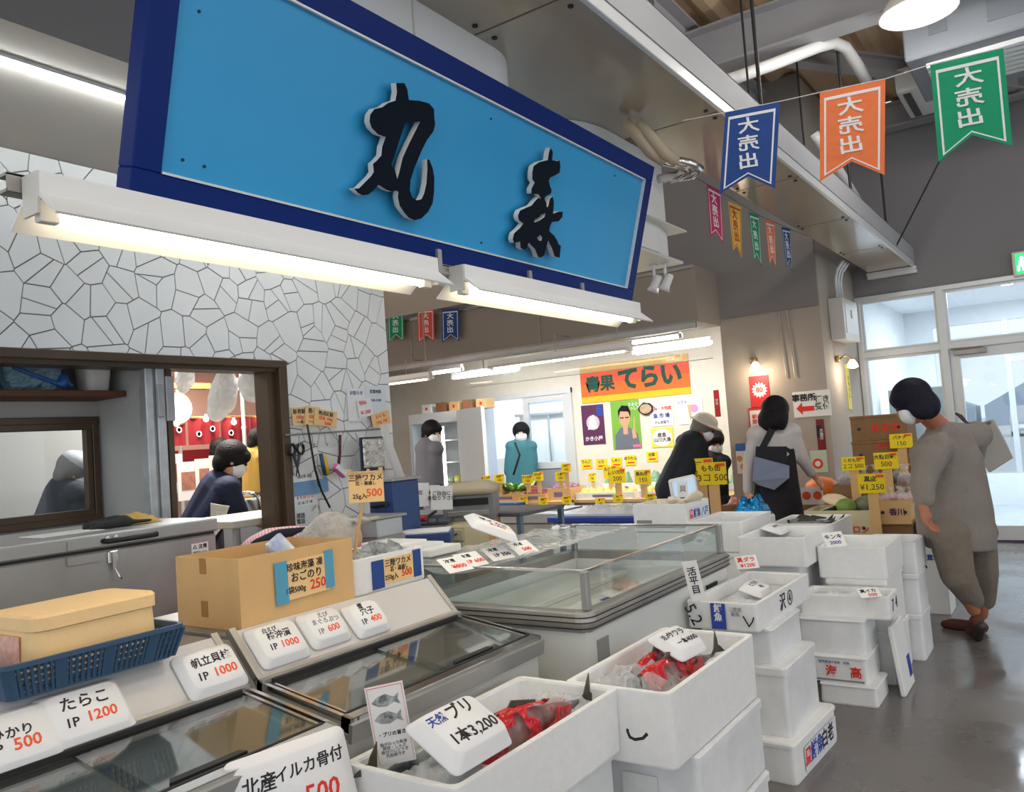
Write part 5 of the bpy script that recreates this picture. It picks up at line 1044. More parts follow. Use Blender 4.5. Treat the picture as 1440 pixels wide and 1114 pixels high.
# ================================================================== TOOL WALL RIGHT OF THE OPENING
XT = -3.588
def wallcard(name,label,cat,px0,py0,px1,py1,m,lines=(),rot=0,off=0,group=None):
    a = at(px0,py0,x=XT+off); c = at(px1,py1,x=XT+off); W, H = abs(c.y-a.y), abs(a.z-c.z); o = (a+c)/2
    t = thing(name,label,cat,(XT+off,o.y,o.z-H/2),0,group); fr_ = frame(o,(0,1,0),(0,0,1)) @ Matrix.Rotation(rot,4,'Z')
    MB().box((-W/2,-H/2,0),(W/2,H/2,.002)).xf(fr_).build('sheet', m, t, world=True)
    for s, sz, x, y, mm in lines: text(s,sz*H,mm,t,fr_@Matrix.Translation((x*W,y*H,.0026)),.01)
    return t, fr_, W, H
G1 = mat('grey_ink')
wallcard('kraft_price_card','kraft price card, first of the three fanned on the tiled wall','price card',410,573,432,598,M_kraft,[('新巻鮭',.3,0,.25,M_black),('100g',.28,0,-.05,M_red),('一本',.25,0,-.33,M_black)],.05,.012,'fanned kraft cards'); wallcard('kraft_price_card','kraft price card, second of the three fanned on the tiled wall','price card',428,572,450,598,M_kraft,[('筋子',.3,0,.25,M_black),('100g',.28,0,-.05,M_red),('一本',.25,0,-.33,M_black)],-.1,.018,'fanned kraft cards'); wallcard('kraft_price_card','kraft price card, third of the three fanned on the tiled wall','price card',441,577,474,599,M_kraft,[('熟成紅鮭',.3,0,.25,M_black),('切身 100g',.26,0,-.05,M_red),('2000',.28,.1,-.33,M_red)],-.15,.024,'fanned kraft cards')
wallcard('notice_paper','pale notice paper at the upper right of the tool wall','notice',487,546,516,592,M_paper,[('お知らせ',.14,0,.35,M_bluink)],0,.004); wallcard('notice_paper','pale notice paper at the tiled wall end','notice',513,543,543,583,mat('pale_grey_paper',(.75,.78,.80),.8),[('営業時間',.14,0,.3,M_black),('7:00-15:00',.12,0,0,M_black)],0,.008)
wallcard('sale_card','white card with red numerals pinned over the notices','price card',502,561,524,586,M_paper,[('特価',.28,-.1,.28,M_red),('¥1,000',.28,0,-.25,M_red)],.15,.016); wallcard('kraft_price_card','single kraft price card at the end of the tool rail','price card',522,580,549,598,M_kraft,[('いくら',.36,0,.2,M_red),('100g 700',.34,0,-.22,M_orange)],.2,.02)
wallcard('wall_calendar','wall calendar with a blue row on the tool wall','calendar',402,669,447,711,M_paper,[('2022年 5月',.12,.1,.42,M_black),('1  2  3  4  5  6',.12,.08,-.02,M_black),('8  9 10 11 12',.12,.08,-.2,M_red),('15 16 17 18',.12,.05,-.36,M_black)],.03,.004); t, fr_, W, H = wallcard('blue_strip','blue header strip over the wall calendar','strip',413,678,462,692,mat('calendar_blue',srgb(120,160,200),.7),[],.03,.008)
wallcard('memo_sheet','white memo sheet below the calendar','memo',405,714,440,745,mat('pale_grey_paper'),[('連絡\n電話',.22,.0,0,M_black)],0,.006)
rl = thing('hook_rail','thin steel rail with hooks on the tiled wall','rail',at(460,608,x=XT+.03)); a, c = at(402,612,x=XT+.03), at(540,603,x=XT+.03); MB().tube([a,c],.006,6).build('rail', M_steel, rl, world=True)
for px in (418,437,455,472,500): 
    q = at(px,609,x=XT+.03); MB().tube([q,q+Vector((.01,0,-.02)),q+Vector((.012,0,-.06)),q+Vector((.02,0,-.075)),q+Vector((.03,0,-.06))],.003,5).build('hook', M_steel, rl, world=True)
sc = thing('black_scissors','black handled kitchen scissors hanging on the tool rail','scissors',at(417,660,x=XT+.03))
q = at(417,637,x=XT+.03)
for s in (-1,1):
    ring = [q+Vector((0,s*.03+.022*_c(a),.02+.03*_s(a))) for a in [2*math.pi*k/10 for k in range(11)]]; MB().tube(ring,.008,6).build('handle_loop', M_dark, sc, True, True); MB().tube([q+Vector((0,s*.02,-.01)),q+Vector((0,-s*.012,-.13))],.010,6,.003).build('blade', mat('dark_blade',(.05,.05,.05),.4), sc, world=True)
kn = thing('yellow_cutter','yellow handled cutter hanging beside the scissors','cutter',at(459,660,x=XT+.04)); a, c = at(455,640,x=XT+.04), at(461,668,x=XT+.04); MB().tube([a,c],.014,8).build('handle', mat('yellow_plastic',srgb(235,190,40),.4), kn, True, True); MB().tube([a+Vector((0,-.02,.01)),c+Vector((0,-.02,0))],.012,6).build('blue_sleeve', mat('blue_plastic'), kn, True, True)
br = thing('pink_brush','pink edged scrubbing brush hanging from the rail','brush',at(478,665,x=XT+.05)); a, c = at(478,638,x=XT+.05), at(476,655,x=XT+.05); MB().tube([at(478,612,x=XT+.04),a,c],.009,6).build('handle', mat('maroon_plastic',srgb(90,20,40),.5), br, True, True); fr_ = frame(at(475,662,x=XT+.05),(0,.75,-.6),(0,.6,.75)); MB().box((-.05,-.022,0),(.05,.022,.03),.006).xf(fr_).build('brush_head', mat('pink_plastic',srgb(220,110,160),.5), br, world=True); MB().box((-.042,-.015,.03),(.042,.015,.04)).xf(fr_).build('bristles', M_paper, br, world=True)
cbz = thing('black_cable','black cable dangling down the tool wall','cable',at(464,712,x=XT+.05)); MB().tube([at(432,597,x=XT+.04),at(437,625,x=XT+.05),at(443,660,x=XT+.05),at(452,690,x=XT+.05),at(464,714,x=XT+.06)],.006,6).tube([at(434,610,x=XT+.05),at(441,650,x=XT+.06),at(449,685,x=XT+.06)],.005,6).build('flex', M_dark, cbz, True, True)
rumple_m = mat('silver_foil_bag',srgb(200,196,186),.18,metal=.7,bump=.8,bscale=26); fb = thing('foil_pouch','silver foil pouch hanging in a dark frame at the tiled wall end','pouch',at(522,665,x=XT+.12)); fr_ = frame(at(524,638,x=XT+.12),(0,1,.0),(0,.05,1)); MB().box((-.10,-.10,-.012),(.10,.10,0),.006).xf(fr_).build('dark_frame', mat('navy_plastic',srgb(34,44,74),.4), fb, world=True); MB().box((-.085,-.085,0),(.09,.09,.014),.007).xf(fr_).build('foil', rumple_m, fb, world=True)
wbg = thing('white_cloth_bag','limp white cloth hanging from the rail end','cloth',at(556,680,x=XT+.1)); MB().rings([[at(px,py,x=XT+.1+dx) for px,py,dx in r] for r in (((534,597,0),(540,597,.02),(545,598,0)),((540,630,.01),(549,630,.04),(555,632,.01)),((552,660,.02),(560,662,.05),(569,668,.02)),((562,688,.02),(570,685,.04),(578,682,.02)))],False,False,close=False).build('cloth', mat('white_cloth',(.7,.68,.64),.9), wbg, True, True)
# ================================================================== BACK DESK CLUTTER
def pbox(name,label,cat,px,py,d,W,L,H,m,rotz=0,group=None,bev=.005):
    """block whose top front centre shows at px, py; stands on what is below"""
    p = P(px,py,d); t = thing(name,label,cat,(p.x,p.y,p.z-H),rotz,group); MB().box((-W/2,-L/2,0),(W/2,L/2,H),bev).build('body', m, t); return t
M_bsteel = mat('blue_grey_steel',srgb(110,130,155),.45,metal=.3); M_nv = mat('navy_box',srgb(38,66,116),.5)
dk = thing('steel_shelf_rack','blue grey steel shelf rack crowded with papers and trays','rack',(-3.2,3.6,0))
for z in (.42,.70,.90): MB().box((-3.72,3.95,z),(-2.72,4.45,z+.02),.003).build('shelf_board', mat('rack_board',srgb(92,92,96),.6), dk, world=True)
for x in (-3.70,-2.74):
    for y in (3.97,4.43): MB().box((x-.015,y-.015,0),(x+.015,y+.015,.92)).build('upright', M_bsteel, dk, world=True)
t = pbox('platform_scale','navy blue upright weighing scale behind the kraft stick sign','scale',553,676,3.9,.16,.18,.30,M_nv); MB().box((-.05,-.095,.05),(.05,-.09,.16),.003).build('dial_plate', mat('navy_dark',srgb(22,36,70),.4), t); MB().tube([(-.05,-.10,.19),(.05,-.11,.2)],.012,6).build('knob', M_dark, t); MB().box((-.09,-.1,.30),(.09,.1,.315),.003).build('weighing_plate', M_steel, t); MB().box((-.07,-.08,-.52),(.07,.08,0)).build('stand', M_steeld, t)
t = pbox('document_printer','grey printer with a black slot on the rack','printer',662,694,4.85,.30,.26,.15,mat('printer_grey',srgb(128,128,132),.5),.5); MB().box((-.12,-.135,.09),(.12,-.131,.13)).build('slot', M_dark, t); MB().box((-.12,-.14,.03),(.12,-.131,.06),.003).build('paper_tray', M_steeld, t)
MB().rings([rr(.32,.28,.05,.15),rr(.34,.30,.06,.19),rr(.22,.2,.05,.22)]).build('cloth_cover', mat('oatmeal_cloth',srgb(200,186,156),.9), t, True); MB().box((-.15,-.13,-.15),(.15,.13,0)).build('carton_under', M_cardb, t)
for k,(px,py,s) in enumerate(((607,697,'本日\n定休'),(588,694,'領収'),(621,698,'ご自由に\nお取り下さい'))):
    t, fr_ = card('handwritten white note taped on the back desk, %s from the blue scale'%ORD[[1,0,2][k]],px,py+2,4.5-.02*k,.12 if k else .09,.13,RT+UP*.02,UP,[(s,.026,0,.01,M_black)],grp='desk notes',name='desk_note',cat='note')
t = pbox('small_drawer_unit','beige plastic drawer unit under the desk','drawers',656,737,4.2,.13,.2,.15,mat('beige_plastic',srgb(196,184,150),.5)); 
for z in (.015,.08): dd = MB().box((-.058,-.108,z),(.058,-.1,z+.055),.003).build('drawer', mat('beige_plastic2',srgb(206,196,164),.5), t); MB().tube([(-.02,-.108,z+.035),(0,-.122,z+.022),(.02,-.108,z+.035)],.004,6).build('handle', M_dark, dd)
MB().box((-.07,-.1,-.45),(.07,.1,0)).build('stand', M_cardd, t)
t = pbox('blue_ledger','navy blue ledger tray lying on the desk edge','ledger',590,748,3.75,.30,.20,.05,M_nv,.6); MB().box((-.14,-.09,.05),(.14,.09,.056)).build('papers', M_paper, t); MB().box((-.14,-.09,-.55),(.14,.09,0)).build('cabinet_under', mat('grey_cabinet'), t)
t = pbox('red_stapler','small red stapler on the desk','stapler',588,726,4.3,.10,.04,.03,mat('red_plastic',srgb(170,30,40),.4),.4,bev=.008); MB().box((-.05,-.02,-.006),(.05,.02,0)).build('base_plate', M_dark, t)
t = pbox('tidy_tray','black wire tray with pens and papers','tray',580,733,4.35,.42,.2,.02,mat('wire_black',(.04,.05,.08),.5),.5)
for k in range(8): MB().box((-.2+.05*k,-.105,.0),(-.19+.05*k,-.095,.04)).build('wire', mat('wire_black'), t)
MB().box((-.12,-.06,.02),(.0,.06,.07),.01).build('carton', M_cardb, t); MB().tube([(.05,-.05,.02),(.12,.05,.06)],.008,6).build('pen', M_dark, t); MB().box((-.2,-.1,-.7),(.2,.1,0)).build('stand', M_steeld, t)
t = pbox('electronic_balance','pale grey bench balance below the blue scale','balance',525,728,3.62,.20,.16,.08,mat('pale_grey_plastic',srgb(170,176,182),.5)); MB().box((-.09,-.105,.02),(.0,-.1,.06)).build('display', M_dark, t); MB().box((-.11,-.1,.08),(.11,.1,.09),.002).build('pan', M_steel, t); MB().box((-.1,-.09,-.7),(.1,.09,0)).build('stand', M_steeld, t)
for k in range(3): 
    p = P(548+k*24,762+k*3,3.4); tag(MB().box((p.x-.12,p.y-.1,p.z-.03),(p.x+.12,p.y+.1,p.z),.004).xf(Matrix.Identity(4)).build('paper_pile', [M_paper,mat('pale_grey_paper'),M_paper][k]),'pile of papers behind the seaweed box, %s from the left'%ORD[k],'papers','paper piles')

# ================================================================== GREENGROCER AT THE BACK
# lamps
trough('shop_lamp','pale trough lamp under the taupe bulkhead, left end by the tiled wall','bulkhead lamps',at(540,545,y=7.0).x,at(606,532,y=7.0).x,7.0,at(606,532,y=7.0).z+.03,M_tube,axis='x',hw=.07,drop=.03)
trough('shop_lamp','long pale trough lamp under the middle of the taupe bulkhead','bulkhead lamps',at(690,521,y=7.0).x,at(886,490,y=7.0).x,7.0,at(790,505,y=7.0).z+.03,M_tube,axis='x',hw=.07,drop=.03)
def tubelamp(label,px0,py0,px1,py1,y):
    a, c = at(px0,py0,y=y), at(px1,py1,y=y); z = (a.z+c.z)/2; t = thing('bare_tube_lamp',label,'lamp',((a.x+c.x)/2,y,z),0,'bare tube lamps'); L = c.x-a.x
    MB().box((-L/2,-.03,.02),(L/2,.03,.07),.004).build('housing', M_white, t); MB().tube([(-L/2,0,0),(L/2,0,0)],.02,10).build('tube', M_tubec, t, True)
    for s in (-1,1): MB().box((s*L/2-.02,-.02,-.02),(s*L/2+.02,.02,.03),.004).build('holder', M_white, t)
    MB().tube([(0,0,.07),(0,0,2.55-z)],.006,6).build('hanger', M_dark, t)
tubelamp('bare tube lamp glowing left over the upright fridge',604,526,650,519,8.3); tubelamp('bare tube lamp glowing above the stockroom doorway',637,531,727,521,8.7); tubelamp('upper bare tube lamp near the column',888,482,957,473,7.9); tubelamp('lower bare tube lamp near the column',892,494,1001,486,8.3)
area('shop_fluorescents',(-4.6,8.1,2.48),(0,0,0),3.0,50,(.96,.98,1),.3)
for k,px in enumerate((596,868)):
    p = at(px,470,y=7.02); tag(MB().tube([(p.x,7.02,2.28),(p.x,7.02,3.6)],.01,6).build('lamp_rod', M_steeld),'thin rod hanging in front of the taupe bulkhead, %s one'%['left','right'][k],'rod','lamp rods')
# doorway and stockroom
fr = MB(); X0_, X1_ = XD0, XD1; XM_ = at(738,600,y=9.4).x
fr.box((X0_,9.36,0),(X0_+.06,9.52,1.99)).box((X1_-.07,9.36,0),(X1_,9.52,1.99)).box((X0_,9.363,1.92),(X1_,9.517,1.99)); struct(fr.build('trim_16', M_alu))
dr = struct(MB().box((XM_,9.38,.05),(XM_+.09,9.42,1.92)).box((X1_-.15,9.38,.05),(X1_-.07,9.42,1.92)).box((XM_+.09,9.38,1.84),(X1_-.15,9.42,1.92)).box((XM_+.09,9.38,.93),(X1_-.15,9.42,1.02)).build('door_2', M_alu))
MB().box((XM_+.09,9.395,.05),(X1_-.15,9.41,.93)).build('lower_panel', mat('grey_door_panel',srgb(150,152,158),.6), dr); MB().box((XM_+.09,9.398,1.02),(X1_-.15,9.403,1.84)).build('pane', M_glassw, dr)
M_st = mat('pale_blue_room',srgb(206,222,240),.6)
struct(MB().box((-8.2,9.5,-.05),(-4.9,12.5,0)).build('floor_stockroom', mat('kitchen_floor'))); struct(MB().box((-8.2,12.4,0),(-5.9,12.5,2.4)).box((-5.9,12.4,0),(-4.9,12.5,.8)).box((-5.9,12.4,2.1),(-4.9,12.5,2.4)).build('wall_stockroom', M_st)); struct(MB().box((-4.95,9.5,0),(-4.9,12.5,2.4)).build('wall_stockroom_right', M_st)); struct(MB().box((-8.2,9.5,2.4),(-4.9,12.5,2.45)).build('ceiling_stockroom', M_st))
struct(MB().box((-5.9,12.42,.8),(-5.84,12.48,2.1)).box((-4.98,12.42,.8),(-4.93,12.48,2.1)).build('window_5', M_alu))
area('stockroom_light',(-6.8,11.0,2.38),(0,0,0),.8,60,(.80,.90,1))
cs = thing('cold_store_door','white cold store door seen through the stockroom doorway','door',(-7.2,11.2,0)); MB().box((-7.6,11.2,.02),(-6.75,11.28,1.9),.01).build('leaf', M_white, cs, world=True); MB().box((-7.65,11.15,1.72),(-6.7,11.2,1.76)).tube([(-7.0,11.15,.2),(-7.0,11.15,1.7)],.015,8).build('rail', M_steel, cs, world=True)
# upright fridge
fg = thing('glass_door_fridge','upright white display fridge with its door standing open','fridge',(-7.3,8.6,0)); a, c = at(573,586,y=8.6), at(646,577,y=8.6); fx0, fx1, fzt = a.x, c.x, 1.80
MB().box((fx0,8.62,0),(fx0+.05,9.25,fzt)).box((fx1-.05,8.62,0),(fx1,9.25,fzt)).box((fx0+.05,8.62,fzt-.14),(fx1-.05,9.25,fzt)).box((fx0+.05,8.62,0),(fx1-.05,9.25,.15)).box((fx0+.05,9.2,.15),(fx1-.05,9.25,fzt-.14)).build('cabinet', mat('fridge_white',srgb(214,220,222),.4), fg, world=True)
for z in (.5,.8,1.1,1.4): MB().box((fx0+.05,8.7,z),(fx1-.05,9.2,z+.015)).build('shelf', M_alu, fg, world=True)
MB().box(((fx0+fx1)/2+.10,8.63,.2),((fx0+fx1)/2+.13,8.66,1.6)).build('light_strip', mat('fridge_glow',(1,1,1),.4,emit=5), fg, world=True)
MB().box((fx0+.05,8.6,.15),((fx0+fx1)/2+.1,8.61,fzt-.14)).build('glass_door', M_glassw, fg, world=True)
d0, d1 = at(646,577,y=8.58), at(681,575,y=8.35); MB().slab([(fx1,8.6,.1),(d1.x,8.35,.1),(d1.x,8.35,fzt),(fx1,8.6,fzt)],.05).build('open_door', mat('fridge_white'), fg, world=True)
q = at(652,592,y=8.5); 
t = thing('red_pennant','red pointed pennant stuck on the open fridge door','pennant',q); me = poly_mesh([[(-.07,.14),(.07,.14),(.07,-.08),(0,-.15),(-.07,-.08)]],.003); me.transform(frame(at(654,592,y=8.53),(1,-.55,0),(0,0,1))); link('cloth', me, M_red, t, True)
for k,(x,c) in enumerate(((.15,M_white),(.36,M_cardd),(.55,M_cardb),(.74,M_cardd),(.93,M_cardb))):
    xx = fx0+x*(fx1-fx0+.3); t = thing('fridge_top_carton','small carton on top of the display fridge, %s from the tiled wall'%ORD[k],'carton',(xx,8.9,fzt),0,'cartons on the fridge'); MB().box((-.085,-.1,0),(.085,.1,.13+.01*(k%2)),.004).build('carton', c, t); MB().box((-.02,-.101,.05),(.02,-.1,.09)).build('mark', M_red, t)
for k in range(6):
    t = thing('fridge_drink_pack','packed goods on a shelf inside the display fridge, %s one'%ORD[k],'pack',(fx0+.2+.12*(k%5),8.95,.515+.3*(k//2)),0,'packs in the fridge'); MB().box((-.05,-.06,0),(.05,.06,.10),.02).build('pack', mat('fpack%d'%(k%3),[srgb(220,210,80),srgb(190,120,90),srgb(150,180,150)][k%3],.5), t); MB().box((-.02,-.061,.03),(.02,-.06,.06)).build('sticker', M_paper, t)
# banner and posters on the back wall
YB = 9.395
a, c = at(815,516,y=YB), at(972,555,y=YB); zb0, zb1 = at(818,568,y=YB).z, at(815,516,y=YB).z
bn = thing('shop_banner','orange and yellow greengrocer banner with dark green lettering','banner',((a.x+c.x)/2,YB,zb0)); W = c.x-a.x; H = zb1-zb0
for f0, f1, m_ in ((0,.16,mat('banner_yellow',srgb(250,190,30),.7)),(.16,.5,mat('banner_orange',srgb(240,110,40),.7)),(.5,.82,mat('banner_red',srgb(232,92,60),.7)),(.82,1,mat('banner_tan',srgb(220,180,110),.7))): MB().box((a.x,YB-.006,zb0+H*f0),(c.x,YB,zb0+H*f1)).build('colour_band', m_, bn, world=True)
M_dg = mat('dark_green_print',srgb(16,76,62),.7); fr_ = frame(((a.x+c.x)/2,YB-.0075,zb0+H*.5),(1,0,0),(0,0,1)); text('青果',H*.44,M_dg,bn,fr_@Matrix.Translation((-W*.31,-.02,0)),.035,spacing=.95); text('てらい',H*.62,M_dg,bn,fr_@Matrix.Translation((W*.15,.0,0)),.045,spacing=.92)
def bpanel(name,label,cat,px0,py0,px1,py1,m): return panel(name,label,cat,px0,py0,px1,py1,YB,m)
t, M, W, H = bpanel('purple_poster','purple poster with white figure on the back wall','poster',817,571,852,624,mat('poster_purple',srgb(88,34,78),.6)); MB().lathe([(W*.3,0),(W*.3,.0008)],16).xf(M@Matrix.Translation((0,H*.05,0))).build('pale_disc', mat('poster_pale',srgb(206,186,196),.6), t, world=True); me = poly_mesh([[(-W*.25,-H*.12),(-W*.1,H*.2),(W*.05,H*.25),(W*.2,-H*.1)]],.0005); me.transform(M@Matrix.Translation((0,0,.0014))); link('figure_shape', me, M_fw, t, True); text('かき小屋',W*.2,M_fw,t,M@Matrix.Translation((0,-H*.36,.001)),.02); MB().box((W*.2,H*.2,0),(W*.46,H*.47,.001)).xf(M).build('blue_corner', M_bluink, t, world=True)
t, M, W, H = bpanel('green_poster','green poster of a man in a grey kimono','poster',858,565,903,630,mat('poster_green',srgb(120,176,60),.6))
for pts, m_, z in (([(-W*.42,-H*.5),(-W*.4,-H*.22),(-W*.2,-H*.06),(W*.12,-H*.06),(W*.4,-H*.2),(W*.46,-H*.5)],mat('poster_kimono',srgb(104,112,124),.7),.001),([(-W*.1,-H*.2),(-W*.1,0),(W*.06,0),(W*.06,-H*.2)],M_skin,.0014),([(.2*W*_c(i*.4)-W*.03,.19*H*_s(i*.4)+H*.14) for i in range(16)],M_skin,.0018),([(-W*.24,H*.14),(-W*.24,H*.3),(-W*.1,H*.4),(W*.12,H*.38),(W*.2,H*.26),(W*.18,H*.14),(W*.12,H*.26),(-W*.16,H*.28)],M_hair,.0022),([(W*.22,-H*.3),(W*.2,-H*.12),(W*.3,-H*.08),(W*.36,-H*.28)],M_skin,.0024),([(W*.26,-H*.1),(W*.30,H*.14),(W*.34,H*.14),(W*.31,-H*.1)],mat('pale_wood'),.0026)):
    me = poly_mesh([pts],.0004); me.transform(M@Matrix.Translation((0,0,z))); link('printed_shape', me, m_, t, True)
MB().box((-W*.19,H*.13,.0026),(-W*.05,H*.155,.003)).box((W*.0,H*.13,.0026),(W*.13,H*.155,.003)).xf(M).build('spectacles', M_black, t, world=True); text('うまさ\nぎっしり',W*.12,M_fw,t,M@Matrix.Translation((W*.3,H*.36,.002)),.02); MB().box((W*.2,-H*.48,.002),(W*.48,-H*.42,.003)).xf(M).build('pink_tag', mat('pink_plastic'), t, world=True)
c0 = at(908,575,y=YB-.02); t = thing('oyster_cutout','dark rimmed oyster shaped wall cut-out','cut-out',c0); me = poly_mesh([[(.10*_c(i*.45)*(1+.1*_s(i*2)),.08*_s(i*.45)*(1+.1*_c(i*3))) for i in range(14)]],.004); me.transform(frame(c0,(1,0,0),(0,0,1))); link('shell_rim', me, M_black, t, True); me = poly_mesh([[(.08*_c(i*.45),.06*_s(i*.45)) for i in range(14)]],.004); me.transform(frame(c0+Vector((0,-.005,0)),(1,0,0),(0,0,1))); link('shell_meat', me, mat('oyster_tan',srgb(206,176,140),.6,var=.3,scale=20), t, True)
t, M, W, H = bpanel('logo_poster','white poster with red and blue market lettering','poster',913,571,948,598,M_paper); text('三陸・大船渡',W*.15,M_red,t,M@Matrix.Translation((0,H*.33,.001)),.03); text('魚 市 場',W*.2,M_bluink,t,M@Matrix.Translation((0,-H*.02,.001)),.03); text('さんま祭り',W*.13,M_black,t,M@Matrix.Translation((0,-H*.33,.001)),.02)
t, M, W, H = bpanel('yellow_edged_notice','white notice with yellow corners and brush lettering','notice',915,603,948,628,mat('notice_yellow',srgb(240,220,80),.7)); me = poly_mesh([[(W*.46*_c(i*.4)*(1.05 if i%2 else .95),H*.46*_s(i*.4)) for i in range(16)]],.0005); me.transform(M); link('white_field', me, M_paper, t, True); text('産直\n山川大漁',W*.2,M_black,t,M@Matrix.Translation((0,0,.0015)),.02)
t, M, W, H = bpanel('ice_cream_poster','white poster with soft ice cream in pink and tan','poster',951,562,990,595,M_paper); me = poly_mesh([[(-.03,.08),(.04,.08),(.0,-.12)]],.0005); me.transform(M@Matrix.Translation((0,0,.001))); link('cone', me, mat('cone_tan',srgb(220,180,120),.6), t, True); MB().lathe([(.05,0),(.05,.001)],12).xf(M@Matrix.Translation((.06,.03,.001))).lathe([(.001,0),(.001,.001)],4).build('pink_scoop', mat('scoop_pink',srgb(214,150,206),.6), t, world=True); text('ソフト',W*.14,M_bluink,t,M@Matrix.Translation((-W*.28,H*.36,.001)),.02)
t, M, W, H = bpanel('blue_strip_poster','narrow white and blue strip poster at the right end of the back wall','poster',1003,592,1012,650,M_paper); text('産\n地\n直\n送',W*.6,M_bluink,t,M,.02)
# yellow price tags on the wall
for k, px in enumerate((825,846,867,887,917,952,1008)):
    py = (653,653,651,648,643,640,640)[k]; t, M, W, H = bpanel('wall_price_tag','yellow price tag stuck on the back wall, %s from the stockroom door'%ORD[k],'price tag',px-8,py-7,px+8,py+6,M_yellow); t['group'] = 'yellow tags on the back wall'; text(['りんご','にら','しめじ','ほうれん','白菜','もやし','長芋'][k],H*.36,M_black,t,M@Matrix.Translation((0,H*.2,.001)),.02); MB().box((-W*.3,-H*.3,0),(W*.35,-H*.16,.001)).xf(M).build('red_underline', M_red, t, world=True)
# counters
def counter(label,x0,x1,y0,y1,z):
    t = thing('produce_counter',label,'counter',((x0+x1)/2,(y0+y1)/2,0),0,'produce counters'); MB().box((x0,y0,z-.04),(x1,y1,z),.004).build('top', mat('pale_wood'), t, world=True); MB().box((x0,y0+.02,0),(x1,y0+.05,z-.04)).build('skirt', mat('grey_cabinet'), t, world=True)
    for x in (x0+.05,x1-.05): MB().box((x-.03,y1-.08,0),(x+.03,y1-.02,z-.04)).build('leg', M_steel, t, world=True)
counter('wooden produce counter under the stockroom door',-6.15,-5.0,8.15,8.75,.60); counter('wooden produce counter along the poster wall',-4.95,-3.1,8.3,9.2,.60)
M_green = mat('leaf_green',srgb(120,170,80),.6,var=.4,scale=14,col2=srgb(190,206,140)); M_sp = mat('sweet_potato',srgb(134,62,60),.7,var=.2,scale=10); M_pot = mat('potato_skin',srgb(206,180,132),.8,var=.15,scale=10); M_mush = mat('pack_yellow',srgb(226,198,110),.5,bump=.6,bscale=40)
def crate(label,x,y,z,W,L,H,m=None): 
    t = thing('produce_box',label,'box',(x,y,z),0,'produce boxes'); th=.012; b = MB().box((-W/2,-L/2,0),(W/2,L/2,th)).box((-W/2,-L/2,th),(-W/2+th,L/2,H)).box((W/2-th,-L/2,th),(W/2,L/2,H)).box((-W/2+th,-L/2,th),(W/2-th,-L/2+th,H)).box((-W/2+th,L/2-th,th),(W/2-th,L/2,H)); b.build('tray', m or M_cardb, t); MB().box((-W*.2,-L/2-.002,H*.3),(W*.2,-L/2-.0005,H*.7)).build('print', mat('crate_print',srgb(120,110,150),.7), t); return t
crate('shallow carton of leafy greens on the counter',-5.85,8.4,.60,.5,.4,.09); crate('shallow carton of sweet potatoes on the counter',-5.42,8.36,.60,.36,.4,.09); crate('deep carton of bagged onions beside the sweet potatoes',-5.1,8.42,.60,.30,.4,.14)
crate('white tray box of bagged greens below the purple poster',-4.6,9.0,.60,.5,.3,.14,M_foam); crate('tray of pale mushroom packs on the poster wall counter',-4.55,8.5,.60,.75,.35,.07,M_foam); crate('tray of banana coloured packs right of the mushrooms',-3.85,8.5,.60,.5,.35,.07,M_foam); crate('white tray box of leek bags behind the packs',-3.9,9.0,.60,.6,.3,.14,M_foam)
def leafy(x,y,z,k,label):
    b = MB(); rg = random.Random(k)
    for i in range(14):
        a = rg.uniform(0,6.28); L = rg.uniform(.10,.19); w = rg.uniform(.03,.05); e = rg.uniform(.1,.8); d = Vector((_c(a)*_c(e),_s(a)*_c(e),_s(e))); n_ = Vector((-_s(a),_c(a),0))*w; o = Vector((x,y,z+.02))
        b.rings([[o+d*.01-n_*.2,o+d*.01+n_*.2],[o+d*L*.55-n_+Vector((0,0,.01)),o+d*L*.55+n_+Vector((0,0,.01))],[o+d*L-n_*.4,o+d*L+n_*.4]],False,False,close=False)
    tag(b.build('leafy_green', M_green), label,'vegetable','leafy greens on the counter')
for k in range(6): leafy(-6.02+.07*k,8.33+.05*(k%3),.68,k,'bunch of leafy greens in the counter carton, %s from the left'%ORD[k])
base = None
def lump(name,label,m,r,pos,group,rot=(0,0,0),cat='vegetable',seed=0):
    k = bmesh.new(); bmesh.ops.create_icosphere(k,subdivisions=2,radius=1)
    for v in k.verts: v.co *= 1+.12*noise.noise(v.co*1.3+Vector((seed,0,0)))
    bmesh.ops.transform(k,matrix=Matrix.Translation(pos)@Euler(rot).to_matrix().to_4x4()@Matrix.Diagonal((*r,1)),verts=k.verts); b = MB(); b.add(k); return tag(b.build(name,m,None,True),label,cat,group)
for k in range(9): lump('sweet_potato','sweet potato in the shallow carton, number %s along it'%ORD[k],M_sp,(.09,.035,.033),(-5.52+.06*(k%4),8.26+.05*(k//4),.685+.03*(k//4)),'sweet potatoes',(0,.1,.2+.2*_s(k)),seed=k)
for k in range(6): lump('potato','round pale potato at the left end of the counter, %s one'%ORD[k],M_pot,(.06,.05,.045),(-6.12+.08*(k%3),8.27+.10*(k//3),.72),'potatoes',seed=k+9)
for k in range(6): rumple('onion_bag','net bag of purple onions in the deep carton, %s one' % ORD[k],'bag',(-5.18+.08*(k%3),8.34+.14*(k//3),.70),.12,.13,.08,vinyl('onion_bag',srgb(160,110,130),.8,.25),seed=60+k,n=8,amp=.04)['group'] = 'onion bags'
for k in range(7): rumple('mushroom_pack','wrapped pale mushroom pack on the poster wall counter, %s from the left' % ORD[k],'pack',(-4.86+.10*k,8.46,.655),.10,.15,.06,M_mush,seed=70+k,n=8,amp=.03)['group'] = 'mushroom packs'
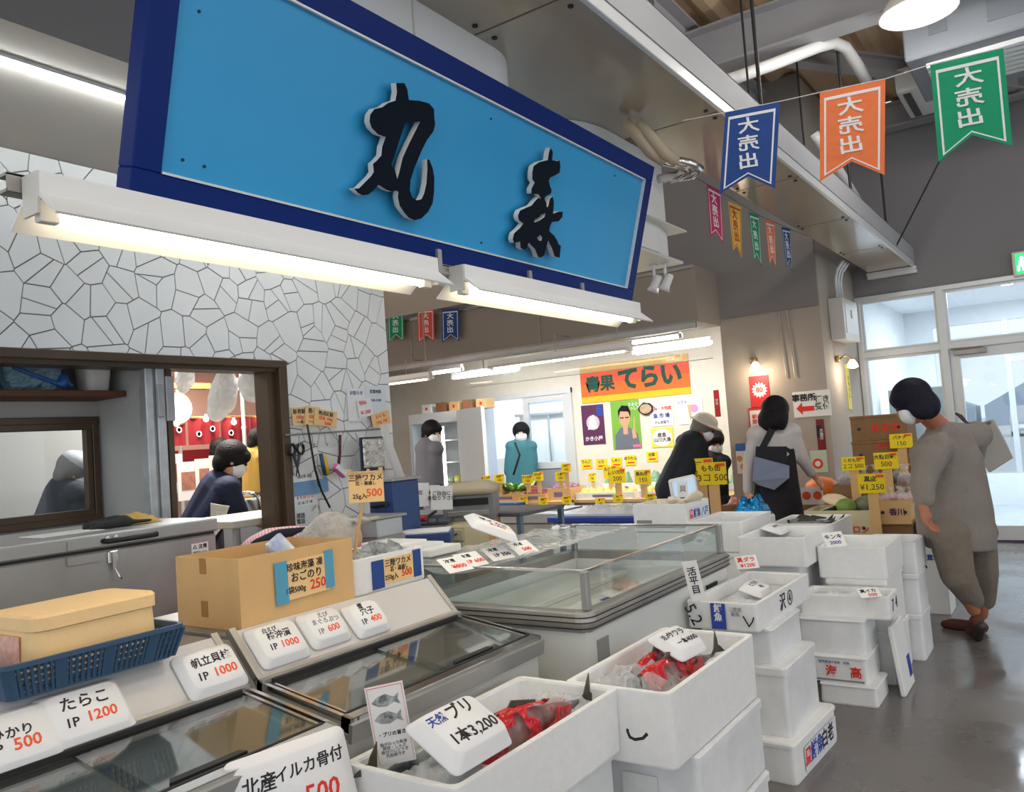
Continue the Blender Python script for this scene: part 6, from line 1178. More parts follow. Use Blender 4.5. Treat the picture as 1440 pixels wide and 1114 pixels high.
for k in range(4): rumple('banana_pack','wrapped yellow pack right of the mushrooms, %s from the left' % ORD[k],'pack',(-4.03+.11*k,8.46,.655),.10,.15,.06,M_mush,seed=80+k,n=8,amp=.03)['group'] = 'yellow packs'
for k in range(9): rumple('greens_bag','clear bag of green vegetables below the wall tags, %s from the left' % ORD[k],'bag',(-4.80+.20*k,9.0,.68),.15,.16,.17,vinyl('greens_bag',srgb(140,190,150),.75,.25),seed=90+k,n=8,amp=.05)['group'] = 'greens bags'
def ytag(label,px,py,y,W,H,s1,s2,zb,grp='yellow price tags on holders'):
    c = at(px,py,y=y); t = thing('price_tag_holder',label,'price tag',(c.x,c.y,zb),0,grp); fr_ = frame(c,(1,.12,0),(0,0,1)); MB().box((-W/2,-H/2,0),(W/2,H/2,.003)).xf(fr_).build('card', M_yellow, t, world=True); text(s1,H*.3,M_black,t,fr_@Matrix.Translation((-W*.05,H*.22,.0036)),.02); text(s2,H*.42,M_black,t,fr_@Matrix.Translation((0,-H*.2,.0036)),.0); MB().box((W*.15,H*.3,.003),(W*.46,H*.44,.0042)).xf(fr_).build('orange_mark', M_orange, t, world=True); MB().box((c.x-W*.2,c.y+.004,zb),(c.x+W*.2,c.y+.016,c.z-H*.3)).build('holder', M_cardb, t, world=True)
for k,(px,py,w) in enumerate(((684,675,14),(702,673,18),(742,674,18),(757,670,16),(788,670,16),(796,658,15))): ytag('yellow price tag on a cardboard holder, %s from the open fridge'%ORD[k],px,py,8.22,w*.0082,.105,['新じゃが','白菜','さつま芋','玉ねぎ','人参','大根'][k],'100',.60)
ytag('large yellow price tag in front of the bagged greens',868,669,8.32,.20,.17,'しいたけ','200',.60); ytag('yellow price tag behind the large one, green bags side',858,664,8.45,.17,.15,'えのき','98',.60); ytag('wide yellow price tag left of the man in the hat',904,671,8.32,.19,.16,'長ねぎ','150',.60); ytag('yellow price tag in the green bags corner',833,671,8.72,.10,.10,'にら','98',.60)
for k,(px,py) in enumerate(((736,704),(764,705),(797,703),(844,706),(869,701),(915,700))): ytag('low yellow price tag on a box front, %s from the left'%ORD[k],px,py,8.13 if px < 800 else 8.27,.12,.09,['甘い','国産','特選','得','旬','新物'][k],'100',0,'low yellow tags')
ytag('very large yellow price tag at the right of the hatted man',1002,666,7.0,.25,.20,'もも缶','3コ 500',0); ytag('large yellow price tag behind the largest one',985,660,7.15,.24,.20,'トマト','250',0)
# front tables
t = thing('steel_display_table','low steel display case with a yellow stripe','case',(-4.1,6.0,0)); a, c = at(668,716,z=.70), at(800,702,z=.72)
MB().box((-4.95,5.9,.62),(-3.15,6.6,.70),.005).build('top', M_steel, t, world=True); MB().box((-4.95,5.92,.0),(-3.15,5.97,.62)).build('front', M_steeld, t, world=True); MB().box((-4.95,5.905,.44),(-3.15,5.925,.52)).build('yellow_stripe', mat('yellow_stripe',srgb(226,196,40),.5), t, world=True)
for x in (-4.9,-3.2): MB().box((x-.03,6.5,0),(x+.03,6.56,.62)).build('leg', M_steel, t, world=True)
for k in range(6): rumple('crab_pack','pack of red and white crab sticks on the steel display case, %s one'%ORD[k],'pack',(-4.7+.10*k,6.05+.03*(k%2),.70),.11,.15,.03,mat('crab_red',srgb(220,90,80),.4,var=.7,scale=30,col2=(.85,.8,.78)),seed=100+k,n=8,amp=.03)['group'] = 'crab packs'
tag(MB().box((-4.95,6.3,.70),(-4.4,6.5,.76),.01).build('blue_tray', M_nv),'blue tray behind the crab packs','tray'); tag(MB().box((-4.2,6.15,.70),(-3.75,6.45,.715),.003).build('steel_tray', M_steel),'empty steel tray beside the crab packs','tray')
t = thing('blue_trim_freezer','white chest freezer with a blue edged lid','freezer',(-2.75,5.2,0)); MB().box((-3.15,4.95,.04),(-2.35,5.75,.74),.01).build('cabinet', M_white, t, world=True); MB().box((-3.17,4.93,.745),(-2.33,5.77,.78),.004).build('blue_trim', mat('royal_blue',srgb(36,64,150),.4), t, world=True); MB().box((-3.12,4.98,.78),(-2.38,5.72,.80),.004).build('glass_lid', mat('pale_lid',srgb(190,200,214),.15), t, world=True)
for k in range(3): rumple('wrapped_block','plastic wrapped block on the blue edged freezer, %s from the left' % ORD[k],'pack',(-2.95+.2*k,5.3,.80),.2,.25,.03,M_vinyl,seed=120+k,n=8,amp=.03)['group'] = 'wrapped blocks'
t = thing('register_screen','white framed tilted touch screen beyond the printed foam box','screen',P(960,690,5.2)); fr_ = frame(P(962,687,5.3),RT+UP*.22,UP-FW*.2); MB().box((-.09,-.06,-.03),(.09,.075,0),.012).xf(fr_).build('casing', M_white, t, world=True); MB().box((-.07,-.045,.0),(.075,.06,.002)).xf(fr_).build('display', mat('screen_glow',srgb(180,205,225),.2,emit=.35), t, world=True); q = P(955,705,5.3); MB().box((q.x-.1,q.y-.02,0),(q.x+.1,q.y+.18,q.z),.01).build('stand', M_white, t, world=True)
for k,(px,py) in enumerate(((900,702),(912,708),(985,700),(930,706))): 
    p = at(px,py,z=.90); lump('scallop_shell','pale scallop shell heaped in the printed foam box, %s one'%ORD[k],mat('shell_cream',srgb(226,214,190),.5,bump=.4,bscale=60),(.07,.06,.025),(-2.25+.09*k,4.70+.05*(k%2),.87+.015*k),'scallop shells',(.3,.2*k,k),'shell',seed=k)
# vinyl sheet hung in front of the greengrocer
a, c = at(660,515,y=7.6), at(1000,470,y=7.6)
t = thing('vinyl_curtain','clear vinyl sheet hanging in front of the greengrocer banner','vinyl sheet',((a.x+c.x)/2,7.6,1.8)); MB().rings([[(a.x+(c.x-a.x)*i/10,7.6+.01*_s(i*2),z) for i in range(11)] for z in (2.0,2.5)],False,False,close=False).build('sheet', glass('vinyl_sheet',(.97,.98,.98),1.0,.06), t, True, True); MB().tube([(a.x,7.6,2.0),(c.x,7.6,2.0)],.004,5).build('hem', M_alu, t, world=True); MB().tube([(a.x,7.6,2.51),(c.x,7.6,2.51)],.008,6).build('rod', M_alu, t, world=True)
# ================================================================== FRUIT CARTONS BY THE COLUMN
cz = at(1278,580,y=7.0).z
def ct(label,x0,x1,y0,y1,z0,z1,m,prints=(),open_=False,grp='fruit cartons'):
    t = thing('fruit_carton',label,'carton',((x0+x1)/2,(y0+y1)/2,z0),0,grp); W, L, H = x1-x0, y1-y0, z1-z0
    if open_: th=.008; MB().box((-W/2,-L/2,0),(W/2,L/2,th)).box((-W/2,-L/2,th),(-W/2+th,L/2,H)).box((W/2-th,-L/2,th),(W/2,L/2,H)).box((-W/2+th,-L/2,th),(W/2-th,-L/2+th,H)).box((-W/2+th,L/2-th,th),(W/2-th,L/2,H)).build('carton', m, t)
    else: MB().box((-W/2,-L/2,0),(W/2,L/2,H),.004).build('carton', m, t); MB().box((-W/2-.004,-L/2-.004,H-.015),(W/2+.004,L/2+.004,H+.006),.003).build('lid_flap', m, t)
    for s, sz, x, z, mm in prints: text(s,sz,mm,t,MW[t.name]@frame((x*W,-L/2-.002,z*H),(1,0,0),(0,0,1)),.03)
    for k in (-.35,.35):
        q = MB(); q.lathe([(.012,0),(.012,.003)],8); q.xf(Matrix.Translation((k*W,-L/2-.001,H*.5)) @ Matrix.Rotation(math.pi/2,4,'X')); q.build('vent_hole', M_dark, t)
    return t
M_pur = mat('purple_ink',srgb(90,40,90),.7)
ct('brown banana carton with red lettering, top of the tall stack by the column',-1.50,-1.09,6.9,7.3,1.14,1.335,M_cardd,[('ぱなな',.07,.12,.5,M_red),('バナナ',.03,.25,.18,M_pur)])
ct('brown carton under the red-lettered banana carton',-1.50,-1.09,6.88,7.3,.93,1.135,M_cardd,[('ぱなな',.05,.1,.8,M_red)]); ct('lowest brown carton of the tall stack by the column',-1.50,-1.09,6.88,7.3,0,.925,M_cardd)
ct('brown carton holding candy-wrapped fruit bags',-1.56,-1.06,6.4,6.8,.68,.84,M_cardd,[('メロン',.06,.3,.4,M_black)],True); ct('brown support carton under the wrapped fruit bags',-1.56,-1.06,6.42,6.78,0,.675,M_cardd)
ct('pale open carton of watermelon and melons',-1.66,-1.2,5.95,6.35,.46,.70,mat('pale_carton',srgb(206,196,160),.8),[('ふらの メロン',.055,.05,.45,M_red),('北の恵み',.03,.0,.75,M_black)],True); ct('plain carton carrying the watermelon carton',-1.64,-1.22,5.97,6.33,0,.455,mat('pale_carton'))
ct('carton of pink sweets bags next to the watermelon carton',-1.24+.06,-.98,6.0,6.3,.60,.76,M_cardb,[('香川',.05,.1,.5,M_pur)],True); ct('dark carton under the sweets carton',-1.18,-.98,6.02,6.28,.30,.595,M_cardd); ct('white printed carton at the floor by the walking woman',-1.18,-.96,6.0,6.3,0,.295,M_white,[('さくら',.05,0,.5,M_pur)]); ct('white carton standing in front by the watermelon stack',-.95,-.80,6.05,6.3,0,.62,M_white,[('直送',.04,0,.6,M_bluink)])
mel = mat('melon_green',srgb(130,160,70),.5,var=.3,scale=14); wm = mat('watermelon_rind',srgb(36,66,40),.4,var=.4,scale=10); 
t = thing('cut_watermelon','halved watermelon with pale cut face in the pale carton','watermelon',(-1.56,6.1,.68)); k_ = MB(); k_.lathe([(.001,-.085),(.06,-.07),(.10,-.03),(.115,.0),(.115,.012)],18); k_.xf(Matrix.Rotation(-.35,4,'Y')); k_.build('rind', wm, t, True); k_ = MB(); k_.lathe([(.108,.0125),(.001,.016)],18); k_.xf(Matrix.Rotation(-.35,4,'Y')); k_.build('cut_face', mat('pale_flesh',srgb(232,214,180),.5), t)
lump('cut_watermelon','smaller cut watermelon piece behind the halved one',mat('pale_flesh'),(.10,.08,.03),(-1.50,6.22,.75),None,(.3,.2,0),'watermelon'); lump('melon','green melon beside the cut watermelon',mel,(.075,.075,.065),(-1.40,6.08,.71),None,cat='melon'); lump('melon','dark blotched melon at the carton corner',mat('melon_dark',srgb(120,124,90),.5,var=.4,scale=12,col2=srgb(60,80,80)),(.09,.085,.075),(-1.28,6.14,.71),None,cat='melon')
for k in range(7):
    x = -1.50+.07*k; t = thing('wrapped_fruit_bag','clear twist-topped bag of dark fruit in the brown carton, %s from the column'%ORD[k],'bag',(x,6.55+.08*(k%2),.80),0,'twist-topped fruit bags')
    blob('fruit',[('e',(0,0,.05),(.045,.045,.045)),('e',(.03,.02,.05),(.03,.03,.03))],mat('prune_dark',srgb(60,24,30),.3) if k%2 else mat('cherry_dark',srgb(110,30,34),.3),t,.012,world=False,smooth=2); MB().lathe([(.045,.0),(.062,.04),(.05,.09),(.012,.12),(.03,.16),(.045,.17)],12).build('twisted_film', M_vinyl, t, True)
for k in range(5):
    t = thing('pink_sweets_bag','clear bag of pink sweets beside the watermelon carton, %s one'%ORD[k],'bag',(-1.15+.04*k,6.1+.05*(k%3),.73),0,'pink sweets bags'); blob('sweets',[('e',(0,0,.03),(.035,.035,.03))],mat('sweet_pink',srgb(226,160,160),.5),t,.012,world=False,smooth=2); MB().lathe([(.036,.0),(.045,.03),(.036,.06),(.008,.08),(.022,.11)],10).build('film', M_vinyl, t, True)
for k,(px,py,d,w,h_,a_,b_,lb) in enumerate(((1200,652,6.38,.16,.10,'くだもの','2コ 500','yellow price tag left before the wrapped fruit bags'),(1246,648,6.38,.16,.12,'大粒巨峰','500','yellow price tag right before the wrapped fruit bags'),(1226,680,5.93,.17,.13,'黒皮','¥1,250','yellow price tag standing between the melon cartons'),(1267,620,6.86,.16,.11,'バナナ','150','yellow price tag on the tall brown carton stack'))): ytag(lb,px,py,d,w,h_,a_,b_,0,'fruit price tags')
t = thing('red_sweets_stand','low dark stand of red packets beside the woman with a bag','stand',(-2.2,7.3,0)); MB().box((-2.75,7.2,.0),(-1.7,7.7,.62),.005).build('table', M_cardd, t, world=True)
for k in range(9): rumple('red_packet','red and white packet on the low stand by the column, %s one'%ORD[k],'packet',(-2.65+.10*k,7.3+.06*(k%2),.625),.10,.12,.05,mat('red_packet',srgb(200,60,50),.4,var=.6,scale=16,col2=(.8,.72,.68)),seed=140+k,n=7,amp=.03)['group'] = 'red packets'
t = thing('pumpkin_card','white card printed with two orange pumpkins','card',at(1138,705,y=6.95)); c_ = at(1142,697,y=7.1); MB().box((c_.x-.09,7.1,c_.z-.075),(c_.x+.09,7.104,c_.z+.07)).build('sheet', M_paper, t, world=True)
for dx in (-.045,.045): 
    q = MB(); q.lathe([(.036,0),(.036,.002)],12); q.xf(Matrix.Translation((c_.x+dx,7.099,c_.z)) @ Matrix.Rotation(math.pi/2,4,'X')); q.build('pumpkin_print', M_orange, t, world=True)
lump('orange_pumpkin','large orange pumpkin behind the printed pumpkin card',mat('pumpkin_orange',srgb(226,120,40),.5),(.15,.15,.11),(c_.x+.01,7.42,.73),None,cat='pumpkin')
# ================================================================== PEOPLE
def hand(prims, wrist, tip_dir, palm_n, s=1.0):
    """palm and five bent fingers for the body surface"""
    d = Vector(tip_dir).normalized(); n = Vector(palm_n).normalized(); side = d.cross(n).normalized(); n = side.cross(d)
    w = Vector(wrist); k = w + d*.075*s
    prims.append(('c', w, w+d*.04*s, .022*s, .030*s)); 
    for i, L in enumerate((.062,.072,.066,.052)):
        o = w + d*.045*s + side*(.027-.018*i)*s; a = k + side*(.030-.020*i)*s
        prims.append(('c', o, a, .015*s, .012*s)); b = a + (d*.85+n*.35)*L*.5*s; c = b + (d*.55+n*.8).normalized()*L*.5*s
        prims += [('c', a, b, .0105*s, .0095*s), ('c', b, c, .0095*s, .008*s)]
    a = w + d*.02*s + side*.028*s; b = a + (d*.6+side*.7).normalized()*.04*s; prims += [('c', w+d*.01*s, a, .018*s, .015*s), ('c', a, b, .014*s, .011*s), ('c', b, b+(d*.9+n*.3).normalized()*.032*s, .011*s, .009*s)]
def head(prims, c, look, up, r=.105):
    """skull, jaw, nose, ears round head centre c"""
    l = Vector(look).normalized(); u = Vector(up).normalized(); s = l.cross(u).normalized(); u = s.cross(l)
    R = Matrix((s, l, u)).transposed(); c = Vector(c)
    prims += [('e', c+u*.02, (r*.74, r*.92, r*1.05), R), ('e', c-u*.045+l*.025, (r*.60, r*.66, r*.72), R), ('c', c+l*r*.88, c+l*r*1.02-u*.03, .010, .014)]
    for q in (-1,1): prims.append(('e', c+s*q*r*.76-u*.01, (.012,.02,.03), R)); prims.append(('c', c+l*r*.80+s*q*.02+u*.022, c+l*r*.80+s*q*.04+u*.022, .009, .008))
    prims.append(('c', c+l*r*.82-u*.062+s*-.02, c+l*r*.82-u*.062+s*.02, .008, .008))
    return R, l, u, s
def eyes(t, c, R, l, u, s, r=.105):
    b = MB()
    for q in (-1,1):
        k = bmesh.new(); bmesh.ops.create_uvsphere(k,u_segments=8,v_segments=6,radius=.012); bmesh.ops.translate(k,verts=k.verts,vec=Vector(c)+l*r*.86+s*q*.033+u*.005); b.add(k)
    b.build('eyes', M_dark, t, True, True)
def mask_part(t, c, R, l, u, s, r=.105):
    c = Vector(c)
    blob('face_mask',[('e',c+l*r*.52-u*.045,(r*.66,r*.56,r*.62),R),('c',c+l*r*.3-u*.05+s*r*.5,c-l*.01+s*r*.80,.01,.006),('c',c+l*r*.3-u*.05-s*r*.5,c-l*.01-s*r*.80,.01,.006)],M_mask,t,.009,smooth=3)
def person(label, base, group=None): return thing('person', label, 'person', base, 0, group)
# ---- stooping woman walking past the stacks
D = 4.72
T = person('woman in loose grey tunic and trousers stooping towards the goods, bag on shoulder', at(1372,897,z=0))
FWD = Vector((-.85,.50,0)).normalized(); RGT = Vector((FWD.y,-FWD.x,0))
hc = P(1284,566,4.62); neck = P(1322,600,4.70)
body = []
R_, l_, u_, s_ = head(body, hc, Vector((-.95,-.22,-.50)), Vector((-.25,.05,1)), .100)
sL, sR = P(1302,640,4.58), P(1374,612,4.86); hL, hR = P(1334,748,4.64), P(1372,748,4.80)
body += [('c',hc,neck,.055,.058),('c',neck,P(1338,640,4.72),.055,.09),('c',P(1338,640,4.72),P(1348,735,4.72),.10,.11),('c',sL,sR,.05,.05)]
eL, wL = P(1297,684,4.50), P(1299,716,4.46); body += [('c',sL,eL,.052,.042),('c',eL,wL,.040,.028)]; hand(body, wL, P(1310,750,4.46)-wL, RGT*.3+FWD*-.6, 1.05)
eR, wR = P(1360,668,4.95), P(1335,715,5.0); body += [('c',sR,eR,.052,.042),('c',eR,wR,.040,.028)]; hand(body, wR, Vector((-.3,.1,-1)), RGT*-1, 1.0)
kL, aL = P(1346,808,4.62), P(1374,866,4.70); kR, aR = P(1384,800,4.88), P(1352,864,4.98)
tL = at(1381,903,z=.0); tR = at(1356,887,z=0)
kR = P(1381,806,4.86); aR = tR + Vector((.10,.02,.10)); aL = tL + Vector((-.02,-.05,.19)) 
body += [('c',hL,kL,.085,.058),('c',kL,aL,.052,.036),('c',hR,kR,.085,.058),('c',kR,aR,.052,.036)]
bl = blob('body', body, M_skin2, T, .007)
grey = mat('grey_tunic',srgb(140,132,125),.9,var=.16,scale=5,bump=.8,bscale=11)
def e3(px,py,d,a,b): return (P(px,py,d),a,b,RT)
tun = [('l',[e3(1324,596,4.70,.07,.07),e3(1332,612,4.71,.13,.10),e3(1336,640,4.72,.175,.135),e3(1339,680,4.72,.195,.15),e3(1341,715,4.72,.215,.165),e3(1345,752,4.72,.215,.17),e3(1352,772,4.72,.19,.16)],Vector((0,0,1))),
       ('c',P(1314,630,4.62),P(1303,660,4.54),.10,.078),('c',P(1303,660,4.54),eL,.078,.066),('c',eL,P(1300,702,4.48),.066,.056),('c',P(1366,618,4.82),eR,.09,.07),('c',eR,P(1338,712,4.99),.07,.056),('c',P(1325,610,4.68),P(1366,616,4.80),.075,.085),('c',sL,sR,.088,.088)]
blob('tunic', tun, grey, T, .010)
pant = [('c',hL,kL,.115,.092),('c',kL,aL+Vector((0,0,.06)),.092,.062),('c',hR,kR,.11,.09),('c',kR,aR+Vector((.02,0,.09)),.09,.066),('c',hL,hR,.12,.12)]
blob('trousers', pant, mat('khaki_trousers',srgb(128,118,106),.9,var=.12,scale=5,bump=.8,bscale=11), T, .010)
hair = [('e',hc+u_*.035-l_*.012,(.104,.114,.106),R_),('e',hc-u_*.04-l_*.045,(.098,.080,.09),R_),('e',hc-u_*.05+s_*.075-l_*.01,(.03,.062,.075),R_),('e',hc-u_*.05-s_*.075-l_*.01,(.03,.062,.075),R_),('e',hc+u_*.05+l_*.06,(.08,.045,.05),R_)]
blob('hair', hair, mat('navy_black_hair',srgb(16,16,34),.6,bump=.3,bscale=90,spec=.25), T, .009); mask_part(T, hc, R_, l_, u_, s_, .100); eyes(T, hc, R_, l_, u_, s_, .100)
M_shoe = mat('brown_suede',srgb(92,52,36),.8); M_sole = mat('shoe_sole',(.05,.04,.04),.5)
hd_ = Vector((-.92,.38,0)).normalized()
blob('shoe',[('c',tR+Vector((.10,-.03,.035)),tR+hd_*.07+Vector((0,0,.03)),.036,.034),('c',tR+hd_*.07+Vector((0,0,.03)),tR+hd_*.12+Vector((0,0,.022)),.034,.024)],M_shoe,T,.007)
blob('shoe',[('c',tL+Vector((-.01,-.06,.13)),tL+Vector((-.04,.05,.045)),.040,.038),('c',tL+Vector((-.04,.05,.045)),tL+Vector((-.07,.10,.03)),.036,.026)],M_shoe,T,.007); blob('shoe_sole',[('c',tL+Vector((.015,-.085,.11)),tL+Vector((-.02,.02,.022)),.028,.028)],M_sole,T,.008)
bg_ = thing('shoulder_bag','pale grey tote bag hanging from the stooping woman shoulder','bag',P(1395,660,4.95)); Pb = lambda px,py,d: P(px,py,d)
b = MB(); b.rings([[Pb(1358,600,4.90),Pb(1395,590,5.02),Pb(1398,590,5.08),Pb(1361,600,4.98)],[Pb(1370,632,4.86),Pb(1412,620,5.02),Pb(1414,620,5.12),Pb(1374,632,4.98)],[Pb(1390,664,4.84),Pb(1424,644,5.0),Pb(1425,644,5.10),Pb(1393,664,4.96)]]); b.build('bag_body', mat('pale_grey_leather',srgb(150,144,136),.5), bg_, world=True)
MB().tube([Pb(1364,600,4.88),P(1352,585,4.86),P(1345,582,4.80),P(1356,592,4.76),P(1378,606,4.90),Pb(1392,594,4.99)],.008,6).build('strap', mat('dark_strap',srgb(70,66,62),.6), bg_, True, True)
# ---- woman with bag and black skirt at the column
d = 6.75; T = person('woman in white blouse and black dress seen from behind at the column', at(1092,557,y=6.8)*Vector((1,1,0)) if False else Vector((P(1092,560,d).x,P(1092,560,d).y,0)))
q = lambda px,py,dd=0: P(px,py,d+dd)
hc = q(1091,580); body = []; look = Vector((.25,.8,-.35)); R_, l_, u_, s_ = head(body, hc, look, Vector((0,0,1)), .105)
sL, sR = q(1064,612), q(1113,608); eL, wL = q(1054,655), q(1052,690,-.05); eR, wR = q(1128,645,-.02), q(1147,672,.05); ft = Vector((q(1085,700).x,q(1085,700).y,0))
body += [('c',hc,q(1090,610),.05,.055),('c',sL,sR,.05,.05),('c',q(1090,618),q(1090,690),.085,.10),('c',sL,eL,.045,.036),('c',eL,wL,.034,.026),('c',sR,eR,.045,.036),('c',eR,wR,.034,.026)]
hand(body,wL,Vector((0,0,-1)),Vector((.5,.8,0)),.95); hand(body,wR,Vector((.5,.3,-.8)),Vector((-.6,.2,-.3)),.95)
for sx in (-.08,.08): body += [('c',q(1090,690)+RT*sx,ft+RT*sx+Vector((0,0,.45)),.07,.055),('c',ft+RT*sx+Vector((0,0,.45)),ft+RT*sx+Vector((0,0,.06)),.05,.035),('c',ft+RT*sx+Vector((0,0,.04)),ft+RT*sx+Vector((0,.13,.03)),.035,.03)]
blob('body',body,M_skin,T,.010)
blob('blouse',[('l',[(q(1090,604),.08,.07,RT),(q(1090,612),.165,.115,RT),(q(1090,640),.165,.13,RT),(q(1090,670),.15,.12,RT)],Vector((0,0,1))),('c',sL,sR,.085,.085),('c',sL,eL,.07,.055),('c',eL,wL,.055,.042),('c',sR,eR,.07,.055),('c',eR,q(1140,665,.03),.055,.042)],mat('white_blouse',srgb(196,190,188),.9,bump=.3,bscale=14),T,.012)
blob('black_dress',[('l',[(q(1090,628),.168,.125,RT),(q(1091,650),.165,.13,RT),(q(1092,680),.18,.15,RT),(q(1094,725),.21,.18,RT),(ft+Vector((0,0,.45)),.24,.2,RT)],Vector((0,0,1)))],mat('black_cloth',(.015,.014,.02),.9),T,.014)
blob('hair',[('e',hc+u_*.03-l_*.015,(.112,.118,.112),R_),('e',hc-u_*.07-l_*.05,(.118,.08,.12),R_),('e',hc-u_*.06+s_*.085-l_*.01,(.035,.06,.11),R_),('e',hc-u_*.06-s_*.085-l_*.01,(.035,.06,.11),R_)],M_hair,T,.011); eyes(T,hc,R_,l_,u_,s_)
bg_ = thing('sling_bag','blue grey leather sling bag on the back of the woman in black','bag',q(1083,690,-.2)); b = MB(); b.rings([[q(1061,642,-.16),q(1110,655,-.16),q(1110,655,-.24),q(1061,642,-.26)],[q(1058,676,-.15),q(1110,672,-.15),q(1110,672,-.25),q(1058,676,-.27)],[q(1066,682,-.16),q(1089,689,-.16),q(1089,689,-.25),q(1066,682,-.26)]]); b.build('bag_body', mat('blue_grey_leather',srgb(126,136,160),.5), bg_, world=True)
MB().slab([q(1068,628,-.14),q(1078,628,-.14),q(1096,595,-.10),q(1084,597,-.10)],.012).slab([q(1062,645,-.15),q(1106,656,-.15),q(1106,628,-.14),q(1063,628,-.14)],.012).build('black_strap', mat('black_cloth'), bg_, world=True)
# ---- generic standing / stooping figures
def figure(label, d, headp, neckp, sLp, sRp, hipp, look, shirt, hairm, arms, ground, hat=None, mask=True, pants=None, skin=M_skin, r=.105, vox=.012, sleeve=1.0, tw=.17, up=(0,0,1)):
    q = lambda p: P(p[0],p[1],d+(p[2] if len(p) > 2 else 0)); hc = q(headp); T = person(label, Vector((q(hipp).x,q(hipp).y,ground)))
    body = []; R_, l_, u_, s_ = head(body, hc, look, Vector(up), r); nk, sL, sR, hp = q(neckp), q(sLp), q(sRp), q(hipp); ax = (sR-sL).normalized()
    body += [('c',hc,nk,.05,.055),('c',sL,sR,.05,.05),('c',(sL+sR)/2,hp,.09,.09)]; sl = [('c',sL,sR,.085,.085),('c',(sL+sR)/2,hp,.14,.15)] + [('l',[(nk,.07,.07,ax),((sL+sR)/2,max(.16,(sR-sL).length/2+.04),.11,ax),(((sL+sR)/2+hp)/2,tw,.13,ax),(hp,tw,.14,ax)],Vector((0,0,1)))]
    for S, (e, w_, hd__) in zip((sL,sR),arms):
        e, w_ = q(e), q(w_); body += [('c',S,e,.046,.038),('c',e,w_,.036,.026)]; hand(body,w_,Vector(hd__),Vector((.2,.3,-.6)),.95); sl.append(('c',S,e,.07,.058))
        if sleeve >= 1: sl.append(('c',e,w_,.055,.045))
    feet = Vector((hp.x,hp.y,ground))
    for sx in (-.09,.09):
        k = (hp+feet)/2+ax*sx; a = feet+ax*sx+Vector((0,0,.08)); body += [('c',hp+ax*sx,k,.085,.06),('c',k,a,.055,.04),('c',a-Vector((0,0,.04)),a+Vector((l_.x,l_.y,0)).normalized()*.15-Vector((0,0,.045)),.04,.03)]
    blob('body',body,skin,T,vox); blob('top',sl,shirt,T,vox)
    pl = [('c',hp-ax*.08,hp+ax*.08,.12,.12)]
    for sx in (-.09,.09): pl += [('c',hp+ax*sx,(hp+feet)/2+ax*sx,.105,.08),('c',(hp+feet)/2+ax*sx,feet+ax*sx+Vector((0,0,.08)),.078,.06)]
    blob('trousers',pl,pants or mat('dark_trousers',(.03,.03,.04),.9),T,vox)
    blob('hair',[('e',hc+u_*.032-l_*.02,(r*1.0,r*1.08,r*1.02),R_),('e',hc-u_*.03-l_*.06,(r*.85,r*.6,r*.8),R_)] + ([('e',hc+u_*.05+l_*.07,(r*.75,r*.35,r*.45),R_)] if not hat else []),hairm,T,vox*.9)
    if mask: mask_part(T,hc,R_,l_,u_,s_,r)
    eyes(T,hc,R_,l_,u_,s_,r)
    if hat == 'cap': blob('cap',[('e',hc+u_*.06-l_*.01,(r*1.0,r*1.1,r*.75),R_),('e',hc+u_*.045+l_*.11,(r*.7,r*.6,r*.12),R_)],mat('grey_cap',srgb(176,178,180),.8),T,vox*.8)
    if hat == 'bucket': blob('hat',[('e',hc+u_*.07-l_*.01,(r*1.02,r*1.12,r*.75),R_),('e',hc+u_*.045,(r*1.5,r*1.65,r*.16),R_)],mat('cream_hat',srgb(206,198,184),.9),T,vox*.8)
    return T
Y_ = Vector((0,1,0))
T = figure('man in navy striped T-shirt and white mask bending over the kitchen table',5.6,(327,647),(316,668),(298,686,.15),(322,686,-.15),(272,760),(.55,.8,-.5),stripes('navy_stripe_shirt',srgb(14,20,44),srgb(24,36,70),26,'Z'),M_hair,[((332,720,.12),(368,738,.1),(.5,.8,-.4)),((338,722,-.15),(374,738,-.12),(.5,.8,-.4))],0,sleeve=.5,tw=.22,vox=.010,pants=mat('cream_apron',srgb(216,208,190),.9))
MB().slab([P(296,708,5.3),P(322,712,5.3),P(312,742,5.25),P(296,762,5.28)],.012).build('apron', mat('cream_apron'), T, world=True)
figure('man in grey cap and dark shirt seen through the small bronze window',5.25,(107,664),(100,682),(80,694,.12),(112,694,-.12),(78,745),(.5,.8,-.45),mat('charcoal_shirt',(.03,.035,.045),.9),mat('short_grey_hair',srgb(120,116,112),.8),[((92,735,.1),(118,745,.1),(.5,.8,-.3)),((118,730,-.12),(135,745,-.1),(.5,.8,-.3))],0,hat='cap',sleeve=.5,tw=.2)
figure('man in grey shirt and white mask standing before the open fridge',8.3,(608,609),(604,625),(594,632,.1),(613,632,-.1),(604,690),(.8,-.25,-.15),mat('grey_shirt',srgb(104,104,110),.9),M_hair,[((592,655,.1),(600,675,.1),(0,0,-1)),((612,657,-.1),(606,678,-.1),(0,0,-1))],0)
figure('man in teal cardigan and mask standing in the stockroom doorway',11.1,(733,609),(732,622),(719,628,0),(747,628,0),(733,680),(.5,-.85,-.1),mat('teal_cardigan',srgb(70,128,140),.9),M_hair,[((715,648),(713,664),(0,0,-1)),((751,648),(750,666),(0,0,-1))],0,tw=.21,r=.122)
MB().tube([P(724,622,10.84),P(731,640,10.84),P(722,668,10.84)],.015,6).build('black_strap', M_dark, bpy.data.objects['person.005'], True, True)
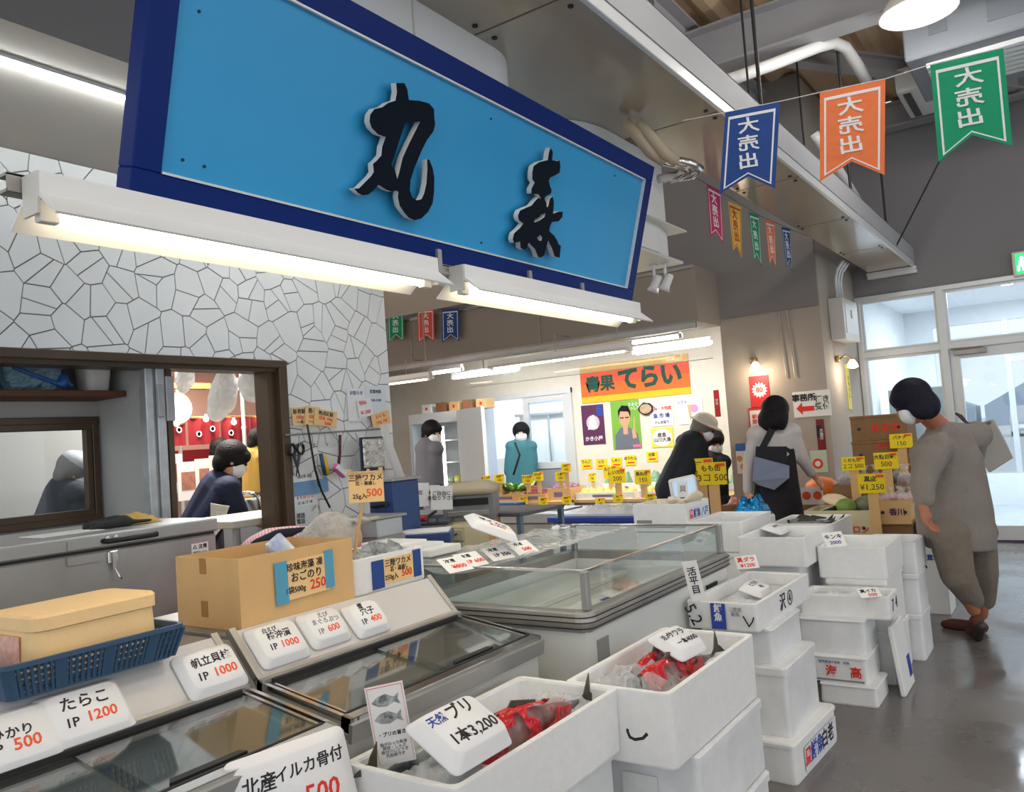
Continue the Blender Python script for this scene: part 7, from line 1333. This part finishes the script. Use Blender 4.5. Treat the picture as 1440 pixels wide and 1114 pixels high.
figure('old man in cream hat and dark jacket bending at the vegetable counter',7.7,(990,602),(978,612),(962,622,.1),(984,628,-.12),(945,690),(.85,.2,-.5),mat('dark_jacket',srgb(30,36,44),.9),mat('short_grey_hair'),[((975,648,.1),(1000,662,.1),(.6,.2,-.6)),((992,656,-.12),(1008,668,-.1),(.6,.2,-.6))],0,hat='bucket',tw=.21,skin=M_skin2)
figure('dark haired shopper in white mask beside the old man in the hat',8.4,(1005,622),(1001,640),(987,650,.1),(1017,650,-.1),(1003,705),(.5,-.7,-.3),mat('dark_jacket'),M_hair,[((984,675,.05),(990,690,0),(0,0,-1)),((1012,675,-.05),(1008,690,-.05),(0,0,-1))],0)
figure('customer in mustard jacket seen beyond the kitchen',8.3,(366,620),(362,632),(350,644,.1),(372,642,-.1),(362,700),(.6,.6,-.2),mat('mustard_jacket',srgb(170,136,62),.9),M_hair,[((346,665,.05),(352,690,0),(0,0,-1)),((372,665,-.05),(372,690,-.05),(0,0,-1))],0,mask=False)
figure('customer in black coat half hidden by the mustard jacket',8.9,(352,640),(350,652),(340,660,.1),(360,660,-.1),(350,710),(.6,.6,-.2),mat('black_cloth'),M_hair,[((338,680,.05),(340,700,0),(0,0,-1)),((360,680,-.05),(360,700,-.05),(0,0,-1))],0,mask=False)
figure('customer with dark hair just behind the striped-shirt man',8.6,(312,634),(312,650),(300,660,.1),(324,660,-.1),(312,710),(.6,.6,-.2),mat('green_print_shirt',srgb(70,110,80),.9,var=.5,scale=12),M_hair,[((300,680,.05),(302,700,0),(0,0,-1)),((326,680,-.05),(326,700,-.05),(0,0,-1))],0,mask=False)
# grey-haired stall keeper bending behind the counter
d = 3.25; q = lambda px,py,dd=0: P(px,py,d+dd); hc = q(468,768); T = person('grey haired stall keeper in pink checked shirt bending behind the freezers', Vector((q(400,800).x,q(400,800).y,0)))
body = []; R_, l_, u_, s_ = head(body,hc,Vector((.5,.45,-.75)),Vector((.3,.3,.8)),.105); hipc = q(372,850,.0); chest = q(420,800,.08); gz = 0
body += [('c',hc,chest,.055,.10),('c',chest,hipc,.13,.15)]; eA, wA = q(440,860,-.1), q(480,880,-.1); body += [('c',q(425,812,-.08),eA,.045,.036),('c',eA,wA,.034,.026)]; hand(body,wA,Vector((.5,.5,-.7)),Vector((.2,.3,-.6)),.95); eB, wB = q(470,850,.2), q(500,870,.2); body += [('c',q(425,805,.2),eB,.045,.036),('c',eB,wB,.034,.026)]; hand(body,wB,Vector((.5,.5,-.7)),Vector((.2,.3,-.6)),.95)
ft = Vector((hipc.x,hipc.y,0))
for sx in (-.09,.09): body += [('c',hipc+RT*sx,ft+RT*sx+Vector((0,0,.42)),.08,.06),('c',ft+RT*sx+Vector((0,0,.42)),ft+RT*sx+Vector((0,0,.06)),.055,.04),('c',ft+RT*sx+Vector((0,0,.04)),ft+RT*sx+Vector((0,.15,.035)),.04,.03)]
blob('body',body,M_skin,T,.010)
pinkc = stripes('pink_check',srgb(226,150,160),srgb(236,206,206),30,'DIAGONAL'); blob('checked_shirt',[('c',chest,hipc,.17,.19),('c',chest+Vector((0,0,.02)),q(385,800,.1),.16,.17),('c',q(425,812,-.08),eA,.07,.06),('c',q(425,805,.2),eB,.07,.06)],pinkc,T,.012)
blob('navy_apron_strap',[('c',q(432,748,.06),q(392,752,-.02),.022,.025),('c',q(392,752,-.02),q(362,768,-.08),.025,.03),('c',q(362,768,-.08),q(345,790,-.1),.03,.03)],mat('navy_cloth',srgb(24,28,44),.9),T,.010)
pl = []
for sx in (-.09,.09): pl += [('c',hipc+RT*sx,ft+RT*sx+Vector((0,0,.42)),.10,.08),('c',ft+RT*sx+Vector((0,0,.42)),ft+RT*sx+Vector((0,0,.08)),.078,.06)]
blob('trousers',pl,mat('dark_trousers'),T,.012)
blob('hair',[('e',hc+u_*.025-l_*.02,(.100,.110,.102),R_),('e',hc-u_*.03-l_*.06,(.09,.07,.085),R_)] + [('c',hc+u_*.06-l_*.02+Vector((random.uniform(-.06,.06),random.uniform(-.06,.06),.02)),hc+u_*.1+Vector((random.uniform(-.1,.1),random.uniform(-.1,.1),.03)),.02,.008) for _ in range(10)],mat('grey_hair',srgb(196,190,182),.7,var=.25,scale=40,bump=.3,bscale=90),T,.008,smooth=2); eyes(T,hc,R_,l_,u_,s_)
